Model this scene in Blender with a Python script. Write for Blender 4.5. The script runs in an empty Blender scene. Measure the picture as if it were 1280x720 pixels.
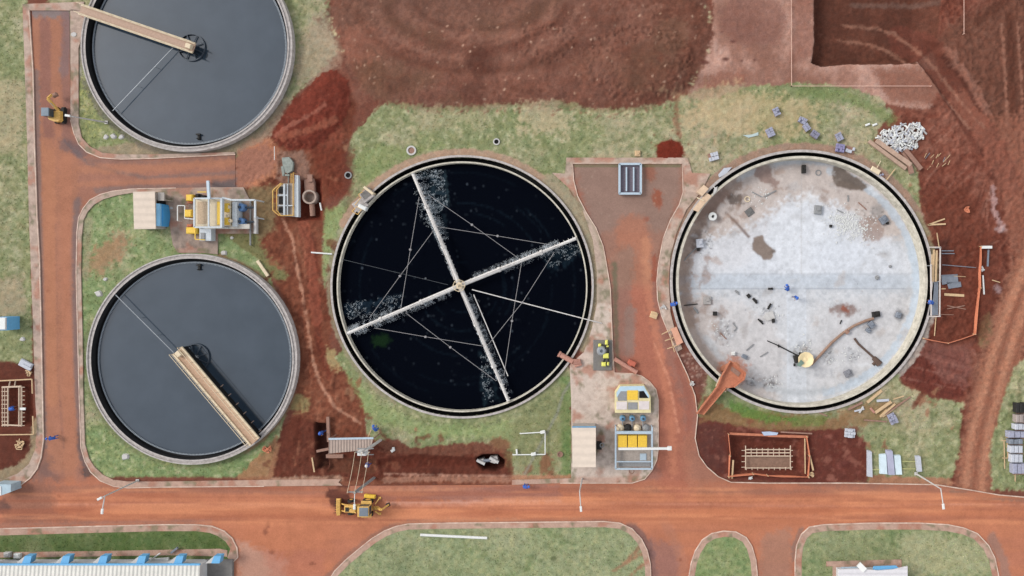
import bpy, bmesh, math, random
import numpy as np
from mathutils import Vector, Matrix
from mathutils.geometry import delaunay_2d_cdt
random.seed(7); RNG = np.random.RandomState(11)
SC = bpy.context.scene; COL = SC.collection
# ------------------------------------------------------------------ camera, sky, sun, exposure
H = 86.0; NX, NY = 740.0, 340.0                 # drone height; the photo pixel straight below it
cam_d = bpy.data.cameras.new('camera'); cam = bpy.data.objects.new('camera', cam_d); COL.objects.link(cam)
cam.location = ((NX-640)*.1, (360-NY)*.1, H)
cam_d.sensor_width = 36; cam_d.lens = 36*H/128.0
cam_d.shift_x = -cam.location.x/128.0; cam_d.shift_y = -cam.location.y/128.0
cam_d.clip_end = 6000; SC.camera = cam
wd = bpy.data.worlds.new("World"); SC.world = wd; wd.use_nodes = True
nt = wd.node_tree; bg = nt.nodes['Background']
sky = nt.nodes.new('ShaderNodeTexSky'); sky.sky_type = 'NISHITA'; sky.sun_disc = False
SUN_EL, SUN_AZ = math.radians(39), math.radians(-70)
sky.sun_elevation = SUN_EL; sky.sun_rotation = SUN_AZ
sky.air_density = 1.0; sky.dust_density = 1.0; sky.ozone_density = 1.0
hs = nt.nodes.new('ShaderNodeHueSaturation'); hs.inputs['Saturation'].default_value = .22; nt.links.new(sky.outputs[0], hs.inputs['Color']); nt.links.new(hs.outputs[0], bg.inputs[0]); bg.inputs[1].default_value = .15
sl = bpy.data.lights.new('sun', 'SUN'); sl.energy = 1.1; sl.angle = math.radians(20); sl.color = (1, .95, .88)
so = bpy.data.objects.new('sun', sl); COL.objects.link(so)
sd_ = Vector((math.sin(SUN_AZ)*math.cos(SUN_EL), math.cos(SUN_AZ)*math.cos(SUN_EL), math.sin(SUN_EL)))
so.rotation_euler = sd_.to_track_quat('Z', 'Y').to_euler()
SC.view_settings.view_transform = 'Standard'; SC.view_settings.look = 'None'
SC.view_settings.exposure = 0.93; SC.view_settings.gamma = 1
# ------------------------------------------------------------------ helpers
def W(px, py, z=0.0):                           # plan point of something at height z seen at photo pixel px, py
    f = (H-z)/H
    return Vector((((NX+(px-NX)*f)-640)*.1, (360-(NY+(py-NY)*f))*.1, z))
K = 0.74
def lin(c):
    c = c/255.0
    return c/12.92 if c <= .04045 else ((c+.055)/1.055)**2.4
def c3(r, g, b): return (lin(r)*K, lin(g)*K, lin(b)*K)
# materials -------------------------------------------------------------------
MATS = {}
def mat(name, rgb, rough=.75, var=.18, scale=1.2, metal=0., bump=.0, rib=None, alpha=1., dirt=None, spec=.3):
    if name in MATS: return MATS[name]
    m = bpy.data.materials.new(name); m.use_nodes = True; n = m.node_tree; p = n.nodes['Principled BSDF']
    p.inputs['Roughness'].default_value = rough; p.inputs['Metallic'].default_value = metal
    p.inputs['Specular IOR Level'].default_value = spec
    tc = n.nodes.new('ShaderNodeNewGeometry')
    no = n.nodes.new('ShaderNodeTexNoise'); no.inputs['Scale'].default_value = scale; no.inputs['Detail'].default_value = 9; no.inputs['Roughness'].default_value = .7
    n.links.new(tc.outputs['Position'], no.inputs['Vector'])
    ra = n.nodes.new('ShaderNodeValToRGB'); ra.color_ramp.elements[0].position = .3; ra.color_ramp.elements[1].position = .7
    c = c3(*rgb); d = dirt and c3(*dirt)
    lo = tuple(x*(1-var) for x in c) if not d else tuple(x*.35+y*.65 for x, y in zip(c, d))
    ra.color_ramp.elements[0].color = (*lo, 1); ra.color_ramp.elements[1].color = (*[min(.85, x*(1+var*.6)) for x in c], 1)
    n.links.new(no.outputs['Fac'], ra.inputs[0]); last = ra.outputs[0]; hsrc = no.outputs['Fac']
    if rib:                                      # corrugation along an axis, (axis index, period m)
        sx = n.nodes.new('ShaderNodeSeparateXYZ'); n.links.new(tc.outputs['Position'], sx.inputs[0])
        mu = n.nodes.new('ShaderNodeMath'); mu.operation = 'MULTIPLY'; mu.inputs[1].default_value = 2*math.pi/rib[1]; n.links.new(sx.outputs[rib[0]], mu.inputs[0])
        si = n.nodes.new('ShaderNodeMath'); si.operation = 'SINE'; n.links.new(mu.outputs[0], si.inputs[0]); hsrc = si.outputs[0]
    n.links.new(last, p.inputs['Base Color'])
    if bump or rib:
        b = n.nodes.new('ShaderNodeBump'); b.inputs['Distance'].default_value = .04 if rib else .05; b.inputs['Strength'].default_value = bump or .8
        n.links.new(hsrc, b.inputs['Height']); n.links.new(b.outputs[0], p.inputs['Normal'])
    p.inputs['Alpha'].default_value = alpha
    MATS[name] = m; return m
def mat_vc(name, rough=.9, n1=6., n2=28., amt=.25, bump=.6, dist=.06, spec=.2):   # albedo attribute, broken up by fine noise
    m = bpy.data.materials.new(name); m.use_nodes = True; n = m.node_tree; p = n.nodes['Principled BSDF']
    p.inputs['Roughness'].default_value = rough; p.inputs['Specular IOR Level'].default_value = spec
    at = n.nodes.new('ShaderNodeAttribute'); at.attribute_name = 'albedo'
    g = n.nodes.new('ShaderNodeNewGeometry')
    a = n.nodes.new('ShaderNodeTexNoise'); a.inputs['Scale'].default_value = n1; a.inputs['Detail'].default_value = 6; a.inputs['Roughness'].default_value = .75
    b_ = n.nodes.new('ShaderNodeTexNoise'); b_.inputs['Scale'].default_value = n2; b_.inputs['Detail'].default_value = 3
    for t in (a, b_): n.links.new(g.outputs['Position'], t.inputs['Vector'])
    ad = n.nodes.new('ShaderNodeMath'); ad.operation = 'ADD'; n.links.new(a.outputs['Fac'], ad.inputs[0]); n.links.new(b_.outputs['Fac'], ad.inputs[1])
    mr = n.nodes.new('ShaderNodeMapRange'); mr.inputs['From Min'].default_value = .7; mr.inputs['From Max'].default_value = 1.3
    mr.inputs['To Min'].default_value = 1-amt; mr.inputs['To Max'].default_value = 1+amt; n.links.new(ad.outputs[0], mr.inputs['Value'])
    mx = n.nodes.new('ShaderNodeVectorMath'); mx.operation = 'SCALE'; n.links.new(at.outputs['Color'], mx.inputs[0]); n.links.new(mr.outputs[0], mx.inputs['Scale'])
    n.links.new(mx.outputs[0], p.inputs['Base Color'])
    bu = n.nodes.new('ShaderNodeBump'); bu.inputs['Distance'].default_value = dist; bu.inputs['Strength'].default_value = bump
    n.links.new(ad.outputs[0], bu.inputs['Height']); n.links.new(bu.outputs[0], p.inputs['Normal'])
    return m
# mesh builder ------------------------------------------------------------------
class MB:
    def __init__(s): s.v = []; s.f = []; s.m = []; s.cm = 0
    def add(s, vs, fs):
        o = len(s.v); s.v += [tuple(v) for v in vs]; s.f += [tuple(i+o for i in f) for f in fs]; s.m += [s.cm]*len(fs); return s
    def box(s, c, d, rz=0., bev=0.):             # centre, size, turn about z; bev chamfers the top edge
        x, y, z = [k/2 for k in d]; R = Matrix.Rotation(rz, 3, 'Z'); c = Vector(c)
        if bev:
            b = bev; q = [(-x, -y, -z), (x, -y, -z), (x, y, -z), (-x, y, -z), (-x, -y, z-b), (x, -y, z-b), (x, y, z-b), (-x, y, z-b),
                          (-x+b, -y+b, z), (x-b, -y+b, z), (x-b, y-b, z), (-x+b, y-b, z)]
            fs = [(3, 2, 1, 0)]+[(i, (i+1) % 4, (i+1) % 4+4, i+4) for i in range(4)]+[(i+4, (i+1) % 4+4, (i+1) % 4+8, i+8) for i in range(4)]+[(8, 9, 10, 11)]
        else:
            q = [(-x, -y, -z), (x, -y, -z), (x, y, -z), (-x, y, -z), (-x, -y, z), (x, -y, z), (x, y, z), (-x, y, z)]
            fs = [(3, 2, 1, 0), (4, 5, 6, 7)]+[(i, (i+1) % 4, (i+1) % 4+4, i+4) for i in range(4)]
        return s.add([c+R @ Vector(v) for v in q], fs)
    def tube(s, a, b, r, n=8, r2=None, caps=True):
        a = Vector(a); b = Vector(b); d = (b-a)
        if d.length < 1e-6: return s
        q = d.to_track_quat('Z', 'Y'); r2 = r if r2 is None else r2; vs = []
        for P, rr in ((a, r), (b, r2)):
            for i in range(n):
                t = 2*math.pi*(i+.5)/n; vs.append(P+q @ Vector((math.cos(t)*rr, math.sin(t)*rr, 0)))
        fs = [(i, (i+1) % n, (i+1) % n+n, i+n) for i in range(n)]
        if caps: fs += [tuple(range(n-1, -1, -1)), tuple(range(n, 2*n))]
        return s.add(vs, fs)
    def beam(s, a, b, w, h):                     # square bar from a to b, width w (flat), height h
        a = Vector(a); b = Vector(b); d = b-a; L = d.length; d.normalize()
        sd = d.cross(Vector((0, 0, 1)));  sd = sd.normalized() if sd.length > 1e-4 else Vector((1, 0, 0))
        up = sd.cross(d); vs = []
        for P in (a, b):
            for i, j in ((-1, -1), (1, -1), (1, 1), (-1, 1)): vs.append(P+sd*(w/2*i)+up*(h/2*j))
        return s.add(vs, [(0, 1, 2, 3), (7, 6, 5, 4)]+[(i+4, (i+1) % 4+4, (i+1) % 4, i) for i in range(4)])
    def prism(s, pts, z0, z1):
        n = len(pts); ar = sum(pts[i][0]*pts[(i+1) % n][1]-pts[(i+1) % n][0]*pts[i][1] for i in range(n))
        if ar < 0: pts = pts[::-1]
        vs = [(p[0], p[1], z0) for p in pts]+[(p[0], p[1], z1) for p in pts]
        return s.add(vs, [tuple(range(n-1, -1, -1)), tuple(range(n, 2*n))]+[(i, (i+1) % n, (i+1) % n+n, i+n) for i in range(n)])
    def ring(s, c, prof, n=128, a0=0., a1=2*math.pi):   # lathe an open/closed profile [(r,z),...] round c
        full = abs(a1-a0-2*math.pi) < 1e-6; m = n if full else n+1; k = len(prof); vs = []; fs = []
        for i in range(m):
            t = a0+(a1-a0)*i/n
            for r, z in prof: vs.append((c[0]+math.cos(t)*r, c[1]+math.sin(t)*r, z))
        for i in range(n):
            j = (i+1) % m
            for q in range(k-1): fs.append((i*k+q, j*k+q, j*k+q+1, i*k+q+1))
        return s.add(vs, fs)
    def disc(s, c, r, z, n=32):
        return s.add([(c[0]+math.cos(2*math.pi*i/n)*r, c[1]+math.sin(2*math.pi*i/n)*r, z) for i in range(n)], [tuple(range(n))])
    def path(s, pts, r, n=8):
        for a, b in zip(pts[:-1], pts[1:]): s.tube(a, b, r, n)
        return s
    def build(s, name, m, parent=None, smooth=False, loc=None):
        me = bpy.data.meshes.new(name); vs = s.v
        if loc is not None: L = Vector(loc); vs = [tuple(Vector(v)-L) for v in vs]
        me.from_pydata(vs, [], s.f); me.update()
        for q in (m if isinstance(m, (list, tuple)) else [m]): me.materials.append(q)
        if isinstance(m, (list, tuple)): me.polygons.foreach_set('material_index', s.m)
        if smooth: me.polygons.foreach_set('use_smooth', [True]*len(me.polygons))
        o = bpy.data.objects.new(name, me); COL.objects.link(o)
        if parent is not None:
            o.parent = parent
            if loc is None: o.location = -parent.location if parent.parent is None else (0, 0, 0)
        elif loc is not None: o.location = loc
        return o
def tag(o, label=None, cat=None, group=None, kind=None):
    if label: o['label'] = label
    if cat: o['category'] = cat
    if group: o['group'] = group
    if kind: o['kind'] = kind
    return o
def thing(name, loc, label, cat, group=None, rz=0.):
    o = bpy.data.objects.new(name, None); COL.objects.link(o); o.location = loc; o.rotation_euler = (0, 0, rz); o.empty_display_size = .3
    return tag(o, label, cat, group)
def centre(mb):
    xs = [v[0] for v in mb.v]; ys = [v[1] for v in mb.v]; zs = [v[2] for v in mb.v]
    return ((min(xs)+max(xs))/2, (min(ys)+max(ys))/2, min(zs))
def solo(name, mb, m, label, cat, group=None, smooth=False):
    return tag(mb.build(name, m, None, smooth, centre(mb)), label, cat, group)
def dup(o, loc=None, rz=None, label=None, parent=None):
    c = o.copy(); COL.objects.link(c)
    if parent is not None: c.parent = parent
    if loc is not None: c.location = loc
    if rz is not None: c.rotation_euler = (0, 0, rz)
    if label: c['label'] = label
    for ch in list(o.children): dup(ch, parent=c)
    return c
# ------------------------------------------------------------------ the painted canvases (plan of what covers the ground, 0.1 m cells)
CX0, CY0, CX1, CY1 = -130, -110, 1410, 830
CW, CH = CX1-CX0, CY1-CY0
GX, GY = np.meshgrid(np.arange(CX0, CX1, dtype=np.float32), np.arange(CY0, CY1, dtype=np.float32))
def vnoise(scale, seed, sx=1., sy=1.):
    r = np.random.RandomState(seed); nx = int(CW/(scale*sx))+4; ny = int(CH/(scale*sy))+4
    g = r.rand(ny, nx).astype(np.float32)
    fx = (GX-CX0)/(scale*sx)+1; fy = (GY-CY0)/(scale*sy)+1
    ix = fx.astype(np.int32); iy = fy.astype(np.int32); tx = fx-ix; ty = fy-iy; tx = tx*tx*(3-2*tx); ty = ty*ty*(3-2*ty)
    ix = np.minimum(ix, nx-2); iy = np.minimum(iy, ny-2)
    return (g[iy, ix]*(1-tx)+g[iy, ix+1]*tx)*(1-ty)+(g[iy+1, ix]*(1-tx)+g[iy+1, ix+1]*tx)*ty
def fbm(scale, seed, o=4, sx=1., sy=1., gain=.55):
    t = 0; a = 1.; w = 0
    for i in range(o):
        t = t+vnoise(max(1.3, scale/2**i), seed*13+i, sx, sy)*a; w += a; a *= gain
    return t/w
N8 = fbm(8, 1); N20 = fbm(22, 2, 5); N60 = fbm(70, 3, 5); N3 = fbm(3.2, 4, 2); NS = fbm(160, 5, 4); N5 = fbm(5, 6, 3)
N8 = N8*.62+N3*.38; N20 = N20*.62+N5*.2+N3*.18
SPK = np.random.RandomState(5).rand(CH, CW).astype(np.float32)
def box_of(pts, pad):
    xs = [p[0] for p in pts]; ys = [p[1] for p in pts]
    x0 = int(max(CX0, min(xs)-pad)-CX0); x1 = int(min(CX1, max(xs)+pad)-CX0); y0 = int(max(CY0, min(ys)-pad)-CY0); y1 = int(min(CY1, max(ys)+pad)-CY0)
    return slice(max(0, y0), max(0, y1)), slice(max(0, x0), max(0, x1))
def segdist(X, Y, pts, closed):
    d = np.full(X.shape, 1e9, np.float32); n = len(pts)
    for i in range(n if closed else n-1):
        ax, ay = pts[i]; bx, by = pts[(i+1) % n]; dx, dy = bx-ax, by-ay; L = dx*dx+dy*dy+1e-9
        t = np.clip(((X-ax)*dx+(Y-ay)*dy)/L, 0, 1); d = np.minimum(d, (X-ax-t*dx)**2+(Y-ay-t*dy)**2)
    return np.sqrt(d)
def inside(X, Y, pts):
    r = np.zeros(X.shape, bool); n = len(pts)
    for i in range(n):
        ax, ay = pts[i]; bx, by = pts[(i+1) % n]
        if ay == by: continue
        c = ((ay > Y) != (by > Y)) & (X < (bx-ax)*(Y-ay)/(by-ay)+ax); r ^= c
    return r
def mpoly(pts, soft=2., amp=0., nz=None):        # soft 0..1 mask of a polygon, edge roughened by noise
    sl_ = box_of(pts, soft+amp+4); X, Y = GX[sl_], GY[sl_]
    d = segdist(X, Y, pts, True); d = np.where(inside(X, Y, pts), d, -d)
    if amp: d = d+((nz if nz is not None else N8)[sl_]-.5)*2*amp
    if soft > 1.2: d = d+((N3[sl_]-.5)*1.1+(SPK[sl_]-.5)*.5)*min(soft, 9); soft = soft*.6
    m = np.clip(d/(2*soft)+.5, 0, 1); return sl_, m*m*(3-2*m), d
def mline(pts, w, soft=2., amp=0., nz=None):
    sl_ = box_of(pts, w+soft+amp+4); X, Y = GX[sl_], GY[sl_]; d = w-segdist(X, Y, pts, False)
    if amp: d = d+((nz if nz is not None else N8)[sl_]-.5)*2*amp
    if soft > 1.2: d = d+((N3[sl_]-.5)*1.1+(SPK[sl_]-.5)*.5)*min(soft, 9); soft = soft*.6
    m = np.clip(d/(2*soft)+.5, 0, 1); return sl_, m*m*(3-2*m), d
def mell(cx, cy, rx, ry, rot=0., soft=2., amp=0., nz=None):
    R = max(rx, ry)+soft+amp+3; sl_ = box_of([(cx-R, cy-R), (cx+R, cy+R)], 0); X, Y = GX[sl_]-cx, GY[sl_]-cy
    c, s_ = math.cos(math.radians(rot)), math.sin(math.radians(rot)); U = X*c+Y*s_; V = -X*s_+Y*c
    q = np.sqrt((U/rx)**2+(V/ry)**2); d = (1-q)*min(rx, ry)
    if amp: d = d+((nz if nz is not None else N8)[sl_]-.5)*2*amp
    if soft > 1.2: d = d+((N3[sl_]-.5)*1.1+(SPK[sl_]-.5)*.5)*min(soft, 9); soft = soft*.6
    m = np.clip(d/(2*soft)+.5, 0, 1); return sl_, m*m*(3-2*m), d
def canvas(rgb):
    a = np.empty((CH, CW, 3), np.float32); a[:] = c3(*rgb); return a
def paint(A, M, rgb, k=1., mod=None):
    sl_, m, _ = M; m = m*k
    if mod is not None: m = m*mod[sl_]
    A[sl_] = A[sl_]*(1-m[..., None])+np.array(c3(*rgb), np.float32)*m[..., None]
def tone(A, nz, lo, hi, M=None):                 # multiply by a noise-driven factor
    f = lo+(hi-lo)*nz
    if M is None: A *= f[..., None]
    else:
        sl_, m, _ = M; A[sl_] *= (1-m+m*f[sl_])[..., None]
def ramp(a, lo, hi): return np.clip((a-lo)/(hi-lo), 0, 1)
def specks(A, pts, n, r, rgb, seed, k=.9):       # small stones and chips lying in a region
    R = random.Random(seed); xs = [p[0] for p in pts]; ys = [p[1] for p in pts]; c = 0; t = 0
    while c < n and t < n*20:
        t += 1; x = R.uniform(min(xs), max(xs)); y = R.uniform(min(ys), max(ys))
        if not inside(np.array([x]), np.array([y]), pts)[0]: continue
        rr = r*R.uniform(.5, 1.3); a = R.uniform(0, 180); paint(A, mell(x, y, rr*R.uniform(1, 2), rr, a, .6), rgb, k*R.uniform(.4, 1)); c += 1
# ------------------------------------------------------------------ outlines, in photo pixels
def arc(cx, cy, r, a0, a1, n=24): return [(cx+r*math.cos(math.radians(a0+(a1-a0)*i/n)), cy+r*math.sin(math.radians(a0+(a1-a0)*i/n))) for i in range(n+1)]
T1, T2, T3, T4 = (233, 57), (239.5, 449), (577.5, 358.5), (1002.5, 352)
L = -300; Rr = 1600
ISL_A = [(88, 12), (88, 150), (92, 166), (98, 180), (108, 190), (125, 197), (150, 199), (190, 198), (294, 193), (296, 12)]          # lawn island round the top left tank
ISL_B = [(266, 234), (220, 235), (165, 236), (140, 239), (125, 243), (112, 250), (104, 260), (98, 272), (96, 290), (95, 340), (97, 420), (99, 500), (101, 560), (106, 577), (113, 590), (125, 601), (142, 608), (160, 610), (200, 609), (330, 608), (640, 606), (700, 604), (790, 604), (806, 599), (815, 588), (821, 575), (823, 560), (823, 500), (820, 487), (812, 477), (802, 470), (790, 467), (768, 466), (766, 440), (763, 360), (758, 330), (754, 308), (745, 285), (733, 266), (722, 245), (717, 225), (716, 204), (853, 204), (854, 240), (849, 256), (838, 275), (829, 298), (823, 330), (821, 352), (822, 375), (827, 395), (834, 412), (846, 440), (860, 470), (869, 495), (872, 520), (869, 548), (874, 570), (884, 584), (898, 596), (914, 603), (960, 604), (1060, 604), (1170, 606), (1215, 613), (1250, 619), (1285, 622), (Rr, 640)]
ROAD1 = [(40, 12), (87, 14)]+ISL_A[1:9]+[(294, 234), (266, 234)]+ISL_B[1:]+[(Rr, 900), (L, 900), (L, 640), (0, 613), (14, 611), (26, 607), (38, 598), (47, 586), (52, 572), (55, 550), (54, 500), (52, 400), (50, 320), (47, 270), (44, 180), (41, 90)]
LAWN_L = [(L, 663), (0, 661), (120, 658), (200, 656), (245, 656), (265, 658), (280, 664), (290, 673), (296, 685), (297, 697), (290, 704), (276, 706), (270, 730), (268, 900), (L, 900)]
LAWN_C = [(405, 900), (407, 732), (418, 714), (432, 700), (450, 685), (465, 673), (480, 664), (495, 658), (510, 655), (560, 654), (660, 653), (755, 652), (775, 654), (790, 661), (802, 674), (809, 688), (813, 705), (814, 730), (814, 900)]
LAWN_S = [(860, 900), (861, 722), (864, 704), (869, 689), (878, 675), (890, 667), (905, 664), (920, 665), (933, 672), (940, 683), (945, 700), (947, 722), (947, 900)]
LAWN_R = [(994, 900), (994, 752), (994, 700), (996, 682), (1002, 668), (1012, 659), (1030, 656), (1090, 654), (1150, 654), (1185, 656), (1205, 660), (1222, 667), (1236, 682), (1244, 698), (1249, 722), (1251, 752), (1252, 900)]
def inset(pts, d):                               # shrink an outline by d px
    n = len(pts); a = sum(pts[i][0]*pts[(i+1) % n][1]-pts[(i+1) % n][0]*pts[i][1] for i in range(n)); s = 1 if a > 0 else -1; r = []
    for i in range(n):
        p0, p1, p2 = Vector(pts[i-1]), Vector(pts[i]), Vector(pts[(i+1) % n]); u = (p1-p0).normalized(); v = (p2-p1).normalized()
        nn = Vector((-u.y-v.y, u.x+v.x))*s
        if nn.length < 1e-4: nn = Vector((-u.y, u.x))*s
        nn.normalize(); c = max(.5, nn.dot(Vector((-u.y, u.x))*s)); q = p1+nn*(d/c); r.append((q.x, q.y))
    return r
# ------------------------------------------------------------------ what covers the open ground
G = canvas((128, 76, 64)); HT = np.zeros((CH, CW), np.float32)
tone(G, N60, .75, 1.3); tone(G, N20, .82, 1.18)
def soil(pts, rgb, soft=5, amp=8, k=1, nz=None): paint(G, mpoly(pts, soft, amp, nz or N20 if nz is None else nz), rgb, k)
GREEN, TAN, YEL, LUSH, BARE = (142, 146, 108), (178, 165, 138), (150, 154, 108), (102, 128, 78), (140, 106, 86)
def grass(pts, soft=3, amp=9, tan=.5, k=1., rgb=GREEN):
    M = mpoly(pts, soft, amp, N8*.6+N20*.4); paint(G, M, rgb, k)
    paint(G, M, TAN, 1., ramp(N60*.6+N20*.4, .62-tan*.3, .8-tan*.25)); paint(G, M, LUSH, .45, ramp(1-N20*.5-NS*.5, .45, .75))
    paint(G, M, BARE, .55, ramp(N8*.6+N60*.4, .60, .8)); paint(G, M, (190, 184, 150), .5, ramp(N5, .58, .8)); paint(G, M, (82, 98, 62), .4, ramp(1-N5, .58, .8)); return M
# top: big heap of brown soil
soil([(L, L), (Rr, L), (Rr, 900), (L, 900)], (126, 74, 62), k=.3)
BIG = [(412, -90), (411, 20), (416, 36), (424, 50), (430, 66), (436, 92), (452, 112), (478, 128), (500, 133), (545, 139), (600, 138), (640, 134), (675, 132), (710, 137), (755, 141), (800, 138), (830, 128), (858, 112), (868, 98), (880, 74), (889, 45), (888, 20), (882, -10), (885, -90)]
grass([(418, -90), (300, -90), (60, -90), (60, 200), (300, 200), (345, 145), (372, 118), (400, 88), (424, 62), (414, 30)], tan=.75)
paint(G, mpoly([(398, 20), (424, 30), (428, 70), (404, 100), (372, 112), (366, 70)], 12, 12, N20), (165, 145, 125), .7)
MB_ = mpoly(BIG, 5, 5); paint(G, MB_, (116, 70, 60))
paint(G, MB_, (136, 86, 74), .9, ramp(N60*.7+N8*.3, .5, .68)); paint(G, MB_, (98, 50, 38), .8, ramp(1-(NS*.5+N20*.5), .5, .64)); paint(G, MB_, (112, 82, 64), .6, ramp(1-N60, .55, .72))
paint(G, mell(448, 22, 42, 22, 0, 8, 14, N20), (96, 62, 52), .7)
paint(G, mell(590, 6, 125, 38, 0, 14, 10, N20), (110, 74, 64), .8)
for k_, (rx, ry, c_) in enumerate([(118, 62, (94, 46, 36)), (100, 52, (148, 96, 82)), (86, 44, (92, 48, 38)), (70, 36, (140, 92, 80))]):
    paint(G, mline([(590+rx*math.cos(t_), 8+ry*math.sin(t_)) for t_ in np.linspace(.1, 2.9, 26)], 3.2, 3, 4, N8), c_, .5)
for e_ in [(682, 62, 15, 11, 10, (102, 60, 50)), (676, 52, 38, 22, -10, (138, 84, 72)), (837, 48, 22, 26, 20, (104, 72, 56)), (800, 95, 34, 22, 0, (100, 62, 48)), (462, 92, 26, 17, 30, (92, 56, 40)), (452, 55, 30, 24, 0, (150, 90, 74)), (742, 82, 30, 20, 0, (134, 84, 70)), (745, 88, 10, 12, 0, (90, 60, 55))]:
    paint(G, mell(*e_[:5], 7, 7, N8), e_[5], .6)
specks(G, BIG, 150, .8, (205, 170, 145), 3, .8); specks(G, BIG, 90, 1., (84, 42, 34), 4, .7)
# pale trampled ground right of it
PALE = [(889, -90), (892, 20), (890, 50), (880, 78), (872, 100), (858, 118), (880, 128), (960, 112), (1040, 116), (1110, 130), (1170, 140), (1190, 110), (1180, 85), (1172, 60), (1172, -90)]
paint(G, mpoly(PALE, 3, 4), (170, 126, 112)); paint(G, mpoly(PALE, 3, 4), (196, 158, 144), .8, ramp(N60*.5+N20*.5, .42, .62)); paint(G, mpoly(PALE, 3, 4), (136, 88, 76), .7, ramp(1-N60, .5, .66))
paint(G, mell(940, 25, 42, 34, 0, 8, 12, N20), (140, 92, 82), .8); paint(G, mell(905, 102, 32, 12, -10, 5, 5), (150, 94, 80), .8)
paint(G, mpoly([(990, -90), (1017, -90), (1017, 70), (990, 80)], 6, 6), (150, 96, 84), .7); paint(G, mpoly([(1090, 85), (1180, 85), (1200, 140), (1110, 125)], 10, 8, N20), (142, 86, 72), .85)
for e_ in [(907, 74, 4, 2.2), (880, 78, 6, 2.5), (916, 52, 3, 1.5), (927, 76, 1.6, 1.6), (943, 75, 1.6, 1.6), (902, 40, 2, 1)]: paint(G, mell(*e_, 0, 1, 1), (104, 62, 58), .9)
# right-hand site ground
RS = [(1172, -90), (1172, 60), (1185, 100), (1160, 135), (1118, 138), (1108, 155), (1146, 200), (1150, 260), (1150, 300), (1168, 360), (1130, 430), (1125, 490), (1198, 505), (1195, 560), (1180, 605), (Rr, 620), (Rr, -90)]
paint(G, mpoly(RS, 4, 6, N20), (124, 68, 56)); paint(G, mpoly(RS, 4, 6, N20), (146, 90, 76), .8, ramp(N60*.5+N8*.5, .48, .66)); paint(G, mpoly(RS, 4, 6, N20), (100, 50, 40), .8, ramp(1-(N60*.5+N20*.5), .47, .62))
for i_ in range(60):                              # bulldozer scrapes
    R_ = random.Random(i_); x_, y_ = R_.uniform(1150, 1270), R_.uniform(150, 330); a_ = R_.uniform(-.9, -.4) if x_ < 1200 else R_.uniform(-1.7, -1.2); l_ = R_.uniform(12, 34)
    paint(G, mline([(x_, y_), (x_+l_*math.cos(a_), y_+l_*math.sin(a_)+1.5), (x_+2*l_*math.cos(a_), y_+2*l_*math.sin(a_))], R_.uniform(.5, 1.6), 1.5, 1.5), R_.choice([(160, 104, 90), (92, 46, 38), (148, 88, 74), (110, 54, 44)]), .55)
paint(G, mpoly([(1160, 55), (1200, 20), (1290, -20), (1290, 200), (1225, 190)], 16, 14, N20), (112, 72, 60), .7)
for q_ in ([(1252, 30), (1256, 90), (1260, 170), (1268, 240)], [(1272, 30), (1277, 110), (1280, 220)]): paint(G, mline(q_, 1.6, 2, 2), (158, 104, 88), .75)
for q_ in ([(1262, 20), (1268, 160)], [(1222, 28), (1250, 5)]): paint(G, mline(q_, 5, 4, 4), (88, 48, 38), .6)
paint(G, mpoly([(1240, 150), (1290, 140), (1290, 420), (1268, 420), (1262, 330)], 10, 10, N20), (150, 92, 76), .75)
paint(G, mpoly([(1222, 405), (1236, 390), (1246, 420), (1238, 436), (1224, 430)], 5, 5), (138, 126, 92), .65)
# fresh scrape arcs below right tank
FR = [(1122, 430), (1160, 432), (1205, 440), (1212, 470), (1204, 495), (1180, 500), (1150, 488), (1124, 472)]
paint(G, mpoly(FR, 3, 4), (112, 56, 48)); paint(G, mpoly([(1140, 425), (1215, 430), (1210, 485), (1180, 478)], 6, 6, N20), (136, 84, 76), .75)
for k_ in range(7): paint(G, mline([(1128, 432+k_*8), (1165, 440+k_*8), (1205, 452+k_*7)], 1., 1.6, 2), (150, 96, 86) if k_ % 2 else (90, 44, 38), .5)
paint(G, mpoly([(1150, 240), (1210, 230), (1240, 300), (1236, 425), (1190, 432), (1162, 420), (1166, 350)], 10, 10, N20), (112, 58, 46), .7)
paint(G, mpoly([(1165, 300), (1185, 300), (1190, 340), (1165, 345)], 5, 5), (74, 44, 40), .6)
paint(G, mline([(1241, 235), (1243, 262), (1254, 288)], 3, 3, 4), (176, 142, 138), .8); paint(G, mell(1250, 7+280, 5, 4, 0, 2, 3), (186, 158, 156), .7)
paint(G, mell(1257, 432, 7, 6, 0, 3, 4, N5), (200, 180, 180), .9); paint(G, mell(1247, 362, 5, 6, 0, 3, 3), (170, 148, 150), .6)
# dirt track from the main road up the right side
TRK = [(1217, 625), (1222, 580), (1228, 540), (1238, 500), (1248, 460), (1260, 420), (1272, 385), (1290, 340), (1310, 290)]
paint(G, mline(TRK, 22, 7, 7, N20), (172, 108, 86), .95); paint(G, mline(TRK, 27, 5, 8, N20), (150, 96, 80), .5)
for dx_ in (-12, 8): paint(G, mline([(x_+dx_, y_) for x_, y_ in TRK], 4, 2.5, 2), (190, 126, 102), .7)
for dx_ in (-2, 18): paint(G, mline([(x_+dx_, y_) for x_, y_ in TRK], 1.6, 2, 2), (136, 80, 64), .6)
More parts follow.
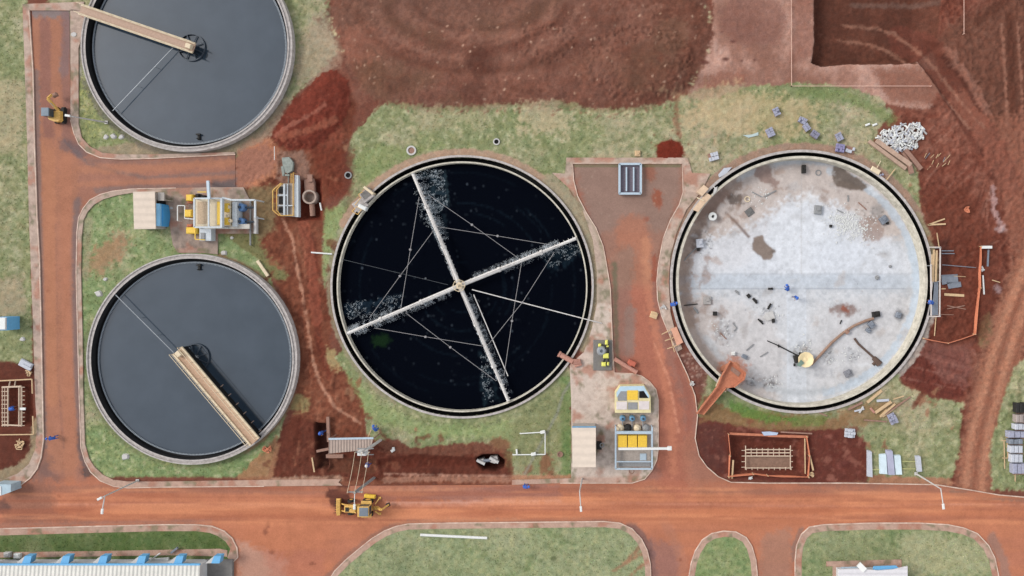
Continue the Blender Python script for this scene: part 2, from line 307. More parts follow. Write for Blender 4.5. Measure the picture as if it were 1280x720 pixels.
# grass belt
grass([(441, 215), (430, 205), (440, 170), (466, 140), (486, 128), (545, 134), (640, 130), (700, 126), (745, 137), (800, 134), (845, 124), (868, 112), (905, 108), (960, 106), (1010, 103), (1060, 108), (1098, 122), (1116, 140), (1100, 158), (1090, 182), (1146, 206), (1150, 250), (1154, 300), (1120, 300), (860, 300), (820, 215), (716, 215), (700, 300), (418, 330), (402, 372), (404, 340), (402, 300), (408, 270), (430, 248), (440, 230)], 3, 6, .55)
paint(G, mell(678, 150, 42, 17, 5, 9, 26, N20), (186, 168, 140), .6); paint(G, mell(560, 148, 60, 14, 0, 9, 24, N20), (170, 160, 130), .5); paint(G, mell(780, 150, 50, 10, 0, 9, 24, N20), (172, 162, 132), .5)
paint(G, mell(930, 140, 82, 30, 5, 12, 28, N20), (188, 166, 130), .6)
paint(G, mpoly([(855, 112), (940, 104), (900, 122), (862, 126)], 5, 5), (160, 130, 112), .6)
paint(G, mline([(1000, 114), (1050, 120), (1085, 132), (1112, 148)], 7, 6, 5, N8), (112, 132, 84), .75); paint(G, mpoly([(440, 200), (470, 180), (520, 185), (560, 180), (500, 200), (455, 235)], 6, 6), (126, 144, 92), .6)
paint(G, mpoly([(404, 262), (438, 256), (418, 300), (408, 345), (402, 345)], 4, 4), (140, 156, 104), .8)
paint(G, mline([(846, 124), (845, 150), (848, 168)], 3, 3, 5, N5), (134, 76, 60), .6)
# reddish zone between the left tanks and the centre tank
RZ = [(296, 196), (318, 182), (345, 168), (372, 150), (395, 120), (436, 108), (446, 130), (440, 165), (430, 200), (438, 228), (406, 250), (402, 300), (402, 350), (415, 385), (413, 430), (425, 455), (440, 480), (455, 505), (456, 530), (462, 548), (500, 556), (560, 548), (634, 560), (644, 598), (640, 606), (330, 606), (334, 580), (352, 562), (366, 520), (374, 470), (372, 430), (362, 390), (345, 350), (322, 300), (318, 245), (296, 235)]
MZ = mpoly(RZ, 2.5, 4.5, N8); paint(G, MZ, (136, 74, 58)); paint(G, MZ, (118, 68, 52), .5); paint(G, MZ, (150, 92, 72), .7, ramp(N60*.5+N8*.5, .5, .66)); paint(G, MZ, (104, 54, 42), .8, ramp(1-(N60*.4+N20*.6), .5, .64))
paint(G, mpoly([(294, 176), (330, 168), (350, 190), (345, 222), (312, 238), (294, 235)], 6, 10, N20), (198, 126, 98), .95)
paint(G, mpoly([(350, 168), (390, 150), (430, 140), (425, 180), (400, 188), (360, 190)], 8, 8, N20), (134, 70, 56), .8)
paint(G, mpoly([(300, 236), (345, 232), (342, 285), (325, 300), (300, 290)], 6, 8), (132, 118, 88), .75); paint(G, mpoly([(272, 292), (318, 290), (335, 320), (360, 345), (350, 352), (325, 335), (300, 322), (272, 315)], 4, 5), (124, 126, 86), .85)
paint(G, mpoly([(344, 192), (380, 186), (390, 220), (384, 236), (350, 235)], 6, 8), (150, 118, 104), .7)
for q_, w_, c_ in (([(352, 272), (366, 300), (370, 330), (378, 365), (384, 400), (390, 445), (400, 480), (420, 510), (452, 530)], 1.6, (196, 138, 116)), ([(392, 300), (396, 360), (398, 420), (410, 470)], 4, (116, 56, 44)), ([(380, 280), (390, 340), (396, 400)], 7, (150, 80, 64))): paint(G, mline(q_, w_, 1.6, 2), c_, .7)
paint(G, mell(436, 252, 6, 22, 10, 5, 6), (116, 80, 70), .5); paint(G, mell(434, 205, 8, 26, 5, 5, 6), (104, 74, 66), .6)
paint(G, mell(374, 504, 14, 11, 0, 4, 6), (148, 140, 98), .7); paint(G, mell(416, 448, 8, 14, -15, 3, 5), (178, 162, 118), .65)
# the fresh dark red heap

FH = [(418, 88), (404, 90), (388, 104), (368, 124), (352, 146), (338, 168), (346, 180), (362, 188), (392, 186), (408, 172), (424, 160), (432, 146), (440, 124), (436, 100)]
paint(G, mpoly(FH, 2, 6), (114, 52, 42)); specks(G, FH, 70, 1.1, (84, 38, 30), 41, .7); specks(G, FH, 60, 1., (150, 88, 72), 42, .6); paint(G, mpoly(FH, 1.6, 3), (130, 60, 48), .7, ramp(N20, .5, .7)); paint(G, mline([(408, 132), (388, 146), (362, 158), (345, 170)], 2, 2, 3), (158, 92, 78), .75)
paint(G, mline([(420, 150), (390, 162), (352, 172)], 4, 3, 4), (158, 90, 72), .6)
paint(G, mpoly([(396, 180), (440, 190), (436, 240), (415, 250), (398, 220), (388, 190)], 8, 8, N20), (112, 52, 40), .7)
paint(G, mpoly([(820, 180), (836, 173), (852, 178), (855, 203), (822, 203)], 1.6, 3, N5), (116, 46, 34)); specks(G, [(840, 130), (850, 130), (854, 180), (836, 180)], 24, .9, (116, 50, 38), 5)
# wet dark strip below the centre tank, trampled kerb line
paint(G, mpoly([(334, 600), (330, 560), (350, 530), (372, 520), (400, 530), (420, 560), (470, 555), (560, 556), (600, 552), (636, 566), (643, 596), (560, 598), (440, 600)], 5, 6, N8), (102, 52, 42), .9)
paint(G, mpoly([(470, 545), (500, 550), (515, 556), (545, 550), (600, 545), (640, 552), (640, 566), (560, 570), (480, 566)], 3, 5), (128, 80, 66), .7)
paint(G, mline([(336, 601), (425, 599)], 4, 2, 2), (176, 138, 118), .85); paint(G, mline([(480, 600), (540, 598), (640, 600)], 3.5, 2, 3), (170, 116, 98), .8); paint(G, mline([(480, 592), (560, 594), (642, 595)], 1, 1.5, 2), (190, 140, 122), .6)
# lawn round the lower centre
grass([(418, 446), (424, 440), (430, 430), (700, 430), (714, 470), (714, 604), (644, 602), (640, 566), (600, 552), (560, 556), (515, 560), (497, 548), (470, 550), (458, 540), (457, 515), (448, 488), (434, 466)], 2, 3.5, .3)
paint(G, mpoly([(700, 470), (714, 470), (714, 596), (702, 596)], 5, 3), (96, 130, 74), .7); paint(G, mpoly([(430, 462), (470, 500), (530, 530), (600, 532), (640, 524), (640, 548), (520, 545), (460, 520)], 6, 5), (140, 160, 106), .6)
paint(G, mpoly([(620, 545), (650, 530), (700, 480), (712, 520), (690, 590), (650, 600)], 12, 12, N20), (128, 132, 92), .5)
for e_ in [(682, 580, 7, 12, 10), (690, 592, 4, 12, 0), (624, 556, 12, 9, 0), (660, 586, 5, 8, 30)]: paint(G, mell(*e_, 3, 4), (134, 82, 64), .8)
paint(G, mpoly([(640, 594), (714, 594), (716, 606), (640, 606)], 2, 2), (182, 122, 98), .8)
paint(G, mline([(738, 446), (716, 474), (704, 492), (696, 518), (684, 540), (670, 566), (656, 592)], 1.7, 1.2, 1), (142, 142, 128), .7)
# left strips
grass([(L, -90), (33, -90), (36, 180), (38, 300), (41, 456), (30, 470), (10, 462), (L, 458)], 2, 3, .45)
paint(G, mpoly([(L, 110), (30, 100), (32, 190), (L, 200)], 14, 12, N20), (176, 160, 132), .7); paint(G, mpoly([(L, 350), (30, 345), (36, 395), (L, 440)], 10, 10, N20), (164, 146, 124), .7)
paint(G, mpoly([(L, 455), (16, 452), (42, 460), (46, 560), (40, 580), (22, 593), (L, 600)], 3, 3), (104, 56, 46)); paint(G, mline([(48, 530), (46, 560), (38, 577), (22, 590), (0, 597), (-60, 602)], 8, 2, 3), (158, 142, 116), .85)
# island A, B
grass([(88, 14), (90, 170), (108, 190), (200, 193), (292, 190), (340, 150), (360, 100), (360, 40), (90, 20)], 2, 2, .45, rgb=(142, 148, 104))
paint(G, mpoly([(100, 188), (180, 176), (270, 186), (320, 165), (350, 125), (362, 128), (335, 172), (296, 194), (120, 198)], 3, 4), (160, 140, 120), .8)
paint(G, mline(arc(*T1, 135, 15, 160), 4, 3, 2), (112, 106, 98), .7)
paint(G, mpoly([(88, 14), (112, 14), (104, 60), (102, 100), (88, 110)], 2, 2), (158, 148, 136), .8)
grass([(100, 250), (165, 238), (210, 240), (330, 330), (368, 420), (372, 470), (350, 540), (334, 596), (120, 596), (104, 570), (100, 300)], 2, 2, .25, rgb=(134, 152, 106))
paint(G, mell(133, 320, 32, 15, -40, 8, 10, N8), (160, 128, 100), .9); paint(G, mpoly([(104, 270), (116, 270), (110, 350), (102, 350)], 4, 4), (158, 150, 122), .7)
paint(G, mline(arc(*T2, 134, -75, 60), 2.5, 2.5, 2), (140, 100, 86), .7); paint(G, mline(arc(*T2, 134, 60, 200), 2.5, 2.5, 2), (112, 116, 84), .6)
paint(G, mpoly([(330, 565), (345, 545), (350, 560), (338, 600), (318, 604), (296, 598)], 3, 4), (164, 112, 86), .8)
specks(G, [(110, 520), (230, 590), (120, 596), (106, 560)], 220, .8, (176, 182, 124), 6, .6)
specks(G, [(92, 100), (104, 95), (130, 170), (112, 180)], 160, .8, (190, 186, 120), 7, .7)
# aprons hugging the big tanks
paint(G, mline(arc(*T3, 168, -152, -18), 5, 1.6, 1.2), (176, 146, 126), .95); paint(G, mline(arc(*T3, 172, -50, 25), 9, 2, 2.5), (160, 148, 124), .9)
paint(G, mline(arc(*T3, 167, 120, 200), 2.2, 1.6, 1.2), (150, 140, 116), .8)
paint(G, mline(arc(*T4, 168, -170, -30), 6, 1.6, 2), (162, 132, 116), .95); paint(G, mline(arc(*T4, 169, 70, 130), 5, 1.6, 1.5), (170, 164, 156), .95); paint(G, mline(arc(*T4, 168, 10, 72), 3.5, 1.6, 2), (170, 158, 150), .9); paint(G, mline(arc(*T4, 167, -30, 10), 4, 1.6, 2), (156, 144, 116), .8)
# below the right tank
grass([(880, 470), (905, 460), (1120, 460), (1128, 482), (1160, 496), (1202, 504), (1200, 560), (1188, 606), (1084, 606), (1084, 566), (1064, 536), (1010, 540), (940, 535), (888, 528), (872, 520)], 3, 5, .5)
paint(G, mpoly([(880, 492), (910, 512), (1060, 522), (1064, 534), (1010, 546), (910, 540), (874, 534)], 4, 6), (136, 92, 66), .75); paint(G, mpoly([(912, 500), (950, 515), (1000, 524), (960, 530), (915, 514)], 4, 4), (92, 128, 62), .8); paint(G, mpoly([(985, 520), (1040, 518), (1030, 532), (990, 532)], 3, 3), (98, 128, 66), .6)
paint(G, mpoly([(870, 535), (885, 525), (960, 540), (1060, 536), (1080, 548), (1086, 570), (1084, 600), (1010, 604), (900, 598), (876, 574)], 2.5, 4), (108, 56, 48)); paint(G, mpoly([(870, 530), (905, 530), (910, 600), (880, 580)], 4, 5), (96, 58, 54), .6); specks(G, [(872, 534), (1080, 545), (1084, 596), (890, 585)], 160, .9, (150, 96, 80), 9, .5)
paint(G, mpoly([(840, 440), (872, 436), (886, 462), (880, 500), (868, 480), (850, 455)], 4, 5), (122, 76, 68), .9)
specks(G, [(845, 440), (872, 440), (890, 480), (872, 486)], 60, .9, (190, 160, 145), 10, .7)
paint(G, mpoly([(1086, 594), (1190, 598), (1192, 608), (1086, 606)], 2, 3), (178, 116, 94), .85)
paint(G, mpoly([(1040, 520), (1090, 500), (1130, 505), (1110, 520), (1070, 538)], 6, 6), (142, 108, 76), .7)
# right bottom grass
grass([(1240, 612), (1238, 560), (1250, 510), (1268, 460), (1290, 440), (Rr, 440), (Rr, 612)], 3, 5, .4)
# left platforms and the lawns below the main road
for LW, c_ in ((LAWN_L, (100, 116, 74)), (LAWN_C, (142, 152, 114)), (LAWN_S, (132, 148, 102)), (LAWN_R, (140, 148, 110))):
    M = mpoly(LW, 1.5); paint(G, M, c_); paint(G, M, (160, 160, 128), .75, ramp(N60*.6+N8*.4, .52, .72)); paint(G, M, (96, 128, 74), .6, ramp(1-(N60*.5+N20*.5), .5, .68)); paint(G, M, (180, 176, 132), .35, ramp(N5, .58, .8)); paint(G, M, (78, 98, 60), .35, ramp(1-N5, .6, .8))
paint(G, mpoly([(0, 665), (280, 663), (288, 680), (285, 690), (0, 690)], 3), (74, 98, 50), .7, ramp(N8*.5+N20*.5, .35, .6)); paint(G, mpoly([(1120, 668), (1230, 670), (1236, 720), (1140, 720)], 10, 10, N20), (178, 172, 138), .5)
for q_ in ([(808, 690), (788, 700), (766, 714)], [(812, 702), (796, 712), (786, 722)], [(800, 684), (786, 698)]): paint(G, mline(q_, 2, 2, 3), (156, 108, 86), .75)
paint(G, mell(500, 706, 14, 16, 0, 8, 9), (112, 124, 92), .5); paint(G, mell(692, 698, 3, 3, 0, 2, 1), (82, 92, 60), .8)
# ---- relief
def rise(M, h, w): sl_, m, d = M; HT[sl_] += h*np.clip(d/w, 0, 1)**.8
rise(mpoly(BIG, 1.2, 4), .45, 22); rise(mell(590, 6, 112, 44, 0, 1, 8, N20), -.5, 24); rise(mell(682, 56, 36, 24, 0, 6, 5), .45, 14); rise(mell(800, 80, 70, 46, 0, 6, 5), .5, 20)
rise(mpoly(FH, 1.2, 3), .35, 12); rise(mpoly([(820, 180), (836, 173), (852, 178), (855, 203), (822, 203)], 1.2, 2), .12, 6)
sl_, m_, d_ = mpoly(BIG, 2, 3); HT[sl_] += m_*((fbm(30, 55, 3)[sl_]-.5)*.6+(N8[sl_]-.5)*.06)
sl_, m_, d_ = mpoly(RS, 2, 3); HT[sl_] += m_*np.clip(d_/10, 0, 1)*((N20[sl_]-.5)*.45+(N8[sl_]-.5)*.28)
sl_, m_, d_ = MZ; HT[sl_] += m_*np.clip(d_/12, 0, 1)*((N20[sl_]-.5)*.4+(N8[sl_]-.5)*.25)
for _w in (26,): sl_, m_, d_ = mline(TRK, _w, 3, 3); HT[sl_] *= 1-.75*m_
# the rectangular excavation and its ramp
PIT = [(1018, -90), (1018, 60), (1014, 78), (1026, 83), (1060, 80), (1100, 80), (1146, 79), (1172, 60), (1176, 2), (1174, -90)]
sl_, m_, d_ = mpoly(PIT, 1.2, 1.5); rr_ = np.clip((1178-GX[sl_])/30, 0.15, 1); HT[sl_] -= 1.7*np.clip((d_+1)/6, 0, 1)*m_*rr_
sl_, m_, d_ = mline([(1118, 44), (1135, 48), (1158, 62), (1178, 88), (1205, 130), (1232, 175)], 17, 1.2, 3); pr_ = np.clip(((GX[sl_]-1118)*.66+(GY[sl_]-44)*.75)/165, 0, 1); HT[sl_] = np.where(m_ > .5, np.minimum(HT[sl_], -1.5*(1-pr_)*np.clip((d_+1)/5, 0, 1)), HT[sl_])
paint(G, mpoly(PIT, 1.5, 1.5), (96, 56, 46)); paint(G, mpoly(PIT, 1.5, 1.5), (112, 66, 54), .7, ramp(N20, .5, .65)); paint(G, mline([(1072, 0), (1172, 2)], 3, 3, 2), (110, 84, 76), .6)
RMP = [(1110, 38), (1135, 44), (1158, 58), (1178, 88), (1205, 130), (1236, 180), (1250, 210)]
paint(G, mline(RMP[1:], 18, 3, 4), (110, 60, 50), .85); paint(G, mline([(1205, 125), (1236, 172), (1262, 230)], 15, 6, 6), (142, 84, 70), .85)
for o_, s_ in (((1058, 26), 0), ((1055, 47), 1)):
    q_ = [(1060, 26), (1100, 30), (1125, 37), (1150, 56), (1172, 82), (1200, 122), (1230, 160)] if s_ == 0 else [(1055, 46), (1088, 49), (1112, 56), (1136, 72), (1160, 98), (1182, 122), (1212, 160)]
    paint(G, mline(q_, 1.7, 2.4, 2.2), (160, 108, 92), .6)
paint(G, mline([(1182, 68), (1204, 98), (1226, 138)], 2, 2, 2), (74, 40, 34), .8); paint(G, mline([(1185, 62), (1210, 96), (1235, 140)], 5, 3, 3), (158, 104, 90), .6)
# small pits and trenches
HOLE = [(594, 573), (604, 568), (622, 568), (631, 576), (630, 584), (620, 590), (604, 588), (597, 582)]
def dig(pts, h, w=4., c=(74, 36, 30)):
    sl_, m_, d_ = mpoly(pts, 1.2, 1.2); HT[sl_] -= h*np.clip((d_+1)/w, 0, 1)*m_; paint(G, (sl_, m_, d_), c, .9)
dig(HOLE, 1.7, 4, (66, 32, 26)); dig([(470, 574), (520, 568), (594, 572), (598, 582), (540, 584), (470, 585)], .35, 6, (98, 48, 38)); dig([(393, 528), (410, 530), (410, 586), (396, 586)], 1.2, 4, (80, 46, 40)); dig([(410, 572), (470, 574), (470, 592), (410, 590)], .5, 5, (112, 66, 52))
dig([(912, 545), (1006, 547), (1006, 596), (912, 596)], .7, 8, (106, 54, 44)); dig([(-40, 478), (40, 476), (42, 532), (-40, 536)], .6, 6, (94, 46, 36)); dig([(375, 225), (402, 222), (402, 275), (372, 276)], .9, 8, (104, 46, 36))
specks(G, [(912, 545), (1006, 547), (1006, 596), (912, 596)], 120, .8, (150, 92, 74), 12, .5)
# ground under roads, floors and tanks lies a little lower; ruts and crumbs elsewhere
HT += (N3-.5)*.05+(N8-.5)*.06
# ------------------------------------------------------------------ road dust
RC = canvas((192, 120, 92))
tone(RC, N60, .86, 1.12); tone(RC, fbm(30, 31, 4, 5, .8), .88, 1.1); paint(RC, mpoly([(L, 605), (Rr, 605), (Rr, 900), (L, 900)], 2), (206, 128, 92), .5, ramp(fbm(26, 33, 4, 7, .5), .45, .6))
def rl(q, w, c, k=.8, s=3, a=3, nz=None): paint(RC, mline(q, w, s, a, nz), c, k)
ASPH = (134, 110, 102)
rl([(64, 40), (64, 120), (68, 240), (74, 400), (76, 560)], 30, (200, 122, 86), .6, 4, 4)
rl([(40, 12), (88, 14)], 9, (150, 128, 118), .8, 5, 5); rl([(86, 10), (84, 60), (80, 90)], 6, (152, 124, 114), .7, 4, 4)
rl([(56, 30), (57, 110), (62, 180)], 7, (150, 96, 84), .55); rl([(82, 20), (84, 170), (96, 190)], 6, (156, 104, 90), .6)
rl([(45, 90), (50, 300), (53, 400), (55, 560)], 3.5, (146, 112, 98), .75, 2, 2); rl([(97, 250), (93, 300), (92, 360), (96, 470), (103, 570), (116, 590)], 4.5, (136, 108, 98), .75, 3, 3)
rl([(70, 280), (72, 470), (80, 560)], 1.2, (164, 104, 84), .7, 1.5, 1.5); rl([(60, 180), (63, 330), (66, 500)], 8, (210, 128, 88), .6, 4, 3); rl([(82, 200), (84, 400), (88, 600)], 7, (206, 124, 88), .6, 4, 3)
rl([(80, 175), (110, 205), (180, 222), (294, 216)], 2.6, (140, 110, 98), .6, 2, 4, N20); rl([(110, 200), (200, 204), (294, 196)], 3, (158, 112, 94), .6, 3, 3); rl([(120, 238), (160, 234), (294, 232)], 3, (146, 112, 98), .7, 2, 3)
rl([(80, 180), (104, 190)], 7, (122, 96, 90), .6, 4, 4); paint(RC, mpoly([(264, 222), (296, 222), (296, 240), (264, 240)], 3, 3), (120, 98, 90), .8)
rl([(100, 212), (200, 210), (290, 203)], 5, (212, 130, 92), .6, 4, 4); rl([(100, 230), (200, 227), (290, 222)], 3, (206, 126, 90), .6, 3, 3)
# main road
for y_, w_, c_, k_ in ((613, 4, (160, 108, 88), .6), (624, 5, (212, 132, 94), .55), (631, 1, (226, 152, 122), .6), (640, 6, (206, 124, 86), .55), (650, 4, (176, 106, 80), .6), (620, 1, (174, 104, 80), .6), (627, 1, (164, 98, 76), .5), (635, 1, (170, 102, 80), .5)):
    rl([(x_, y_+2*math.sin(x_/90+y_)) for x_ in range(-100, 1401, 60)], w_, c_, k_, 1.5 if w_ < 2 else 3, 1.5 if w_ < 2 else 5, N20 if w_ > 2 else None)
paint(RC, mpoly([(430, 608), (700, 606), (700, 626), (480, 626)], 5, 5), (164, 112, 98), .75); rl([(484, 629), (600, 628), (700, 626)], 1.6, (222, 160, 136), .7, 1.5, 1)
paint(RC, mpoly([(408, 608), (436, 606), (440, 640), (425, 646), (412, 632)], 3, 5), (92, 52, 44), .9); rl([(420, 640), (450, 646), (480, 640)], 2.5, (120, 62, 46), .6)
paint(RC, mpoly([(0, 614), (40, 600), (60, 575), (70, 640), (110, 650), (0, 658)], 10, 10, N20), (152, 102, 84), .75); paint(RC, mell(4, 634, 9, 9, 0, 4, 4), (92, 70, 66), .7)
paint(RC, mell(108, 590, 9, 5, 35, 3, 3), (92, 72, 66), .9); rl([(100, 545), (104, 575), (110, 590)], 4, (118, 88, 78), .7); rl([(55, 560), (54, 590), (72, 598)], 4, (146, 100, 84), .6)
rl([(140, 610), (330, 610), (420, 609)], 2, (164, 104, 84), .8, 1.5, 1.5); rl([(0, 657), (120, 654), (240, 652), (262, 653)], 2.5, (166, 116, 98), .7, 2, 2)
paint(RC, mpoly([(300, 640), (405, 640), (420, 720), (300, 730)], 20, 14, N20), (200, 122, 88), .5); paint(RC, mpoly([(298, 675), (330, 690), (360, 700), (350, 800), (298, 800)], 10, 10, N20), (194, 150, 130), .7); paint(RC, mpoly([(330, 690), (405, 690), (400, 800), (335, 800)], 10, 12, N20), (188, 116, 94), .5)
rl([(405, 724), (432, 697), (465, 670), (492, 656), (520, 652), (750, 650), (778, 652)], 2.4, (152, 110, 94), .8, 2, 2)
rl([(786, 656), (803, 670), (814, 692), (818, 722)], 5, (130, 96, 88), .85, 3, 3); paint(RC, mell(815, 692, 4, 7, -20, 2, 2), (96, 70, 68), .7); paint(RC, mpoly([(814, 676), (850, 680), (850, 730), (818, 730)], 8, 7, N20), (152, 108, 98), .7)
rl([(830, 650), (850, 690), (856, 720)], 6, (184, 122, 98), .5); paint(RC, mpoly([(950, 670), (990, 660), (990, 730), (950, 730)], 8, 6), (170, 124, 104), .7); rl([(992, 700), (993, 680), (1003, 662)], 3, (140, 112, 100), .7, 2, 2)
rl([(1240, 672), (1254, 700), (1260, 740)], 6, (164, 122, 106), .8, 3, 3); rl([(1190, 616), (1240, 622), (1290, 626)], 3, (146, 112, 96), .7, 2, 2); rl([(1000, 606), (1160, 608)], 2, (150, 104, 88), .7, 2, 2)
for e_ in [(332, 665, 3, 4), (340, 690, 4, 3), (390, 705, 4, 2), (73, 620, 2, 2), (335, 655, 1, 4), (850, 700, 2, 2), (146, 653, 2, 1)]: paint(RC, mell(*e_, 0, 1.5, 1.5), (146, 86, 66), .8)
# middle road
MID = [(700, 190), (870, 190), (850, 300), (830, 380), (900, 600), (760, 600), (760, 330)]
paint(RC, mpoly(MID, 6), (158, 108, 94), .85); paint(RC, mpoly([(716, 204), (853, 204), (840, 290), (740, 290)], 8, 8, N20), (154, 116, 104), .7)
rl([(790, 290), (792, 360), (796, 420), (815, 470), (835, 520), (845, 600)], 22, (184, 110, 86), .75, 10, 8, N20); rl([(806, 300), (812, 380), (826, 450), (838, 520), (842, 590)], 5, (206, 130, 100), .6, 4, 4)
rl([(782, 320), (778, 380), (780, 430)], 12, (142, 112, 100), .55, 8, 6, N20); rl([(788, 390), (786, 440)], 7, (150, 124, 112), .6, 4, 4); rl([(818, 430), (838, 480), (848, 540)], 1, (222, 150, 120), .7, 1.5, 2); rl([(846, 450), (862, 500), (862, 560)], 4, (160, 94, 76), .6)
rl([(818, 320), (818, 350)], 3, (160, 76, 56), .7, 2, 3); paint(RC, mell(822, 248, 6, 11, -5, 3, 4), (160, 80, 58), .85); paint(RC, mell(812, 215, 7, 12, 0, 4, 5), (158, 88, 68), .7); paint(RC, mell(808, 274, 3, 3, 0, 2, 2), (168, 84, 62), .6)
rl([(718, 207), (850, 207)], 1.4, (112, 104, 74), .8, 1, 1); rl([(840, 270), (824, 320), (822, 370)], 2, (140, 86, 70), .7, 2, 2); rl([(768, 330), (771, 440), (774, 462)], 3, (112, 100, 78), .75, 2, 2.5)
paint(RC, mpoly([(880, 580), (920, 600), (860, 610), (850, 560), (862, 540)], 8, 6), (176, 116, 92), .6)
specks(RC, [(716, 210), (850, 210), (830, 330), (760, 330)], 40, .7, (196, 160, 140), 14, .5); specks(RC, [(0, 615), (1280, 615), (1280, 655), (0, 655)], 160, .9, (150, 90, 70), 15, .5)
# ------------------------------------------------------------------ concrete paving
PC = canvas((186, 162, 146)); tone(PC, N60, .86, 1.1); tone(PC, N8, .86, 1.12); tone(PC, N3, .88, 1.12)
paint(PC, mpoly([(300, -90), (300, 900), (-100, 900), (-100, -90)], 3), (176, 152, 138), .5)
paint(PC, mpoly([(700, 380), (830, 380), (830, 610), (700, 610)], 3), (178, 158, 144), .7); paint(PC, mpoly([(700, 380), (830, 380), (830, 610), (700, 610)], 3), (146, 124, 114), .6, ramp(N20*.6+N8*.4, .52, .66))
paint(PC, mell(765, 508, 13, 20, 10, 6, 7), (128, 98, 88), .75); paint(PC, mell(785, 474, 18, 7, 0, 5, 5), (124, 128, 118), .7); paint(PC, mell(722, 455, 9, 24, 10, 7, 6), (186, 120, 100), .7); paint(PC, mpoly([(700, 596), (820, 594), (820, 608), (700, 608)], 3, 3), (194, 150, 132), .8)
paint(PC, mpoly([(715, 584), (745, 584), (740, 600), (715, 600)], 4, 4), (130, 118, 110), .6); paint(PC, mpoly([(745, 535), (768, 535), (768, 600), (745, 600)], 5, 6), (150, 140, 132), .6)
specks(PC, [(715, 470), (768, 470), (768, 590), (715, 590)], 90, .9, (128, 84, 74), 21, .6)
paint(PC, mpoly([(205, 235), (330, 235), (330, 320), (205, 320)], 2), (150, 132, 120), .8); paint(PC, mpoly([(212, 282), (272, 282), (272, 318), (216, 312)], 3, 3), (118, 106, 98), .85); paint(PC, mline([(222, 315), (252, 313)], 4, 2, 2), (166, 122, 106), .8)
paint(PC, mpoly([(716, 200), (700, 320), (760, 330), (766, 410), (740, 410), (700, 250)], 4, 6), (158, 146, 126), .75); paint(PC, mell(728, 240, 7, 12, -20, 4, 5), (128, 118, 106), .8); paint(PC, mline([(738, 270), (752, 300), (758, 340)], 4, 3, 4), (130, 126, 98), .75)
for x_ in range(-100, 1400, 13): paint(PC, mline([(x_, 640), (x_, 720)], .35, .6), (128, 104, 92), .5)
for y_ in range(10, 600, 13): paint(PC, mline([(20, y_), (112, y_)], .35, .6), (128, 108, 98), .5)
for i_ in range(6):
    y_ = 410+i_*32; paint(PC, mline([(710, y_), (830, y_)], .35, .5), (140, 120, 108), .5)
for x_ in (740, 766, 792): paint(PC, mline([(x_, 380), (x_, 604)], .35, .5), (140, 120, 108), .5)

RC *= np.array([.86, .95, 1.05], np.float32); sl_, m_, d_ = mpoly([(30, 0), (100, 0), (110, 190), (345, 170), (345, 240), (110, 250), (105, 600), (30, 600)], 12); RC[sl_] *= 1-m_[..., None]*(1-np.array([.80, .96, 1.12], np.float32))

_r = random.Random(77)
for _ in range(46):                               # loose crumbs and blotches spilling over the edges of the dug ground
    e_ = _r.choice([(404, 300), (403, 350), (416, 400), (440, 480), (455, 530), (480, 552), (520, 556), (560, 552), (620, 556), (430, 215), (436, 180), (350, 340), (366, 400), (345, 575), (330, 590), (1090, 560), (1082, 590), (880, 520), (940, 530), (1150, 240), (1155, 300), (1160, 500), (1200, 540)])
    paint(G, mell(e_[0]+_r.gauss(0, 9), e_[1]+_r.gauss(0, 9), _r.uniform(2, 8), _r.uniform(1.5, 5), _r.uniform(0, 180), 2, 4, N5), _r.choice([(112, 58, 46), (140, 82, 64), (150, 104, 82)]), .75)
for _ in range(60):
    x_, y_ = _r.uniform(345, 425), _r.uniform(230, 590); a_ = 1.45+_r.gauss(0, .2); l_ = _r.uniform(8, 26); paint(G, mline([(x_, y_), (x_+l_*math.cos(a_), y_+l_*math.sin(a_))], _r.uniform(.6, 2), 1.4, 1.5, N5), _r.choice([(158, 98, 78), (92, 44, 36), (86, 50, 42)]), .45) if inside(np.array([x_]), np.array([y_]), RZ)[0] else None
for _ in range(50): paint(G, mell(_r.uniform(340, 640), _r.uniform(548, 600), _r.uniform(2, 7), _r.uniform(1.5, 4), _r.uniform(0, 180), 2, 4, N5), _r.choice([(78, 40, 34), (130, 78, 62), (92, 48, 38)]), .5)
paint(G, mpoly(BIG, 5, 4), (146, 98, 84), .3)
for k_ in range(9):
    y_ = 12+k_*14; paint(G, mline([(440+k_*6, y_+8*math.sin(k_)), (520, y_+10), (640, y_+14+4*math.sin(k_*2)), (760, y_+8), (860-k_*3, y_-4)], _r.uniform(1.5, 5), 5, 8, N20), _r.choice([(150, 102, 88), (100, 56, 46), (158, 110, 94), (96, 62, 50)]), .16)
for k_, (rx, ry, c_) in enumerate([(150, 92, (104, 60, 48)), (128, 76, (152, 104, 90)), (112, 62, (92, 50, 40)), (96, 50, (150, 100, 86)), (78, 38, (96, 54, 44))]): paint(G, mline([(596+rx*math.cos(t_), 0+ry*math.sin(t_)) for t_ in np.linspace(.15, 2.95, 26)], 3.5, 5, 6, N20), c_, .45)
for _ in range(26): paint(G, mell(_r.uniform(430, 870), _r.uniform(0, 125), _r.uniform(8, 30), _r.uniform(5, 16), _r.uniform(-30, 30), 7, 9, N20), _r.choice([(98, 58, 48), (146, 96, 82), (104, 72, 58), (88, 48, 40)]), .35)
specks(G, BIG, 140, .9, (206, 172, 150), 303, .8)
for _ in range(260):
    i_ = _r.randrange(8, 28); p_0, p_1 = BIG[i_ % len(BIG)], BIG[(i_+1) % len(BIG)]; u_ = _r.random(); paint(G, mell(p_0[0]+(p_1[0]-p_0[0])*u_+_r.gauss(0, 2), p_0[1]+(p_1[1]-p_0[1])*u_+abs(_r.gauss(0, 4)), _r.uniform(.6, 3), _r.uniform(.5, 1.6), _r.uniform(0, 180), 1, 1), _r.choice([(116, 70, 60), (140, 96, 80), (196, 186, 150)]), .7)
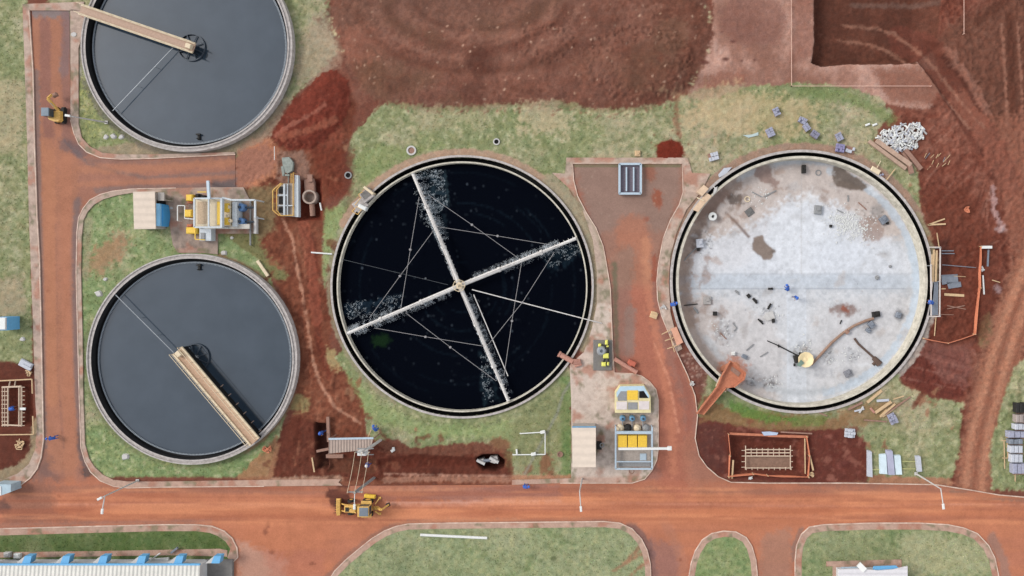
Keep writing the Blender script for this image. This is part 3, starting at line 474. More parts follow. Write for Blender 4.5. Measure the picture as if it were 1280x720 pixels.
tone(G, N3, .84, 1.16); tone(G, N5, .9, 1.1); G *= (1+(fbm(4, 77, 3)-.5)[..., None]*np.array([.22, 0, -.1], np.float32)); G *= np.array([1.0, 1.0, .97], np.float32)
q_red = ramp(G[..., 0]/G[..., 1], 1.7, 2.4)[..., None]; G *= 1-q_red*(1-np.array([.93, 1.06, 1.05], np.float32)); G[680:, :] *= 1.
paint(PC, mpoly([(-120, -100), (1400, -100), (1400, 820), (-120, 820)], 2), (200, 176, 160), .5, ramp(N20*.5+N8*.5, .3, .55)); paint(PC, mpoly([(704, 380), (830, 380), (830, 610), (704, 610)], 3), (214, 196, 182), .75, ramp(N20*.5+N8*.5, .28, .5)); paint(PC, mpoly([(-120, 596), (1400, 596), (1400, 820), (-120, 820)], 2), (190, 150, 130), .6); paint(PC, mpoly([(-120, -100), (1400, -100), (1400, 820), (-120, 820)], 2), (176, 122, 100), .75, ramp(fbm(14, 81, 4), .52, .66)); paint(PC, mpoly([(-120, -100), (1400, -100), (1400, 820), (-120, 820)], 2), (118, 116, 88), .7, ramp(fbm(9, 82, 4), .6, .7)); specks(PC, [(0, 5), (50, 5), (50, 600), (20, 600)], 100, .8, (130, 92, 76), 83, .6)
tone(PC, N3, .86, 1.12)
tone(RC, N3, .94, 1.06); tone(RC, fbm(12, 91, 4), .88, 1.12); specks(RC, [(40, 20), (88, 20), (110, 600), (50, 600)], 160, .8, (140, 84, 66), 92, .5); specks(RC, [(760, 300), (820, 300), (860, 600), (760, 600)], 120, .8, (130, 78, 62), 93, .5)
paint(RC, mpoly([(-90, 610), (1390, 610), (1390, 655), (-90, 655)], 6), (222, 150, 112), .5, ramp(fbm(20, 94, 4, 8, .35), .52, .62)); paint(RC, mpoly([(-90, 606), (1390, 606), (1390, 656), (-90, 656)], 6), (160, 96, 74), .45, ramp(fbm(20, 95, 4, 8, .35), .54, .64))
RC *= np.array([1.04, 1.01, .95], np.float32); sl_, m_, d_ = mpoly([(700, 190), (870, 190), (845, 300), (815, 360), (770, 360)], 14, 12, N20); RC[sl_] *= 1-m_[..., None]*(1-np.array([.98, 1.14, 1.12], np.float32))
for _ in range(90): x_, y_ = _r.uniform(876, 1082), _r.uniform(536, 600); paint(G, mell(x_, y_, _r.uniform(1.5, 7), _r.uniform(1, 4), _r.uniform(0, 180), 2, 4, N5), _r.choice([(90, 46, 40), (132, 78, 68), (150, 98, 84), (84, 44, 40)]), .5)
for _ in range(60): paint(G, mell(838+_r.gauss(0, 12), 190+_r.gauss(0, 11), _r.uniform(.6, 2.5), _r.uniform(.5, 1.5), 0, 1, 1), (118, 52, 40), .8)

sl_, m_, d_ = mpoly([(292, 192), (312, 184), (334, 180), (346, 196), (340, 214), (320, 226), (304, 236), (292, 236)], 7, 9, N8); m_ = m_[..., None]*.92; G[sl_] = G[sl_]*(1-m_)+RC[sl_]*m_
q_g = ramp(G[..., 1]/G[..., 0], .95, 1.2)[..., None]; G *= 1-q_g*(1-np.array([1.06, 1.0, 1.03], np.float32))
# ------------------------------------------------------------------ floor of the empty right-hand tank
FC = canvas((206, 208, 212)); tone(FC, N20, .88, 1.08); tone(FC, N8, .9, 1.08)
def fm(pts, c, k=.8, s=4, a=5, nz=None): paint(FC, mpoly(pts, s, a, nz), c, k)
paint(FC, mpoly([(840, 200), (1170, 200), (1170, 300), (1060, 300), (1045, 262), (1000, 280), (960, 300), (930, 330), (860, 350), (840, 350)], 12, 14, N20), (204, 188, 178), .85)
fm([(850, 368), (905, 372), (960, 395), (985, 430), (975, 500), (900, 500), (850, 440)], (200, 186, 178), .8, 10, 12, N20)
paint(FC, mpoly([(1020, 380), (1150, 370), (1140, 440), (1080, 480), (1020, 500), (1015, 430)], 12, 14, N20), (202, 196, 194), .8)
paint(FC, mell(1000, 292, 42, 46, 10, 16, 18, N20), (236, 238, 240), .85); paint(FC, mell(1050, 322, 34, 22, 0, 12, 12, N20), (212, 220, 230), .7)
paint(FC, mpoly([(862, 300), (930, 288), (985, 250), (1050, 255), (1110, 300), (1140, 330), (1140, 346), (862, 346)], 8, 12, N8), (220, 222, 227), .8); paint(FC, mpoly([(880, 366), (1145, 366), (1130, 430), (1060, 490), (980, 500), (900, 450)], 10, 20, N8), (214, 213, 214), .65)
paint(FC, mline([(858, 352), (1152, 352)], 8, 2, 1), (198, 204, 212), .8)
for y_ in (342.5, 361): paint(FC, mline([(860, y_), (1150, y_)], .5, .8, .6), (164, 170, 178), .75)
for x_ in (985, 1007): paint(FC, mline([(x_, 362), (x_, 505)], .6, 1, .5), (222, 226, 232), .8)
paint(FC, mline([(996, 364), (996, 506)], 11, 3, 2), (214, 218, 224), .5)
paint(FC, mline([(1002, 200), (1002, 342)], .5, .8), (186, 182, 180), .6)
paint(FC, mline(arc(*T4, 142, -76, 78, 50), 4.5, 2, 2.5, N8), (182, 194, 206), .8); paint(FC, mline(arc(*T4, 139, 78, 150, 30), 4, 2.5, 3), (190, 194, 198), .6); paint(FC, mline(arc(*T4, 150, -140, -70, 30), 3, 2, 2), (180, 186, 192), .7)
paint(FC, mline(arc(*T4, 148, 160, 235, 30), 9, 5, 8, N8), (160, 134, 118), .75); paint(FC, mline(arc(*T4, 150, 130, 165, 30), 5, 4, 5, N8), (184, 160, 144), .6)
fm([(942, 297), (953, 294), (957, 302), (968, 314), (964, 325), (954, 324), (940, 311)], (134, 116, 104), .95, 1, 1.5, N5); paint(FC, mell(967, 314, 3, 2.6, 0, 1, 1), (116, 104, 96), .9)
paint(FC, mline([(908, 266), (918, 276), (936, 296)], 1.6, 1.2, 1, N5), (120, 98, 88), .85)
fm([(1040, 207), (1052, 210), (1066, 220), (1086, 232), (1078, 238), (1062, 237), (1046, 234), (1041, 226)], (112, 98, 88), .95, 1.2, 2, N5)
fm([(944, 206), (964, 204), (966, 222), (974, 228), (970, 234), (950, 226), (942, 218)], (150, 124, 114), .85, 2, 4, N5)
paint(FC, mell(920, 250, 10, 6, 0, 3, 6, N5), (92, 78, 70), .85); paint(FC, mline([(904, 240), (890, 258), (872, 270)], 7, 5, 7, N8), (140, 112, 100), .65)
paint(FC, mell(1090, 286, 16, 16, 0, 4, 8, N8), (164, 140, 128), .8); paint(FC, mell(1096, 263, 8, 8, 0, 4, 5), (150, 146, 144), .6); paint(FC, mell(872, 300, 8, 14, 10, 4, 6, N8), (130, 112, 104), .7)
paint(FC, mell(1055, 387, 15, 8, 0, 5, 5, N8), (140, 116, 108), .85); paint(FC, mell(1057, 387, 5, 4, 0, 3, 3), (148, 78, 54), .8); paint(FC, mell(1124, 393, 6, 7, 0, 3, 3), (128, 128, 132), .7)
paint(FC, mell(909, 478, 26, 14, 0, 8, 8), (196, 180, 170), .4); paint(FC, mell(914, 466, 22, 18, -45, 5, 7, N8), (190, 122, 94), .8)
for e_ in [(1060, 466, 10, 6, 0, 3, 5), (1028, 465, 10, 5, 0, 3, 5), (1066, 444, 9, 8, 0, 3, 6), (1035, 446, 8, 8, 0, 3, 6), (963, 478, 10, 7, 0, 3, 6), (1003, 440, 12, 12, 0, 4, 6), (935, 480, 9, 6, 0, 3, 5), (905, 415, 12, 14, 0, 4, 7)]: paint(FC, mell(*e_, N5), (140, 142, 148), .55, N5)
R_ = random.Random(44)
for (cx_, cy_, rx_, ry_, n_) in ((1003, 438, 12, 10, 60), (963, 478, 11, 8, 60), (905, 412, 13, 16, 50), (1036, 446, 8, 10, 30), (935, 478, 10, 6, 40), (960, 390, 20, 8, 30), (882, 300, 10, 22, 50), (1066, 443, 9, 8, 30), (1085, 270, 20, 16, 40)):
    for _ in range(n_): paint(FC, mell(R_.gauss(cx_, rx_*.5), R_.gauss(cy_, ry_*.5), R_.uniform(.5, 1.6), R_.uniform(.4, .8), R_.uniform(0, 180), .6), R_.choice([(92, 94, 98), (70, 66, 64), (232, 234, 236), (150, 140, 132)]), .75)
for _ in range(60): paint(FC, mell(R_.uniform(850, 1150), R_.uniform(205, 500), R_.uniform(3, 12), R_.uniform(1, 5), R_.uniform(0, 180), 2.5, 4, N5), R_.choice([(176, 160, 148), (188, 186, 186), (160, 150, 142), (226, 228, 232)]), .4)
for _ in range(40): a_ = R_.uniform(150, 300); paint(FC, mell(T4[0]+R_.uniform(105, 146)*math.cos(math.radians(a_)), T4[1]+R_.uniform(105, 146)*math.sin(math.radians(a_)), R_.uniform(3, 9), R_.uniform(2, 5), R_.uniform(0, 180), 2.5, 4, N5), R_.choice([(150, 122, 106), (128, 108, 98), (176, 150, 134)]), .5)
for _ in range(900): paint(FC, mell(R_.uniform(850, 1150), R_.uniform(205, 500), R_.uniform(.3, .9), R_.uniform(.3, .6), R_.uniform(0, 180), .6), R_.choice([(120, 116, 112), (238, 238, 238), (160, 140, 126)]), .5)
tone(FC, N3, .9, 1.08); tone(FC, N5, .9, 1.08); tone(FC, ramp(fbm(6, 61, 3), .5, .7), 1.0, .9)
def sample(A, xs, ys):                           # colours of canvas A at photo pixels xs, ys; mirrored beyond its border
    ix = np.abs(np.asarray(xs)-CX0); iy = np.abs(np.asarray(ys)-CY0)
    ix = np.mod(ix, 2*(CW-1)); ix = np.where(ix > CW-1, 2*(CW-1)-ix, ix); iy = np.mod(iy, 2*(CH-1)); iy = np.where(iy > CH-1, 2*(CH-1)-iy, iy)
    x0 = np.clip(ix.astype(int), 0, CW-2); y0 = np.clip(iy.astype(int), 0, CH-2); tx = (ix-x0)[:, None]; ty = (iy-y0)[:, None]
    if A.ndim == 2: A = A[..., None]
    return (A[y0, x0]*(1-tx)+A[y0, x0+1]*tx)*(1-ty)+(A[y0+1, x0]*(1-tx)+A[y0+1, x0+1]*tx)*ty
def set_albedo(me, cols):
    a = me.color_attributes.new('albedo', 'FLOAT_COLOR', 'POINT'); c = np.ones((len(cols), 4), np.float32); c[:, :3] = cols; a.data.foreach_set('color', c.ravel())
def app(x, y, z): f = H/(H-z); return NX+((x*10+640)-NX)*f, NY+((360-y*10)-NY)*f     # inverse of W
def resample(pts, st):
    r = []; n = len(pts)
    for i in range(n):
        a = Vector(pts[i]); b = Vector(pts[(i+1) % n]); k = max(1, int((b-a).length/st)); r += [tuple(a+(b-a)*(j/k)) for j in range(k)]
    return r
def sheet(name, polys, z, A, m, st=2.0, skirt=0., zf=None, label=None):   # fine flat mesh inside outlines (photo px) at height z, coloured from canvas A
    f = (H-z)/H; PP = [[(NX+(x-NX)*f, NY+(y-NY)*f) for x, y in p] for p in polys]; vs = []; fs = []
    for p in PP:
        q = resample(p, st*2); a = sum(q[i][0]*q[(i+1) % len(q)][1]-q[(i+1) % len(q)][0]*q[i][1] for i in range(len(q)))
        if a < 0: q = q[::-1]
        fs.append(list(range(len(vs), len(vs)+len(q)))); vs += q
    x0, x1 = min(v[0] for v in vs), max(v[0] for v in vs); y0, y1 = min(v[1] for v in vs), max(v[1] for v in vs)
    x0c, x1c, y0c, y1c = max(x0, -40), min(x1, 1320), max(y0, -40), min(y1, 760)
    X, Y = np.meshgrid(np.arange(x0c, x1c, st), np.arange(y0c, y1c, st)); X = X+(np.arange(X.shape[0]) % 2)[:, None]*st*.5; ok = np.zeros(X.shape, bool)
    for p in PP: ok |= inside(X, Y, p) & (segdist(X, Y, p, True) > st*.45)
    nb = len(vs); allv = [Vector(v) for v in vs]+[Vector((a, b)) for a, b in zip(X[ok], Y[ok])]
    out = delaunay_2d_cdt(allv, [], fs, 1, 1e-3); ov = np.array([tuple(v) for v in out[0]]); tri = [tuple(t) for t in out[2]]
    xw = (ov[:, 0]-640)*.1; yw = (360-ov[:, 1])*.1; zz = np.full(len(ov), z) if zf is None else zf(xw, yw)
    V = [tuple(v) for v in np.stack([xw, yw, zz], 1)]; ax, ay = app(xw, yw, z); cols = sample(A, ax, ay)
    tri = [t if ((xw[t[1]]-xw[t[0]])*(yw[t[2]]-yw[t[0]])-(xw[t[2]]-xw[t[0]])*(yw[t[1]]-yw[t[0]])) > 0 else t[::-1] for t in tri]
    if skirt:
        cnt = {}
        for t in tri:
            for i in range(3): e = (t[i], t[(i+1) % 3]); cnt[e] = 1
        be = [e for e in cnt if (e[1], e[0]) not in cnt]; mp = {}; extra = []
        for e in be:
            for i in e:
                if i not in mp: mp[i] = len(V)+len(extra); extra.append((V[i][0], V[i][1], V[i][2]-skirt))
        ci = list(mp.keys()); V += extra; cols = np.vstack([cols, cols[ci]]); tri += [(e[1], e[0], mp[e[0]], mp[e[1]]) for e in be]
    me = bpy.data.meshes.new(name); me.from_pydata(V, [], tri); me.update(); set_albedo(me, cols); me.materials.append(m)
    o = bpy.data.objects.new(name, me); COL.objects.link(o); o['kind'] = 'structure'; return o
# ------------------------------------------------------------------ the ground, one sheet to the horizon
def axis(a, b, st, far):
    r = list(np.arange(a, b, st)); s = st; x = r[-1]
    while x < far: s = min(s*1.16, 120); x += s; r.append(x)
    s = st; x = a; lo = []
    while x > -far: s = min(s*1.16, 120); x -= s; lo.append(x)
    return np.array(lo[::-1]+r)
for M_ in (mpoly(ROAD1, 1.5),): sl_, m_, d_ = M_; HT[sl_] = HT[sl_]*(1-m_)-.1*np.clip((d_-0)/2, 0, 1)*m_
XA = axis(-66, 66, .15, 2500.); YA = axis(-38.5, 38.5, .15, 2500.); gx, gy = np.meshgrid(XA, YA)
fx, fy = gx.ravel(), gy.ravel(); hx = sample(HT, fx*10+640, 360-fy*10)[:, 0]; far_ = (np.abs(fx) > 76) | (np.abs(fy) > 46); hx = np.where(far_, -.12, hx)
nx_, ny_ = len(XA), len(YA); idx = np.arange(nx_*ny_).reshape(ny_, nx_)
q_ = np.stack([idx[:-1, :-1], idx[:-1, 1:], idx[1:, 1:], idx[1:, :-1]], -1).reshape(-1, 4)
qcx = fx[q_].mean(1); qcy = fy[q_].mean(1); keep = np.ones(len(q_), bool); TW = {}
for k_, (T, R, z) in dict(a=(T1, 13.1, .9), b=(T2, 13.05, .9), c=(T3, 16.45, .3), d=(T4, 16.45, .3)).items():
    c_ = W(T[0], T[1], z); TW[k_] = c_; keep &= (qcx-c_.x)**2+(qcy-c_.y)**2 > (R-.28)**2
q_ = q_[keep]; me = bpy.data.meshes.new('ground'); me.vertices.add(len(fx)); me.vertices.foreach_set('co', np.stack([fx, fy, hx], 1).astype(np.float32).ravel())
me.loops.add(len(q_)*4); me.loops.foreach_set('vertex_index', q_.ravel().astype(np.int32)); me.polygons.add(len(q_)); me.polygons.foreach_set('loop_start', np.arange(0, len(q_)*4, 4, dtype=np.int32)); me.update(calc_edges=True); me.validate()
gc = sample(G, fx*10+640, 360-fy*10); set_albedo(me, gc); MG = mat_vc('earth_and_grass', .95, 5., 16., .30, .5, .035, .05); me.materials.append(MG)
go = bpy.data.objects.new('ground', me); COL.objects.link(go); go['kind'] = 'structure'
# roads and paving
MR = mat_vc('dusty_asphalt', .9, 4., 16., .16, .4, .02, .1); MPV = mat_vc('old_concrete', .85, 5., 26., .20, .5, .03, .2)
sheet('road', [ROAD1], .02, RC, MR, 2.2)
Z = .12
PAVE_L = [(28, 5), (105, 2), (103, 13), (36, 13), (41, 90), (43, 180), (46, 270), (49, 320), (51, 400), (53, 500), (54, 550), (51, 572), (46, 586), (37, 598), (25, 607), (14, 611), (-60, 614), (-60, 600), (4, 599), (22, 592), (36, 580), (44, 562), (46, 530), (44, 500), (41, 400), (38, 320), (36, 270), (34, 180), (31, 90)]
sheet('pavement', [PAVE_L], Z, PC, MPV, 2.2, .25)
sheet('pavement', [[(88, 12), (88, 150), (92, 166), (98, 180), (108, 190), (125, 197), (150, 199), (190, 198), (294, 193), (293, 190), (190, 193), (150, 193), (128, 191), (112, 183), (102, 172), (98, 155), (98, 60), (104, 40), (106, 13)]], Z, PC, MPV, 2.2, .25)
sheet('pavement', [ISL_B[:20]+[(428, 607), (423, 603), (426, 599), (330, 600), (200, 602), (160, 602), (142, 600), (129, 594), (118, 584), (111, 573), (106, 555), (104, 500), (103, 420), (101, 340), (102, 296), (104, 276), (109, 265), (117, 256), (129, 249), (146, 244), (165, 241), (205, 240), (212, 282), (216, 306), (222, 316), (253, 316), (272, 318), (272, 292), (318, 292), (318, 262), (304, 234)]], Z, PC, MPV, 2.2, .25)
sheet('pavement', [[(640, 606), (700, 604), (790, 604), (806, 599), (815, 588), (821, 575), (823, 560), (823, 500), (820, 487), (812, 477), (802, 470), (790, 467), (768, 466), (766, 440), (763, 360), (758, 330), (754, 308), (745, 285), (733, 266), (722, 245), (717, 225), (716, 204), (853, 204), (854, 240), (849, 256), (838, 275), (829, 298), (823, 330), (821, 352), (822, 375), (827, 395), (834, 412), (846, 440), (853, 436), (843, 410), (838, 390), (836, 352), (838, 320), (846, 290), (858, 262), (876, 240), (888, 217), (865, 216), (860, 197), (708, 197), (706, 217), (690, 216), (712, 236), (728, 262), (741, 300), (746, 340), (746, 380), (740, 410), (730, 440), (712, 456), (714, 500), (714, 598), (640, 600)]], Z, PC, MPV, 2.2, .25)
for nm, O_, wd_ in (('l', LAWN_L, 8), ('c', LAWN_C, 7), ('s', LAWN_S, 7), ('r', LAWN_R, 8)):
    I_ = inset(O_, wd_); lw = sheet('lawn', [O_], .1, G, MG, 2.2)
    ys = [p for p in O_ if p[1] < 760 and p[0] > -60]; yi = [p for p in I_ if p[1] < 790 and p[0] > -90]
    sheet('pavement', [ys+yi[::-1] if nm != 'l' else [(-60, 662), (0, 661), (120, 658), (200, 656), (245, 656), (265, 658), (280, 664), (290, 673), (296, 685), (297, 697), (291, 703), (284, 697), (288, 686), (282, 677), (272, 670), (262, 666), (245, 664), (200, 664), (120, 666), (-60, 671)]], Z, PC, MPV, 2.2, .25)
sheet('pavement', [[(-60, 691), (120, 689), (222, 687), (275, 686), (284, 688), (284, 696), (222, 694), (120, 695.5), (-60, 698)]], Z+.02, PC, MPV, 2.2, .2)
# kerb stones along the road edge
MK = mat('kerb_concrete', (226, 204, 186), .8, .22, .9, bump=.5, dirt=(150, 96, 76))
def kerb(pts, w=.11, z=.15):
    P = [W(x, y, z) for x, y in pts if -60 < x < 1340 and -60 < y < 780]; mb = MB()
    L_ = []; 
    for i, p in enumerate(P):
        a = P[max(0, i-1)]; b = P[min(len(P)-1, i+1)]; t = (b-a).normalized(); n = Vector((-t.y, t.x, 0))
        L_.append((p+n*w/2, p-n*w/2))
    V = []; F = []
    for l, r in L_: V += [(l.x, l.y, -.1), (l.x, l.y, z), (r.x, r.y, z), (r.x, r.y, -.1)]
    for i in range(len(L_)-1):
        for j in range(3): F.append((i*4+j, i*4+j+1, i*4+5+j, i*4+4+j))
    mb.add(V, F); o = mb.build('kerb', MK); o['kind'] = 'structure'
kerb(ISL_A[1:9]); kerb(ISL_B[1:20]); kerb(ISL_B[21:-1]); kerb([(36, 13), (41, 90), (43, 180), (46, 270), (49, 320), (51, 400), (53, 500), (54, 550), (51, 572), (46, 586), (37, 598), (25, 607), (14, 611), (-50, 614)])
for O_ in (LAWN_L, LAWN_C, LAWN_S, LAWN_R): kerb(O_)
# ------------------------------------------------------------------ the four round tanks
M_wall = mat('tank_concrete', (196, 188, 184), .85, .25, 2.5, bump=.5, dirt=(120, 112, 104)); M_dark = mat('algae_dark_concrete', (34, 34, 36), .8, .4, 2.); M_pale = mat('lime_pale_concrete', (218, 210, 194), .8, .2, 1.6, dirt=(128, 122, 104))
M_black = mat('black_channel', (14, 14, 16), .6, .4, 2.); M_steel = mat('galvanised_steel', (168, 172, 176), .45, .15, 5., .4); M_dsteel = mat('dark_painted_steel', (66, 74, 84), .5, .3, 6., .3)
M_weir = mat('weir_plate', (150, 158, 166), .5, .3, 6.)
mw = bpy.data.materials.new('settled_water'); mw.use_nodes = True; p_ = mw.node_tree.nodes['Principled BSDF']; p_.inputs['Base Color'].default_value = (*c3(90, 100, 112), 1); p_.inputs['Roughness'].default_value = .04; p_.inputs['IOR'].default_value = 1.66; p_.inputs['Specular IOR Level'].default_value = .5
n_ = mw.node_tree; g_ = n_.nodes.new('ShaderNodeNewGeometry'); t_ = n_.nodes.new('ShaderNodeTexNoise'); t_.inputs['Scale'].default_value = .35; t_.inputs['Detail'].default_value = 8; n_.links.new(g_.outputs['Position'], t_.inputs['Vector'])
r_ = n_.nodes.new('ShaderNodeValToRGB'); r_.color_ramp.elements[0].position = .3; r_.color_ramp.elements[0].color = (*c3(46, 59, 71), 1); r_.color_ramp.elements[1].position = .72; r_.color_ramp.elements[1].color = (*c3(56, 68, 80), 1); n_.links.new(t_.outputs['Fac'], r_.inputs[0]); n_.links.new(r_.outputs[0], p_.inputs['Base Color'])
t2_ = n_.nodes.new('ShaderNodeTexNoise'); t2_.inputs['Scale'].default_value = 2.5; t2_.inputs['Detail'].default_value = 5; n_.links.new(g_.outputs['Position'], t2_.inputs['Vector']); b_ = n_.nodes.new('ShaderNodeBump'); b_.inputs['Distance'].default_value = .004; b_.inputs['Strength'].default_value = .4; n_.links.new(t2_.outputs['Fac'], b_.inputs['Height']); n_.links.new(b_.outputs[0], p_.inputs['Normal'])
def clarifier(c, R, lab):
    t = thing('clarifier_tank', (c.x, c.y, -.2), lab, 'tank', 'round settling tanks')
    m = MB(); m.ring(c, [(R, -.6), (R, .9), (R-.16, .9), (R-.16, .8), (R-.42, .8), (R-.42, .9), (R-.6, .9), (R-.6, .88)], 160); m.build('wall', M_wall, t)
    m = MB(); m.ring(c, [(R-.6, .885), (R-.62, -.1), (R-1.05, -.1)], 160); m.build('launder', M_dark, t)
    m = MB(); m.ring(c, [(R-.98, -.3), (R-.98, .24), (R-1.05, .24), (R-1.05, -.3)], 160)
    n = 420
    for i in range(n):                           # v-notch teeth of the overflow weir
        a = 2*math.pi*i/n; b = 2*math.pi*(i+.5)/n; r1 = R-1.06; r2 = R-1.18
        m.add([(c[0]+math.cos(a)*r1, c[1]+math.sin(a)*r1, .25), (c[0]+math.cos(b)*r1, c[1]+math.sin(b)*r1, .25), (c[0]+math.cos(b)*r2, c[1]+math.sin(b)*r2, .24), (c[0]+math.cos(a)*r2, c[1]+math.sin(a)*r2, .24)], [(0, 1, 2, 3)])
    m.build('weir', M_weir, t)
    w = MB(); w.disc(c, R-1.0, .12, 160); o = w.build('water', mw); o['kind'] = 'structure'
    return t
clarifier(TW['a'], 13.1, 'round settling tank of grey water cut by the top edge, at the upper left')
clarifier(TW['b'], 13.05, 'round settling tank of grey water beside the small beige roofed shed, lower left')
# centre: trickling filter
c = TW['c']; t3 = thing('trickling_filter', (c.x, c.y, -.2), 'round black filter tank with four white spraying arms, in the centre', 'tank')
m = MB(); m.ring(c, [(16.42, -1), (16.42, .3), (16.15, .3), (16.15, .29)], 200); m.build('outer_wall', M_wall, t3)
m = MB(); m.ring(c, [(16.15, .29), (16.15, -1.6), (15.5, -1.6)], 200); m.build('channel', M_black, t3)
m = MB(); m.ring(c, [(15.62, -1.6), (15.62, .3), (15.45, .3), (15.45, -.5)], 200); m.build('inner_wall', M_pale, t3)
BC = canvas((8, 11, 19)); R_ = random.Random(5)
def streak(pts, c_, k, s=3, a=6): paint(BC, mpoly(pts, s, a, N5), c_, k, ramp(N5, .35, .65))
for i_ in range(26): r0 = R_.uniform(30, 150); a0 = R_.uniform(0, 360); paint(BC, mline(arc(*T3, r0, a0, a0+R_.uniform(20, 70), 14), .8, 1.5, 1), (18, 27, 36), R_.uniform(.3, .8))
streak([(525, 214), (556, 214), (560, 258), (540, 262)], (46, 62, 72), .7); streak([(532, 258), (556, 262), (556, 300), (546, 300)], (36, 48, 56), .6); streak([(430, 380), (500, 370), (500, 384), (434, 396)], (34, 48, 60), .7); streak([(598, 440), (612, 450), (622, 500), (606, 506)], (32, 46, 54), .7); streak([(676, 318), (724, 302), (728, 318), (690, 340)], (28, 42, 52), .7)
paint(BC, mell(476, 427, 10, 8, 0, 5, 5), (26, 46, 26), .8); paint(BC, mline([(556, 214), (561, 254)], .7, 1, .5), (60, 78, 84), .6)
for _ in range(200):
    a_ = R_.uniform(0, 6.28); q_2 = 150*math.sqrt(R_.random()); paint(BC, mell(T3[0]+q_2*math.cos(a_), T3[1]+q_2*math.sin(a_), R_.uniform(.4, 1), R_.uniform(.3, .7), 0, .6), (96, 108, 120), R_.uniform(.1, .6))
o = sheet('filter_bed', [arc(*T3, 154.6, 0, 360, 140)[:-1]], -.5, BC, mat_vc('wet_black_media', .7, 6., 26., .4, .5, .03, .0), 2.4); del o['kind']; o.parent = t3; o.location = -t3.location
# right: empty tank under repair
c = TW['d']; t4 = thing('empty_tank', (c.x, c.y, -.2), 'round empty concrete tank with pale rubble strewn floor, on the right', 'tank')
m = MB(); m.ring(c, [(16.45, -1), (16.45, .3), (16.12, .3), (16.12, .29)], 200); m.build('outer_wall', M_wall, t4)
m = MB(); m.ring(c, [(16.12, .29), (16.12, -1.6), (15.5, -1.6)], 200); m.build('channel', M_black, t4)
m = MB(); m.ring(c, [(15.66, -1.6), (15.66, .3), (15.36, .3), (15.34, -1.45)], 200); m.build('inner_wall', M_pale, t4)
def zf4(x, y): r = np.hypot(x-c.x, y-c.y); return -1.45+.3*np.clip((r-14.3)/1.05, 0, 1)**1.5+np.clip((14-r)/14, 0, 1)*-.12
fpt = []
for i in range(160):
    a = 2*math.pi*i/160; q = app(c.x+15.42*math.cos(a), c.y+15.42*math.sin(a), -1.45); fpt.append(q)
o = sheet('tank_floor', [fpt], -1.45, FC, mat_vc('tank_floor_screed', .8, 5., 18., .13, .3, .03, .2), 1.5, zf=zf4); del o['kind']; o.parent = t4; o.location = -t4.location
# ================================================================== things
m_white = mat('white_painted_steel', (232, 232, 228), .5, .1, 6.); m_yel = mat('yellow_paint', (246, 206, 66), .5, .14, 5., dirt=(210, 160, 80)); m_yel2 = mat('machine_yellow', (238, 192, 104), .5, .2, 5., dirt=(170, 120, 70))
m_blue = mat('light_blue_paint', (112, 180, 226), .5, .12, 5.); m_blue2 = mat('pale_blue_steel', (186, 202, 214), .5, .15, 5.); m_pole = mat('lamp_pole_grey', (206, 202, 198), .5, .15, 5.); m_cream = mat('cream_painted_rail', (230, 210, 178), .55, .15, 5.)
m_deck = mat('weathered_deck', (196, 166, 146), .8, .2, 4., bump=.4); m_deck2 = mat('rusty_orange_deck', (208, 172, 142), .8, .25, 4., bump=.4); m_roof = mat('beige_ribbed_roof', (224, 206, 188), .7, .1, 1.5, rib=(1, .9)); m_roofx = mat('grey_ribbed_roof', (220, 217, 208), .7, .14, 1.5, rib=(0, .5))
m_grey = mat('mid_grey_steel', (150, 150, 150), .6, .2, 6.); m_dgrey = mat('dark_rubber', (46, 44, 42), .8, .3, 6.); m_pink = mat('dusty_pink_pipe', (196, 148, 132), .8, .2, 5., dirt=(160, 96, 76)); m_rust = mat('rusty_orange_steel', (196, 126, 96), .8, .2, 3., dirt=(160, 92, 66), bump=.4)
m_wood = mat('raw_timber', (214, 182, 142), .85, .2, 6., bump=.4); m_wood2 = mat('old_timber', (160, 124, 108), .9, .25, 5., bump=.5); m_conc = mat('fresh_concrete', (204, 200, 196), .85, .15, 4., bump=.4); m_block = mat('bluish_concrete_block', (164, 168, 190), .85, .2, 5., bump=.4, dirt=(140, 130, 130)); m_block2 = mat('pale_block', (198, 200, 208), .85, .15, 5., bump=.4)
m_glass = mat('tinted_glass', (60, 72, 84), .15, .2, 3., spec=.5); m_screed = mat('grey_slab', (128, 124, 120), .85, .2, 3., bump=.4); m_net = mat('orange_safety_mesh', (216, 132, 98), .7, .2, 6.); m_rebar = mat('pale_rebar', (214, 190, 166), .7, .2, 6.); m_pit = mat('dark_opening', (16, 15, 15), .9, .3, 3.)
m_gray_plate = mat('steel_plate', (140, 146, 156), .55, .25, 3., .2); m_rubble = mat('white_rubble', (226, 226, 222), .85, .15, 5., bump=.4)
def V(px, py, z=0.): return W(px, py, z)
def pw(px, py, z): v = W(px, py, z); return Vector((v.x, v.y, z))
m_steel, m_dsteel, m_wall = M_steel, M_dsteel, M_wall
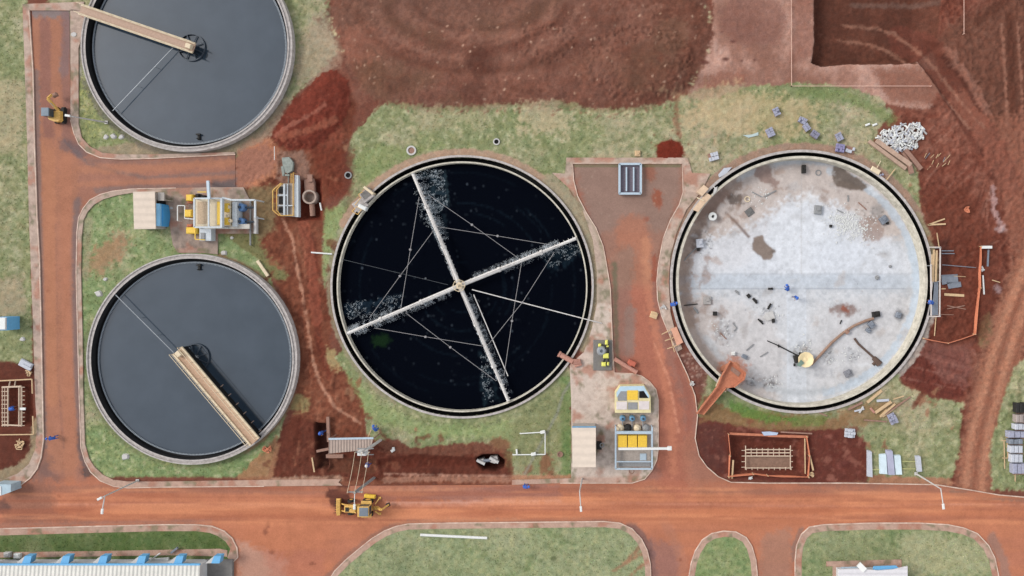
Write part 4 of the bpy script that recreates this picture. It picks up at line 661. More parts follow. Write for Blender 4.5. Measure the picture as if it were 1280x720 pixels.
# ---- street lamps
def lamp(base, top, heads, label, h=7.0):
    b = pw(*base, .05); t = thing('street_lamp', b, label, 'street lamp', 'street lamps along the roads'); T = pw(*top, h)
    m = MB(); m.tube(b, T, .11, 10, .07); m.box(b+Vector((0, 0, .03)), (.4, .4, .06)); m.build('pole', m_pole, t)
    for hd in heads:
        A = T; E = pw(*hd, h+.15); d = (E-A).normalized(); m = MB(); m.tube(A, E, .06, 8); m.build('arm', m_pole, t)
        m = MB(); a_ = math.atan2(d.y, d.x); m.box(E+d*.2, (.62, .26, .14), a_, .04); lh = m.build('lamp_head', m_white, t); m = MB(); m.box(E+d*.24+Vector((0, 0, -.085)), (.4, .2, .03), a_); m.build('lens', m_glass, lh)
    return t
lamp((172, 601), (131, 620), [(127, 622), (128, 637)], 'double headed street lamp leaning over the crossroads beside the lower left tank')
lamp((728, 598), (724.5, 614), [(726, 634)], 'street lamp standing below the beige roofed shed on the concrete yard')
lamp((1145, 592), (1176, 611), [(1179, 631)], 'street lamp beside the stack of light steel sheets at the lower right')
lamp((133, 153), (92, 146), [(87, 145)], 'street lamp next to the small excavator between road and upper left tank', 6)
# ---- utility poles and wires
def xpole(base, top, h, half, label, trafo=False):
    b = pw(*base, .0); t = thing('utility_pole', b, label, 'power pole', 'power poles and lines'); T = pw(*top, h)
    m = MB(); m.beam(b, T, .26, .22); m.build('pole', m_conc if trafo else m_grey, t)
    m = MB(); m.beam(T+Vector((-half, 0, -.3)), T+Vector((half, 0, -.3)), .12, .12); m.build('crossarm', m_grey, t)
    for s in (-1, 0, 1):
        m = MB(); p = T+Vector((s*half*.92, 0, -.22)); m.tube(p, p+Vector((0, 0, .24)), .07, 8, .04); m.build('insulator', m_cream, t)
    if trafo:
        m = MB(); m.box(T+Vector((-.2, -.25, -1.0)), (1.0, .55, .8), 0, .08); m.tube(T+Vector((-.4, -.25, -.6)), T+Vector((-.4, -.25, -.35)), .06); m.tube(T+Vector((0, -.25, -.6)), T+Vector((0, -.25, -.35)), .06); m.build('transformer', m_white, t)
        m = MB(); m.beam(T+Vector((-1, -.6, -1.5)), T+Vector((.9, -.6, -1.5)), .1, .1); m.beam(T+Vector((-1, .1, -1.5)), T+Vector((.9, .1, -1.5)), .1, .1); m.build('platform', m_grey, t)
    return T
TA = xpole((468, 597), (443, 616), 7.6, .9, 'grey utility pole with a crossarm rising beside the yellow backhoe loader')
TB = xpole((476, 550), (452, 566), 7.4, .85, 'concrete utility pole carrying a white transformer above the corrugated shelter roof', True)
m = MB(); q = TA+Vector((0, -.1, -.1)); m.tube(q, q+Vector((0, -1.3, .1)), .045, 8); m.box(q+Vector((0, -1.5, .1)), (.26, .6, .14), 0, .04); solo('lamp_fitting', m, m_white, 'white lamp arm fixed to the pole beside the backhoe loader', 'lamp')
for s in (-1, 0, 1):
    A = TA+Vector((s*.83, 0, .02)); B = TB+Vector((s*.78, 0, .02)); m = MB(); P = [A.lerp(B, i/10)+Vector((0, 0, -.25*math.sin(math.pi*i/10))) for i in range(11)]; m.path(P, .022, 5)
    solo('power_line', m, m_cream, {-1: 'left wire', 0: 'middle wire', 1: 'right wire'}[s]+' of the three strung between the two power poles', 'wire', 'power poles and lines')
# ---- scraper bridges of the two settling tanks
def rbridge(inner, outer, well, w, lab, deckm, rr, skirt, nb):
    z = 1.45; A = pw(*inner, z); B = pw(*outer, z); d = (B-A).normalized(); n = Vector((-d.y, d.x, 0)); L = (B-A).length
    t = thing('scraper_bridge', (B.x, B.y, .9), lab, 'bridge', 'scraper bridges over the settling tanks')
    m = MB(); m.beam(A, B, w, .12); m.build('deck', deckm, t)
    for s in (-1, 1):
        m = MB(); o = n*s*(w/2-.06)
        m.beam(A+o+Vector((0, 0, .1)), B+o+Vector((0, 0, .1)), .22, .2)
        for k in range(int(L/1.2)+1): p = A+o+d*min(L, k*1.2); m.tube(p, p+Vector((0, 0, 1.0)), .03, 6)
        m.tube(A+o+Vector((0, 0, 1)), B+o+Vector((0, 0, 1)), .035, 6); m.tube(A+o+Vector((0, 0, .55)), B+o+Vector((0, 0, .55)), .025, 6); m.build('railing', m_cream, t)
    m = MB(); o = n*skirt*(w/2-.1)
    m.beam(A+o+Vector((0, 0, -.6)), B+o+Vector((0, 0, -.6)), .06, 1.05); m.build('girder', m_pit, t)
    for k in range(1, 1+nb): p = A.lerp(B, .35+.1*k)+o; m = MB(); m.beam(p+Vector((0, 0, -.9)), p+n*skirt*.45+Vector((0, 0, -.9)), .08, .08); m.build('bracket', m_deck, t)
    for s in (-1, 1):
        m = MB(); p = B+n*s*.45-d*.25+Vector((0, 0, -.38)); m.tube(p-n*.09, p+n*.09, .19, 14); wh = m.build('wheel', m_dgrey, t); m = MB(); m.tube(p-n*.11, p+n*.11, .08, 10); m.build('hub', m_steel, wh)
    m = MB(); c = A+d*.5; m.box(c+Vector((0, 0, .35)), (.7, .6, .5), math.atan2(d.y, d.x), .06); m.build('drive_unit', m_cream, t)
    C = pw(*well, .35); t2 = thing('feed_well', (C.x, C.y, -.1), 'dark spoked feed well ring under the '+('longer bridge of the lower left tank' if skirt > 0 else 'bridge of the tank cut by the top edge'), 'feed well', 'feed wells')
    m = MB(); m.ring(C, [(rr, -.4), (rr, .35), (rr-.12, .35), (rr-.12, -.4)], 48); m.build('ring', m_dsteel, t2)
    m = MB(); m.disc(C, rr-.12, -.06, 48); m.build('inner_water', mat('dark_inner_water', (34, 40, 52), .2, .3, 2.), t2)
    for k in range(4):
        a = k*math.pi/4+.35; v = Vector((math.cos(a), math.sin(a), 0))*(rr-.1); m = MB(); m.beam(C+Vector((0, 0, -.05))-v, C+Vector((0, 0, -.05))+v, .1, .1); m.build('spoke', m_dsteel, t2)
    m = MB(); m.tube(C+Vector((0, 0, -.3)), C+Vector((0, 0, .1)), .34, 20, .26); m.build('hub', m_grey, t2)
rbridge((243, 60.5), (101, 12), (239, 59), 1.25, 'beige scraper bridge reaching the hub of the tank cut by the top edge', m_deck, 1.72, 1, 0)
rbridge((222.5, 438), (319, 552), (244, 447), 1.42, 'cream railed scraper bridge across the lower left tank', m_deck2, 1.75, 1, 6)
for c_ in list(COL.objects):
    if c_.name.startswith('feed_well'): c_['label'] = 'dark spoked feed well ring at the centre of the '+('lower left settling tank' if c_.location.y < 0 else 'upper left settling tank')
for a_, b_, l_, lb in (((216, 60), (141, 138.5), .8, 'thin pale skimmer pipe lying across the upper left tank'), ((217.5, 441), (144.5, 368.5), .8, 'thin pale skimmer pipe lying across the lower left tank')):
    m = MB(); A, B = pw(*a_, .75), pw(*b_, .9); m.tube(A, B, .05, 8)
    for k in (.3, .6): m.tube(A.lerp(B, k)+Vector((0, 0, -.05)), A.lerp(B, k)+Vector((0, 0, -1.0)), .03, 6)
    solo('skimmer_pipe', m, m_steel, lb, 'pipe', 'skimmer pipes')
for (x, y), lb in (((249, 171), 'small dark scum box near the lower rim of the upper left tank'), ((249.5, 334), 'small dark scum box near the upper rim of the lower left tank')):
    p = pw(x, y, .2); m = MB(); m.box(p, (.3, .8, .35), 0, .05); m.box(p+Vector((0, .25, .25)), (.5, .18, .12)); m.tube(p+Vector((0, -.3, 0)), p+Vector((0, -.3, .6)), .05); solo('scum_box', m, m_dgrey, lb, 'scum box', 'scum boxes')
# ---- the four-armed rotary distributor
C = pw(574, 357, 1.0); t = thing('rotary_distributor', (C.x, C.y, -.5), 'white four armed rotary distributor spraying over the black filter', 'sprinkler')
m = MB(); m.tube(Vector((C.x, C.y, -.5)), C+Vector((0, 0, .1)), .5, 24, .42); m.tube(C+Vector((0, 0, .1)), C+Vector((0, 0, 1.1)), .16, 14, .08)
for k in range(8): a = k*math.pi/4; v = Vector((math.cos(a), math.sin(a), 0)); m.tube(C+v*.75+Vector((0, 0, .15)), C+Vector((math.cos(a+.785)*.75, math.sin(a+.785)*.75, .15)), .04, 6); m.tube(C+v*.45+Vector((0, 0, .1)), C+v*.75+Vector((0, 0, .15)), .04, 6)
m.build('hub', m_cream, t)
m_arm = mat('white_distributor_pipe', (226, 222, 218), .6, .2, 3., dirt=(170, 160, 150)); m_guy = mat('guy_wire', (150, 146, 146), .5, .2, 6.)
AR = {'A': (516, 217), 'B': (720, 298), 'C': (635.5, 501), 'D': (434, 417)}; TOPC = C+Vector((0, 0, 1.0)); AV = {}
for k, e in AR.items():
    E = pw(*e, .55); A = C+Vector((0, 0, -.35)); d = (E-A); AV[k] = d.normalized(); m = MB(); L_ = d.length
    for s0, s1, r in ((0., .34, .27), (.34, .7, .235), (.7, 1., .2)): m.tube(A+d*s0, A+d*s1, r, 12)
    for s0 in (.34, .7): m.tube(A+d*(s0-.01), A+d*(s0+.01), .33, 12)
    m.tube(A+d*.998, A+d, .27, 12); arm_o = m.build('arm', m_arm, t)
    n = Vector((-AV[k].y, AV[k].x, 0)); side = {'A': -1, 'B': 1, 'C': 1, 'D': 1}[k]
    for i in range(24): m = MB(); p = A+d*(.1+.88*i/23)+n*side*.2; m.tube(p, p+n*side*.16+Vector((0, 0, .02)), .04, 6); m.build('nozzle', m_arm, arm_o)
    for s_ in (.45, .85): m = MB(); m.tube(TOPC, A+d*s_+Vector((0, 0, .2)), .02, 5); m.build('stay_wire', m_guy, t)
for a_, b_ in (((592, 368), (635, 470)), ((552, 300), (568, 350))):
    m = MB(); m.tube(pw(*a_, .8), pw(*b_, .6), .06, 8); m.build('side_pipe', m_arm, t)
for P_ in ([(535, 243), (590, 281), (647, 322)], [(545, 283), (622, 295), (688, 306)], [(524, 246), (513, 312), (501, 386)], [(542, 288), (500, 345), (462, 397)], [(507, 391), (563, 434), (620, 476)], [(468, 410), (532, 421), (606, 433)], [(611, 430), (653, 378), (693, 315)], [(630, 470), (640, 401), (652, 328)]):
    m = MB(); Q = [pw(*p, .75) for p in P_]; m.path(Q, .035, 6); m.tube(Q[1]+Vector((0, 0, -.14)), Q[1]+Vector((0, 0, .14)), .15, 10); m.build('guy_rod', m_guy, t)
m = MB(); m.tube(pw(590, 362, .9), pw(742, 401.5, .7), .065, 8); m.tube(pw(742, 401.5, .7), pw(752, 404, .2), .065, 8); m.tube(pw(675, 384, .7), pw(675, 384, -.5), .05); solo('feed_pipe', m, m_arm, 'pale pipe running from the distributor hub over the filter rim to the yard', 'pipe')
m = MB(); m.tube(pw(427, 324, .6), pw(560, 356, .9), .025, 6); m.tube(pw(532, 348, .85)+Vector((0, 0, -.1)), pw(532, 348, .85)+Vector((0, 0, .1)), .12, 8); solo('cable', m, mat('faint_cable', (84, 88, 92), .7), 'faint dark cable from the left rim of the filter to its hub', 'cable')
# spray of water thrown by the arms: drops and streaks
m_spray = mat('water_spray', (224, 232, 238), .3, .05, 3., alpha=.34); m = MB(); R_ = random.Random(3)
def drop(p, s, d=None):
    d = d or Vector((R_.uniform(-1, 1), R_.uniform(-1, 1), 0)).normalized(); n = Vector((-d.y, d.x, R_.uniform(-.5, .5)))*s*.5
    m.add([p-d*s, p+n, p+d*s, p-n], [(0, 1, 2, 3)])
def fan(k, side, s0, s1, n, reach, spread=.35):
    A = C+Vector((0, 0, -.35)); E = pw(*AR[k], .55); d = E-A; nn = Vector((-AV[k].y, AV[k].x, 0))*side; jets = [R_.uniform(s0, s1) for _ in range(int(80*(s1-s0))+1)]
    for i in range(n):
        s = R_.choice(jets)+R_.gauss(0, .004); q = R_.random()**1.5; w = q*reach*R_.uniform(.6, 1)
        w *= .75; dv = (nn+AV[k]*R_.gauss(0, .2)); p = A+d*s+dv*(.2+w); p.z -= .9*q*q*1.0+R_.uniform(0, .1); drop(p, R_.uniform(.02, .055), dv.normalized())
fan('B', 1, .12, .85, 3200, 1.0); fan('B', -1, .35, .95, 900, .7); fan('D', 1, .1, .95, 3200, .9); fan('D', -1, .6, 1., 1200, 1.); fan('C', 1, .1, .95, 2600, .8); fan('C', -1, .3, .9, 700, .5); fan('A', 1, .1, .75, 1700, .7); fan('A', -1, .35, .98, 2600, 1.1)
mj = m; m = MB()
def mist(poly, n):
    n = n//3
    xs = [p[0] for p in poly]; ys = [p[1] for p in poly]; c_ = 0
    pts = np.array([(R_.uniform(min(xs), max(xs)), R_.uniform(min(ys), max(ys))) for _ in range(n*2)]); ok = inside(pts[:, 0], pts[:, 1], poly)
    for x, y in pts[ok][:n]:
        if sample(N8, [x], [y])[0, 0]+R_.uniform(-.12, .12) < .5: continue
        drop(pw(x, y, R_.uniform(-.4, .1)), R_.uniform(.07, .2))
mist([(524, 212), (554, 212), (560, 255), (540, 275), (536, 250)], 2300); mist([(515, 235), (535, 240), (548, 290), (528, 282)], 900); mist([(430, 378), (505, 368), (500, 392), (436, 400)], 1500); mist([(600, 440), (612, 446), (618, 505), (604, 506)], 900); mist([(676, 318), (724, 304), (726, 316), (690, 336)], 900); mist([(586, 366), (600, 376), (612, 430), (600, 420)], 500)
tag(mj.build('water_spray', m_spray), 'jets of white water thrown sideways by the arms of the black filter', 'spray', kind='stuff')
tag(m.build('water_mist', mat('water_mist', (214, 224, 230), .5, .05, 3., alpha=.13)), 'thin white mist patches drifting beside the arms of the black filter', 'spray', kind='stuff')
# ---- discharge pipe over the filter rim, cabinets on its upper left rim
m = MB(); A, B = pw(700, 443, .6), pw(716, 452, .55); m.tube(A, B, .32, 16); m.tube(B, pw(724, 453, .2), .34, 16, .4); m.tube(A, A+(A-B).normalized()*.2, .38, 16); m.box(pw(722, 454, .3), (.9, .8, .4), .3, .06); solo('discharge_pipe', m, m_pink, 'rusty pink pipe stub poking over the right rim of the black filter', 'pipe')
def rotbox(m, px, py, z0, w, d, h, deg, bev=.05): p = pw(px, py, z0+h); m.box((p.x, p.y, z0+h/2), (w, d, h), math.radians(deg), bev)
t = thing('valve_chamber', pw(453, 250, .1), 'beige concrete valve chamber with yellow rails on the upper left rim of the filter', 'valve chamber')
m = MB(); rotbox(m, 458, 244, 0, 1.5, 1.3, .7, 37); rotbox(m, 450, 256, 0, 1.6, 1.4, .5, 37); m.build('base', m_wall, t)
m = MB(); rotbox(m, 460.5, 238, 0, 1.5, .3, 1.0, -38); m.build('cover', m_cream, t); m = MB(); rotbox(m, 452.5, 259, .4, 1.1, .5, .7, -25, .1); m.build('motor', m_white, t)
m = MB()
for P_ in ([(444, 256), (451, 247), (448, 243), (453, 240)], [(440, 264), (447, 268), (452, 262), (446, 258), (440, 264)]): Q = [pw(*p, 1.0) for p in P_]; m.path(Q, .04, 6); [m.tube(p, Vector((p.x, p.y, .3)), .03, 6) for p in Q]
m.build('railing', m_yel2, t)
m = MB(); rotbox(m, 457, 243, .7, 1.0, .9, .04, 37, .01); m.build('hatch', m_screed, t)
# ---- the beige-roofed sheds
def shed(name, roof, z, base_inset, lab, roofm, wallm, rel=0, door=None, win=None):
    P = [pw(*p, z) for p in roof]; c = sum(P, Vector())/4; t = thing(name, (c.x, c.y, .1), lab, 'shed'); f = base_inset
    Q = [c+(p-c)*(1-f/max(.1, (p-c).length)) for p in P]; m = MB(); m.prism([(q.x, q.y) for q in Q], .1, z-.12); m.build('wall', wallm, t)
    m = MB(); a, b, cc, d = P; r = Vector((0, 0, .18)); 
    m.add([a+r, b+r, cc, d, a+Vector((0, 0, .06)), b+Vector((0, 0, .06)), cc-Vector((0, 0, .12)), d-Vector((0, 0, .12))], [(3, 2, 1, 0), (4, 5, 6, 7), (0, 1, 5, 4), (1, 2, 6, 5), (2, 3, 7, 6), (3, 0, 4, 7)]); m.build('roof', roofm, t)
    return t, c, Q
t, c, Q = shed('pump_house', [(167.5, 240), (194.5, 239.5), (194.5, 286), (167.5, 286.5)], 2.2, .12, 'beige roofed shed with a light blue annex beside the yellow dosing plant', m_roof, mat('grey_beige_wall', (176, 168, 160), .8))
x1 = max(q.x for q in Q); ytop = pw(190, 241, 1.5).y
m = MB(); m.box((x1+.55, ytop-.5, 1.9), (.8, 1.0, .1)); m.box((x1+.9, ytop-.9, 1.0), (.1, .1, 1.8)); m.build('canopy', mat('grey_beige_wall', (0, 0, 0)), t)
m = MB(); m.box((x1+.02, ytop-1.3, 1.05), (.04, .8, 1.8)); dr = m.build('door', m_pit, t); m = MB(); m.tube((x1+.04, ytop-1.55, 1.1), (x1+.12, ytop-1.55, 1.1), .03, 6); m.build('handle', m_steel, dr)
y0, y1 = pw(200, 283, 1.3).y, pw(200, 255, 1.3).y; m = MB(); m.add([(x1, y0, 2.0), (x1+.35, y0, 1.85), (x1+.35, y1, 1.85), (x1, y1, 2.0)], [(0, 1, 2, 3)]); m.box((x1+.17, (y0+y1)/2, .97), (.34, y1-y0-.04, 1.7)); m.build('annex', mat('pale_blue_panel', (150, 208, 244), .5), t)
m = MB(); n_ = 14; rr_ = 1.3; 
pts_ = [(x1+.36, y0+.02)]+[(x1+.40+.18*math.sin(math.pi*i/n_), y0+.1+(y1-y0-.2)*i/n_) for i in range(n_+1)]+[(x1+.36, y1-.02)]; m.prism(pts_, .15, 1.5); m.build('water_tank', mat('bright_blue_plastic', (72, 158, 216), .45, .12), t)
t, c, Q = shed('control_house', [(715, 534.5), (744.8, 534.5), (744.8, 584), (715.5, 584)], 3.0, .12, 'long beige roofed shed standing on the concrete yard next to the lawn', mat('cream_ribbed_roof', (230, 212, 194), .7, .08, 1.5, rib=(1, 1.0)), mat('grey_beige_wall', (0, 0, 0)))
m = MB(); m.box((c.x, max(q.y for q in Q)+.05, 2.4), (2.9, .1, .25)); m.build('gutter', m_blue, t)
t2 = thing('air_conditioner', pw(751, 556, .2), 'dark air conditioner unit against the long shed on the yard', 'air conditioner'); m = MB(); p = pw(749, 556, .2); m.box((p.x, p.y, .5), (.6, .9, .7), 0, .04); m.build('housing', m_dgrey, t2); m = MB(); p = pw(752.5, 556.5, .9); m.ring((p.x, p.y), [(.3, .86), (.3, .95), (.18, .95), (.18, .86)], 20); m.build('fan', m_grey, t2)
# ---- dosing plant, upper left
t = thing('dosing_plant', pw(275, 270, .12), 'yellow and beige dosing plant with pale blue frames between the two left tanks', 'machinery')
def slab(px0, py0, px1, py1, z0, z1, name, mt, par, bev=.04):
    a, b = pw(px0, py0, z1), pw(px1, py1, z1); m = MB(); m.box(((a.x+b.x)/2, (a.y+b.y)/2, (z0+z1)/2), (abs(b.x-a.x), abs(a.y-b.y), z1-z0), 0, min(bev, (z1-z0)*.4)); return m.build(name, mt, par)
m_beige = mat('beige_render', (222, 206, 178), .8, .15, 3.); m_lb = mat('pale_steel_walkway', (206, 212, 216), .6, .18, 5.)
slab(244, 249, 262, 283, .1, 1.5, 'basin', m_beige, t); slab(246.5, 252, 258, 280, 1.46, 1.54, 'basin_lid', mat('mottled_lid', (206, 180, 150), .8, .35, 8.), t)
slab(262, 249, 277, 283, .1, 1.7, 'tank_block', m_beige, t); slab(271, 252, 275.5, 281, 1.6, 1.8, 'yellow_grating', m_yel, t)
slab(278, 250, 288, 282, .1, 1.6, 'tank_block', m_beige, t)
for y0_, y1_ in ((254, 265), (272, 281)): slab(280, y0_, 285, y1_, 1.5, 2.0, 'yellow_hopper', m_yel, t)
for a_ in ((232, 243, 240.5, 251), (230, 262, 239.5, 271), (232, 284, 246, 292)): slab(*a_, .1, 1.2, 'yellow_tank', m_yel, t, .12)
for a_ in ((234, 251, 240, 254), (233, 280, 240, 284)): slab(*a_, .1, .8, 'pump', m_rust, t, .1)
slab(290, 252, 296, 283, .1, 1.5, 'walkway', m_lb, t); slab(249, 285, 264, 301, .1, 1.1, 'filter_box', m_lb, t); slab(250.5, 291, 256, 299, 1.1, 1.2, 'grille', m_grey, t); slab(256, 280, 312, 286, 1.0, 1.12, 'catwalk', mat('beige_catwalk', (206, 200, 190), .7), t)
slab(244, 242, 248, 246, .1, .9, 'pump', m_dgrey, t); slab(250, 244, 256, 247, .1, .7, 'pump', m_dgrey, t)
def frame(pts, z, r, mt, par, legs=True, name='frame'):
    m = MB(); Q = [pw(*p, z) for p in pts]
    for a, b in zip(Q[:-1], Q[1:]): m.beam(a, b, r*2, r*2)
    if legs:
        for q in Q: m.tube(Vector((q.x, q.y, .1)), q, r*.8, 6)
    return m.build(name, mt, par)
frame([(243, 248), (243, 284), (279, 284), (279, 248), (243, 248)], 2.3, .09, m_lb, t); frame([(261, 248), (261, 284)], 2.3, .08, m_lb, t); frame([(276.5, 250), (276.5, 283)], 2.3, .07, m_grey, t)
frame([(277, 248), (277, 284)], 2.5, .12, m_lb, t, False); frame([(278, 247), (290, 250), (319, 250), (319, 272)], 2.3, .1, m_lb, t); frame([(222, 257), (222, 276)], 1.0, .05, m_white, t); frame([(222, 257), (231, 257), (231, 273), (243, 274)], 1.0, .05, m_white, t); frame([(244, 286), (244, 299), (256, 300)], 1.2, .05, m_yel, t)
frame([(247, 240), (258, 240)], 1.1, .06, m_yel, t, False)
for x_, y_ in ((287, 259), (289, 276), (286, 270)): m = MB(); p = pw(x_, y_, 1.6); m.ring((p.x, p.y), [(.22, 1.6), (.22, 1.95), (.05, 2.0)], 16); m.build('valve', m_cream, t)
for (x_, y_), lb in (((300, 259), 'upper'), ((300, 277), 'lower')):
    q = thing('pump', pw(x_, y_, .12), 'light blue round pump, '+lb+' of two at the dosing plant end', 'pump', 'light blue pumps'); p = pw(x_, y_, 1.0)
    m = MB(); m.ring((p.x, p.y), [(.5, .12), (.5, .95), (.42, 1.05), (.0, 1.08)], 28); m.build('casing', mat('pump_blue', (104, 142, 190), .5), q); m = MB(); m.ring((p.x, p.y), [(.16, 1.05), (.16, 1.3), (0, 1.32)], 14); m.build('motor', m_dsteel, q); m = MB(); m.tube((p.x+.4, p.y, .6), (p.x+1.5, p.y, .6), .13, 10); m.build('pipe', m_dsteel, q)
m = MB(); m.beam(pw(260, 226, 3.2), pw(261.5, 249, 3.2), .3, .25); m.tube(pw(261, 247, 3.2), pw(261, 247, .1), .1); m.tube(pw(260, 228, 3.2), pw(260, 228, .1), .08); solo('hoist_beam', m, mat('pale_hoist', (200, 214, 224), .5), 'pale steel hoist beam sticking out above the dosing plant towards the road', 'beam')
slab(317, 270, 320.5, 292, .1, .6, 'concrete_channel', m_conc, t); m = MB(); m.tube(pw(313, 250, .3), pw(313, 306, .3), .1, 8); m.tube(pw(313, 306, .3), pw(313, 306, .1), .1, 8); m.build('drain_pipe', m_grey, t)
for (x_, y_, s_), lb in zip(((214, 260, .35), (92.5, 43, .5), (279, 316, .5), (289, 297, .28), (132, 171, .4), (141, 170, .5), (151, 171, .4), (123, 367, .6), (131, 349, .35), (156, 571, .6), (27, 424, .4), (415, 23+540, .1)), ('beside the dosing plant path', 'by the bridge foot of the upper left tank', 'on the lawn above the lower left tank', 'on the lawn below the pale walkway', 'left of three near the upper left tank', 'middle one of three near the upper left tank', 'right of three near the upper left tank', 'against the left rim of the lower left tank', 'on the lawn left of the lower tank, small', 'on the lawn below the lower left tank', 'on the left grass strip', 'small')):
    if s_ < .2: continue
    m = MB(); p = pw(x_, y_, .12); R2 = random.Random(int(x_)); n = 9; r0 = [R2.uniform(.7, 1.1)*s_ for _ in range(n)]
    m.add([(p.x+math.cos(6.283*i/n)*r0[i], p.y+math.sin(6.283*i/n)*r0[i]*.8, .0) for i in range(n)]+[(p.x+math.cos(6.283*i/n)*r0[i]*.7, p.y+math.sin(6.283*i/n)*r0[i]*.55, s_*.35) for i in range(n)], [(i, (i+1) % n, (i+1) % n+n, i+n) for i in range(n)]+[tuple(range(n, 2*n))]); solo('concrete_lump', m, m_conc, 'pale lump of concrete '+lb, 'concrete lump', 'lumps of concrete on the grass')
# ---- screen chamber with yellow railing, manhole with pipe
t = thing('screen_chamber', pw(358, 250, .1), 'concrete screen chamber ringed by a yellow railing on the red soil', 'chamber')
O = [(347, 237), (352, 229), (372, 229), (372, 271), (352, 270), (346, 264)]; Q = [pw(*p, .5) for p in O]; m = MB(); m.prism([(q.x, q.y) for q in Q], -.2, .42); m.build('slab', mat('grey_chamber_slab', (164, 150, 138), .85, .25, 4.), t)
m = MB(); Qr = [pw(*p, 1.4) for p in [(351, 229), (341, 238), (341, 263), (349, 269.5)]]; Qi = [pw(*p, .8) for p in [(366.5, 216), (366.5, 269), (351, 269.5), (346, 263), (346, 237), (352, 230)]]
for QQ in (Qr, Qi): m.path(QQ, .06, 6); [m.tube(q, Vector((q.x, q.y, .2)), .04, 6) for q in QQ]
m.path([pw(364, 217, .8), pw(364, 229, .8)], .05, 6); m.build('railing', m_yel2, t)
m = MB(); m.prism([tuple(pw(*p, .6).xy) for p in [(368.5, 219), (372.5, 219), (373, 271), (368.5, 271)]], -.1, .6); m.build('side_wall', m_lb, t)
m = MB(); m.beam(pw(355.5, 230, .65), pw(355.5, 269, .65), .22, .2); m.beam(pw(359.5, 230, .6), pw(359.5, 269, .6), .1, .2); m.beam(pw(346, 244, .6), pw(359, 244, .6), .16, .2); m.beam(pw(347, 257, .6), pw(366, 257, .6), .12, .2); m.build('gantry', m_lb, t)
for a_ in ((348, 246, 354, 255), (348, 233, 354, 242), (348, 259, 354, 266)): slab(*a_, .3, .47, 'opening', m_dgrey, t)
m = MB(); R2 = random.Random(3); P_ = [(352, 197), (361, 196), (366, 203), (365, 213), (359, 217), (354, 214)]; m.prism([tuple(pw(*p, .5).xy) for p in P_], 0, .45); m.beam(pw(353, 208, .4), pw(355, 220, .4), .3, .2); m.beam(pw(355, 219, .4), pw(362, 219, .4), .2, .2); m.tube(pw(360.5, 218, .3), pw(360.5, 229, .3), .06); solo('inlet_box', m, mat('greenish_concrete', (150, 156, 148), .85, .3, 3.), 'greenish grey concrete inlet box above the yellow railed chamber', 'box')
t = thing('manhole', pw(386.5, 246, 0), 'round concrete manhole with a pipe in the dug soil right of the yellow railed chamber', 'manhole'); p = pw(386.5, 246, .3)
m = MB(); m.ring((p.x, p.y), [(.88, -.8), (.88, .3), (.68, .3), (.66, -.55), (0, -.5)], 36); m.build('shaft', mat('manhole_concrete', (178, 162, 150), .85, .2, 3., dirt=(150, 120, 104)), t)
m = MB(); m.tube(pw(390, 255, -.2), pw(391, 270, -.3), .32, 14); m.build('pipe', m_wood2, t); m = MB(); m.box(pw(387.5, 231, -.3), (1.3, 2.2, .5), .05, .08); m.box(pw(388.5, 223, -.1), (.6, .9, .6), .05); m.build('inlet', m_wood2, t)
def ringmh(x, y, r, lab, mt, depth=-.3):
    p = pw(x, y, .15); m = MB(); m.ring((p.x, p.y), [(r, -.05), (r, .16), (r*.68, .16), (r*.66, depth*0+.03)], 24); m.build
    t = thing('manhole', (p.x, p.y, 0), lab, 'manhole', 'small round manholes'); m.build('frame', mt, t); m = MB(); m.disc(p, r*.67, .05, 24); m.build('lid', m_pit if depth < -.2 else m_wood2, t)
ringmh(435, 219, .45, 'small round grey manhole between red soil and grass near the filter', m_grey); ringmh(514, 188, .6, 'pale manhole with a rusty lid in the grass above the black filter', m_conc, -.1); ringmh(620.5, 177, .42, 'small dark manhole in the grass right above the black filter', m_conc); ringmh(700, 568, .36, 'small manhole in the lawn left of the long shed', m_wood2, -.1); ringmh(789.5, 589, .35, 'dark round manhole at the lower edge of the concrete yard', m_wood2, -.1)
# ---- yard machinery in the centre
t = thing('pump_skid', pw(754, 443, .12), 'dark slab carrying a grey blower and yellow valves beside the black filter', 'machinery'); slab(741.5, 425, 765, 463, .12, .3, 'slab', m_screed, t)
p = pw(752, 439, 1.1); m = MB(); m.ring((p.x, p.y), [(.58, .3), (.6, .8), (.42, 1.05), (.2, 1.05), (.2, .8), (0, .8)], 30); m.build('blower', m_steel, t)
for a_ in ((756.5, 425.5, 760, 431), (748, 430, 751.5, 433.5), (754, 442, 761, 448), (752, 453, 757.5, 458), (759, 453, 761.5, 457), (758, 432, 761, 434)): slab(*a_, .3, 1.0, 'valve', mat('lemon_paint', (232, 228, 112), .5, .1), t, .1)
m = MB(); m.tube(pw(756, 437, .8), pw(758, 430, .8), .12); m.tube(pw(756, 448, .7), pw(755, 454, .7), .14); m.tube(pw(760, 430, .6), pw(761, 456, .6), .07); m.build('piping', m_dgrey, t)
m = MB(); m.tube(pw(768, 448.5, .3), pw(796, 465.5, .3), .26, 16); m.tube(pw(794.6, 464.6, .3), pw(796, 465.5, .3), .32, 16); solo('drain_pipe', m, m_pink, 'long dusty pink pipe lying across the kerb beside the pump slab', 'pipe')
m = MB(); rotbox(m, 790, 454, .03, 1.0, .6, .5, -28, .06); rotbox(m, 787, 457, .03, .5, .4, .3, -28, .05); solo('steel_chest', m, mat('red_brown_chest', (196, 106, 84), .7), 'small red brown chest on the road against the pink pipe', 'chest')
t = thing('chemical_tank_deck', pw(791, 500, .12), 'cream six sided plant deck with a yellow panel and a black opening on the yard', 'plant deck')
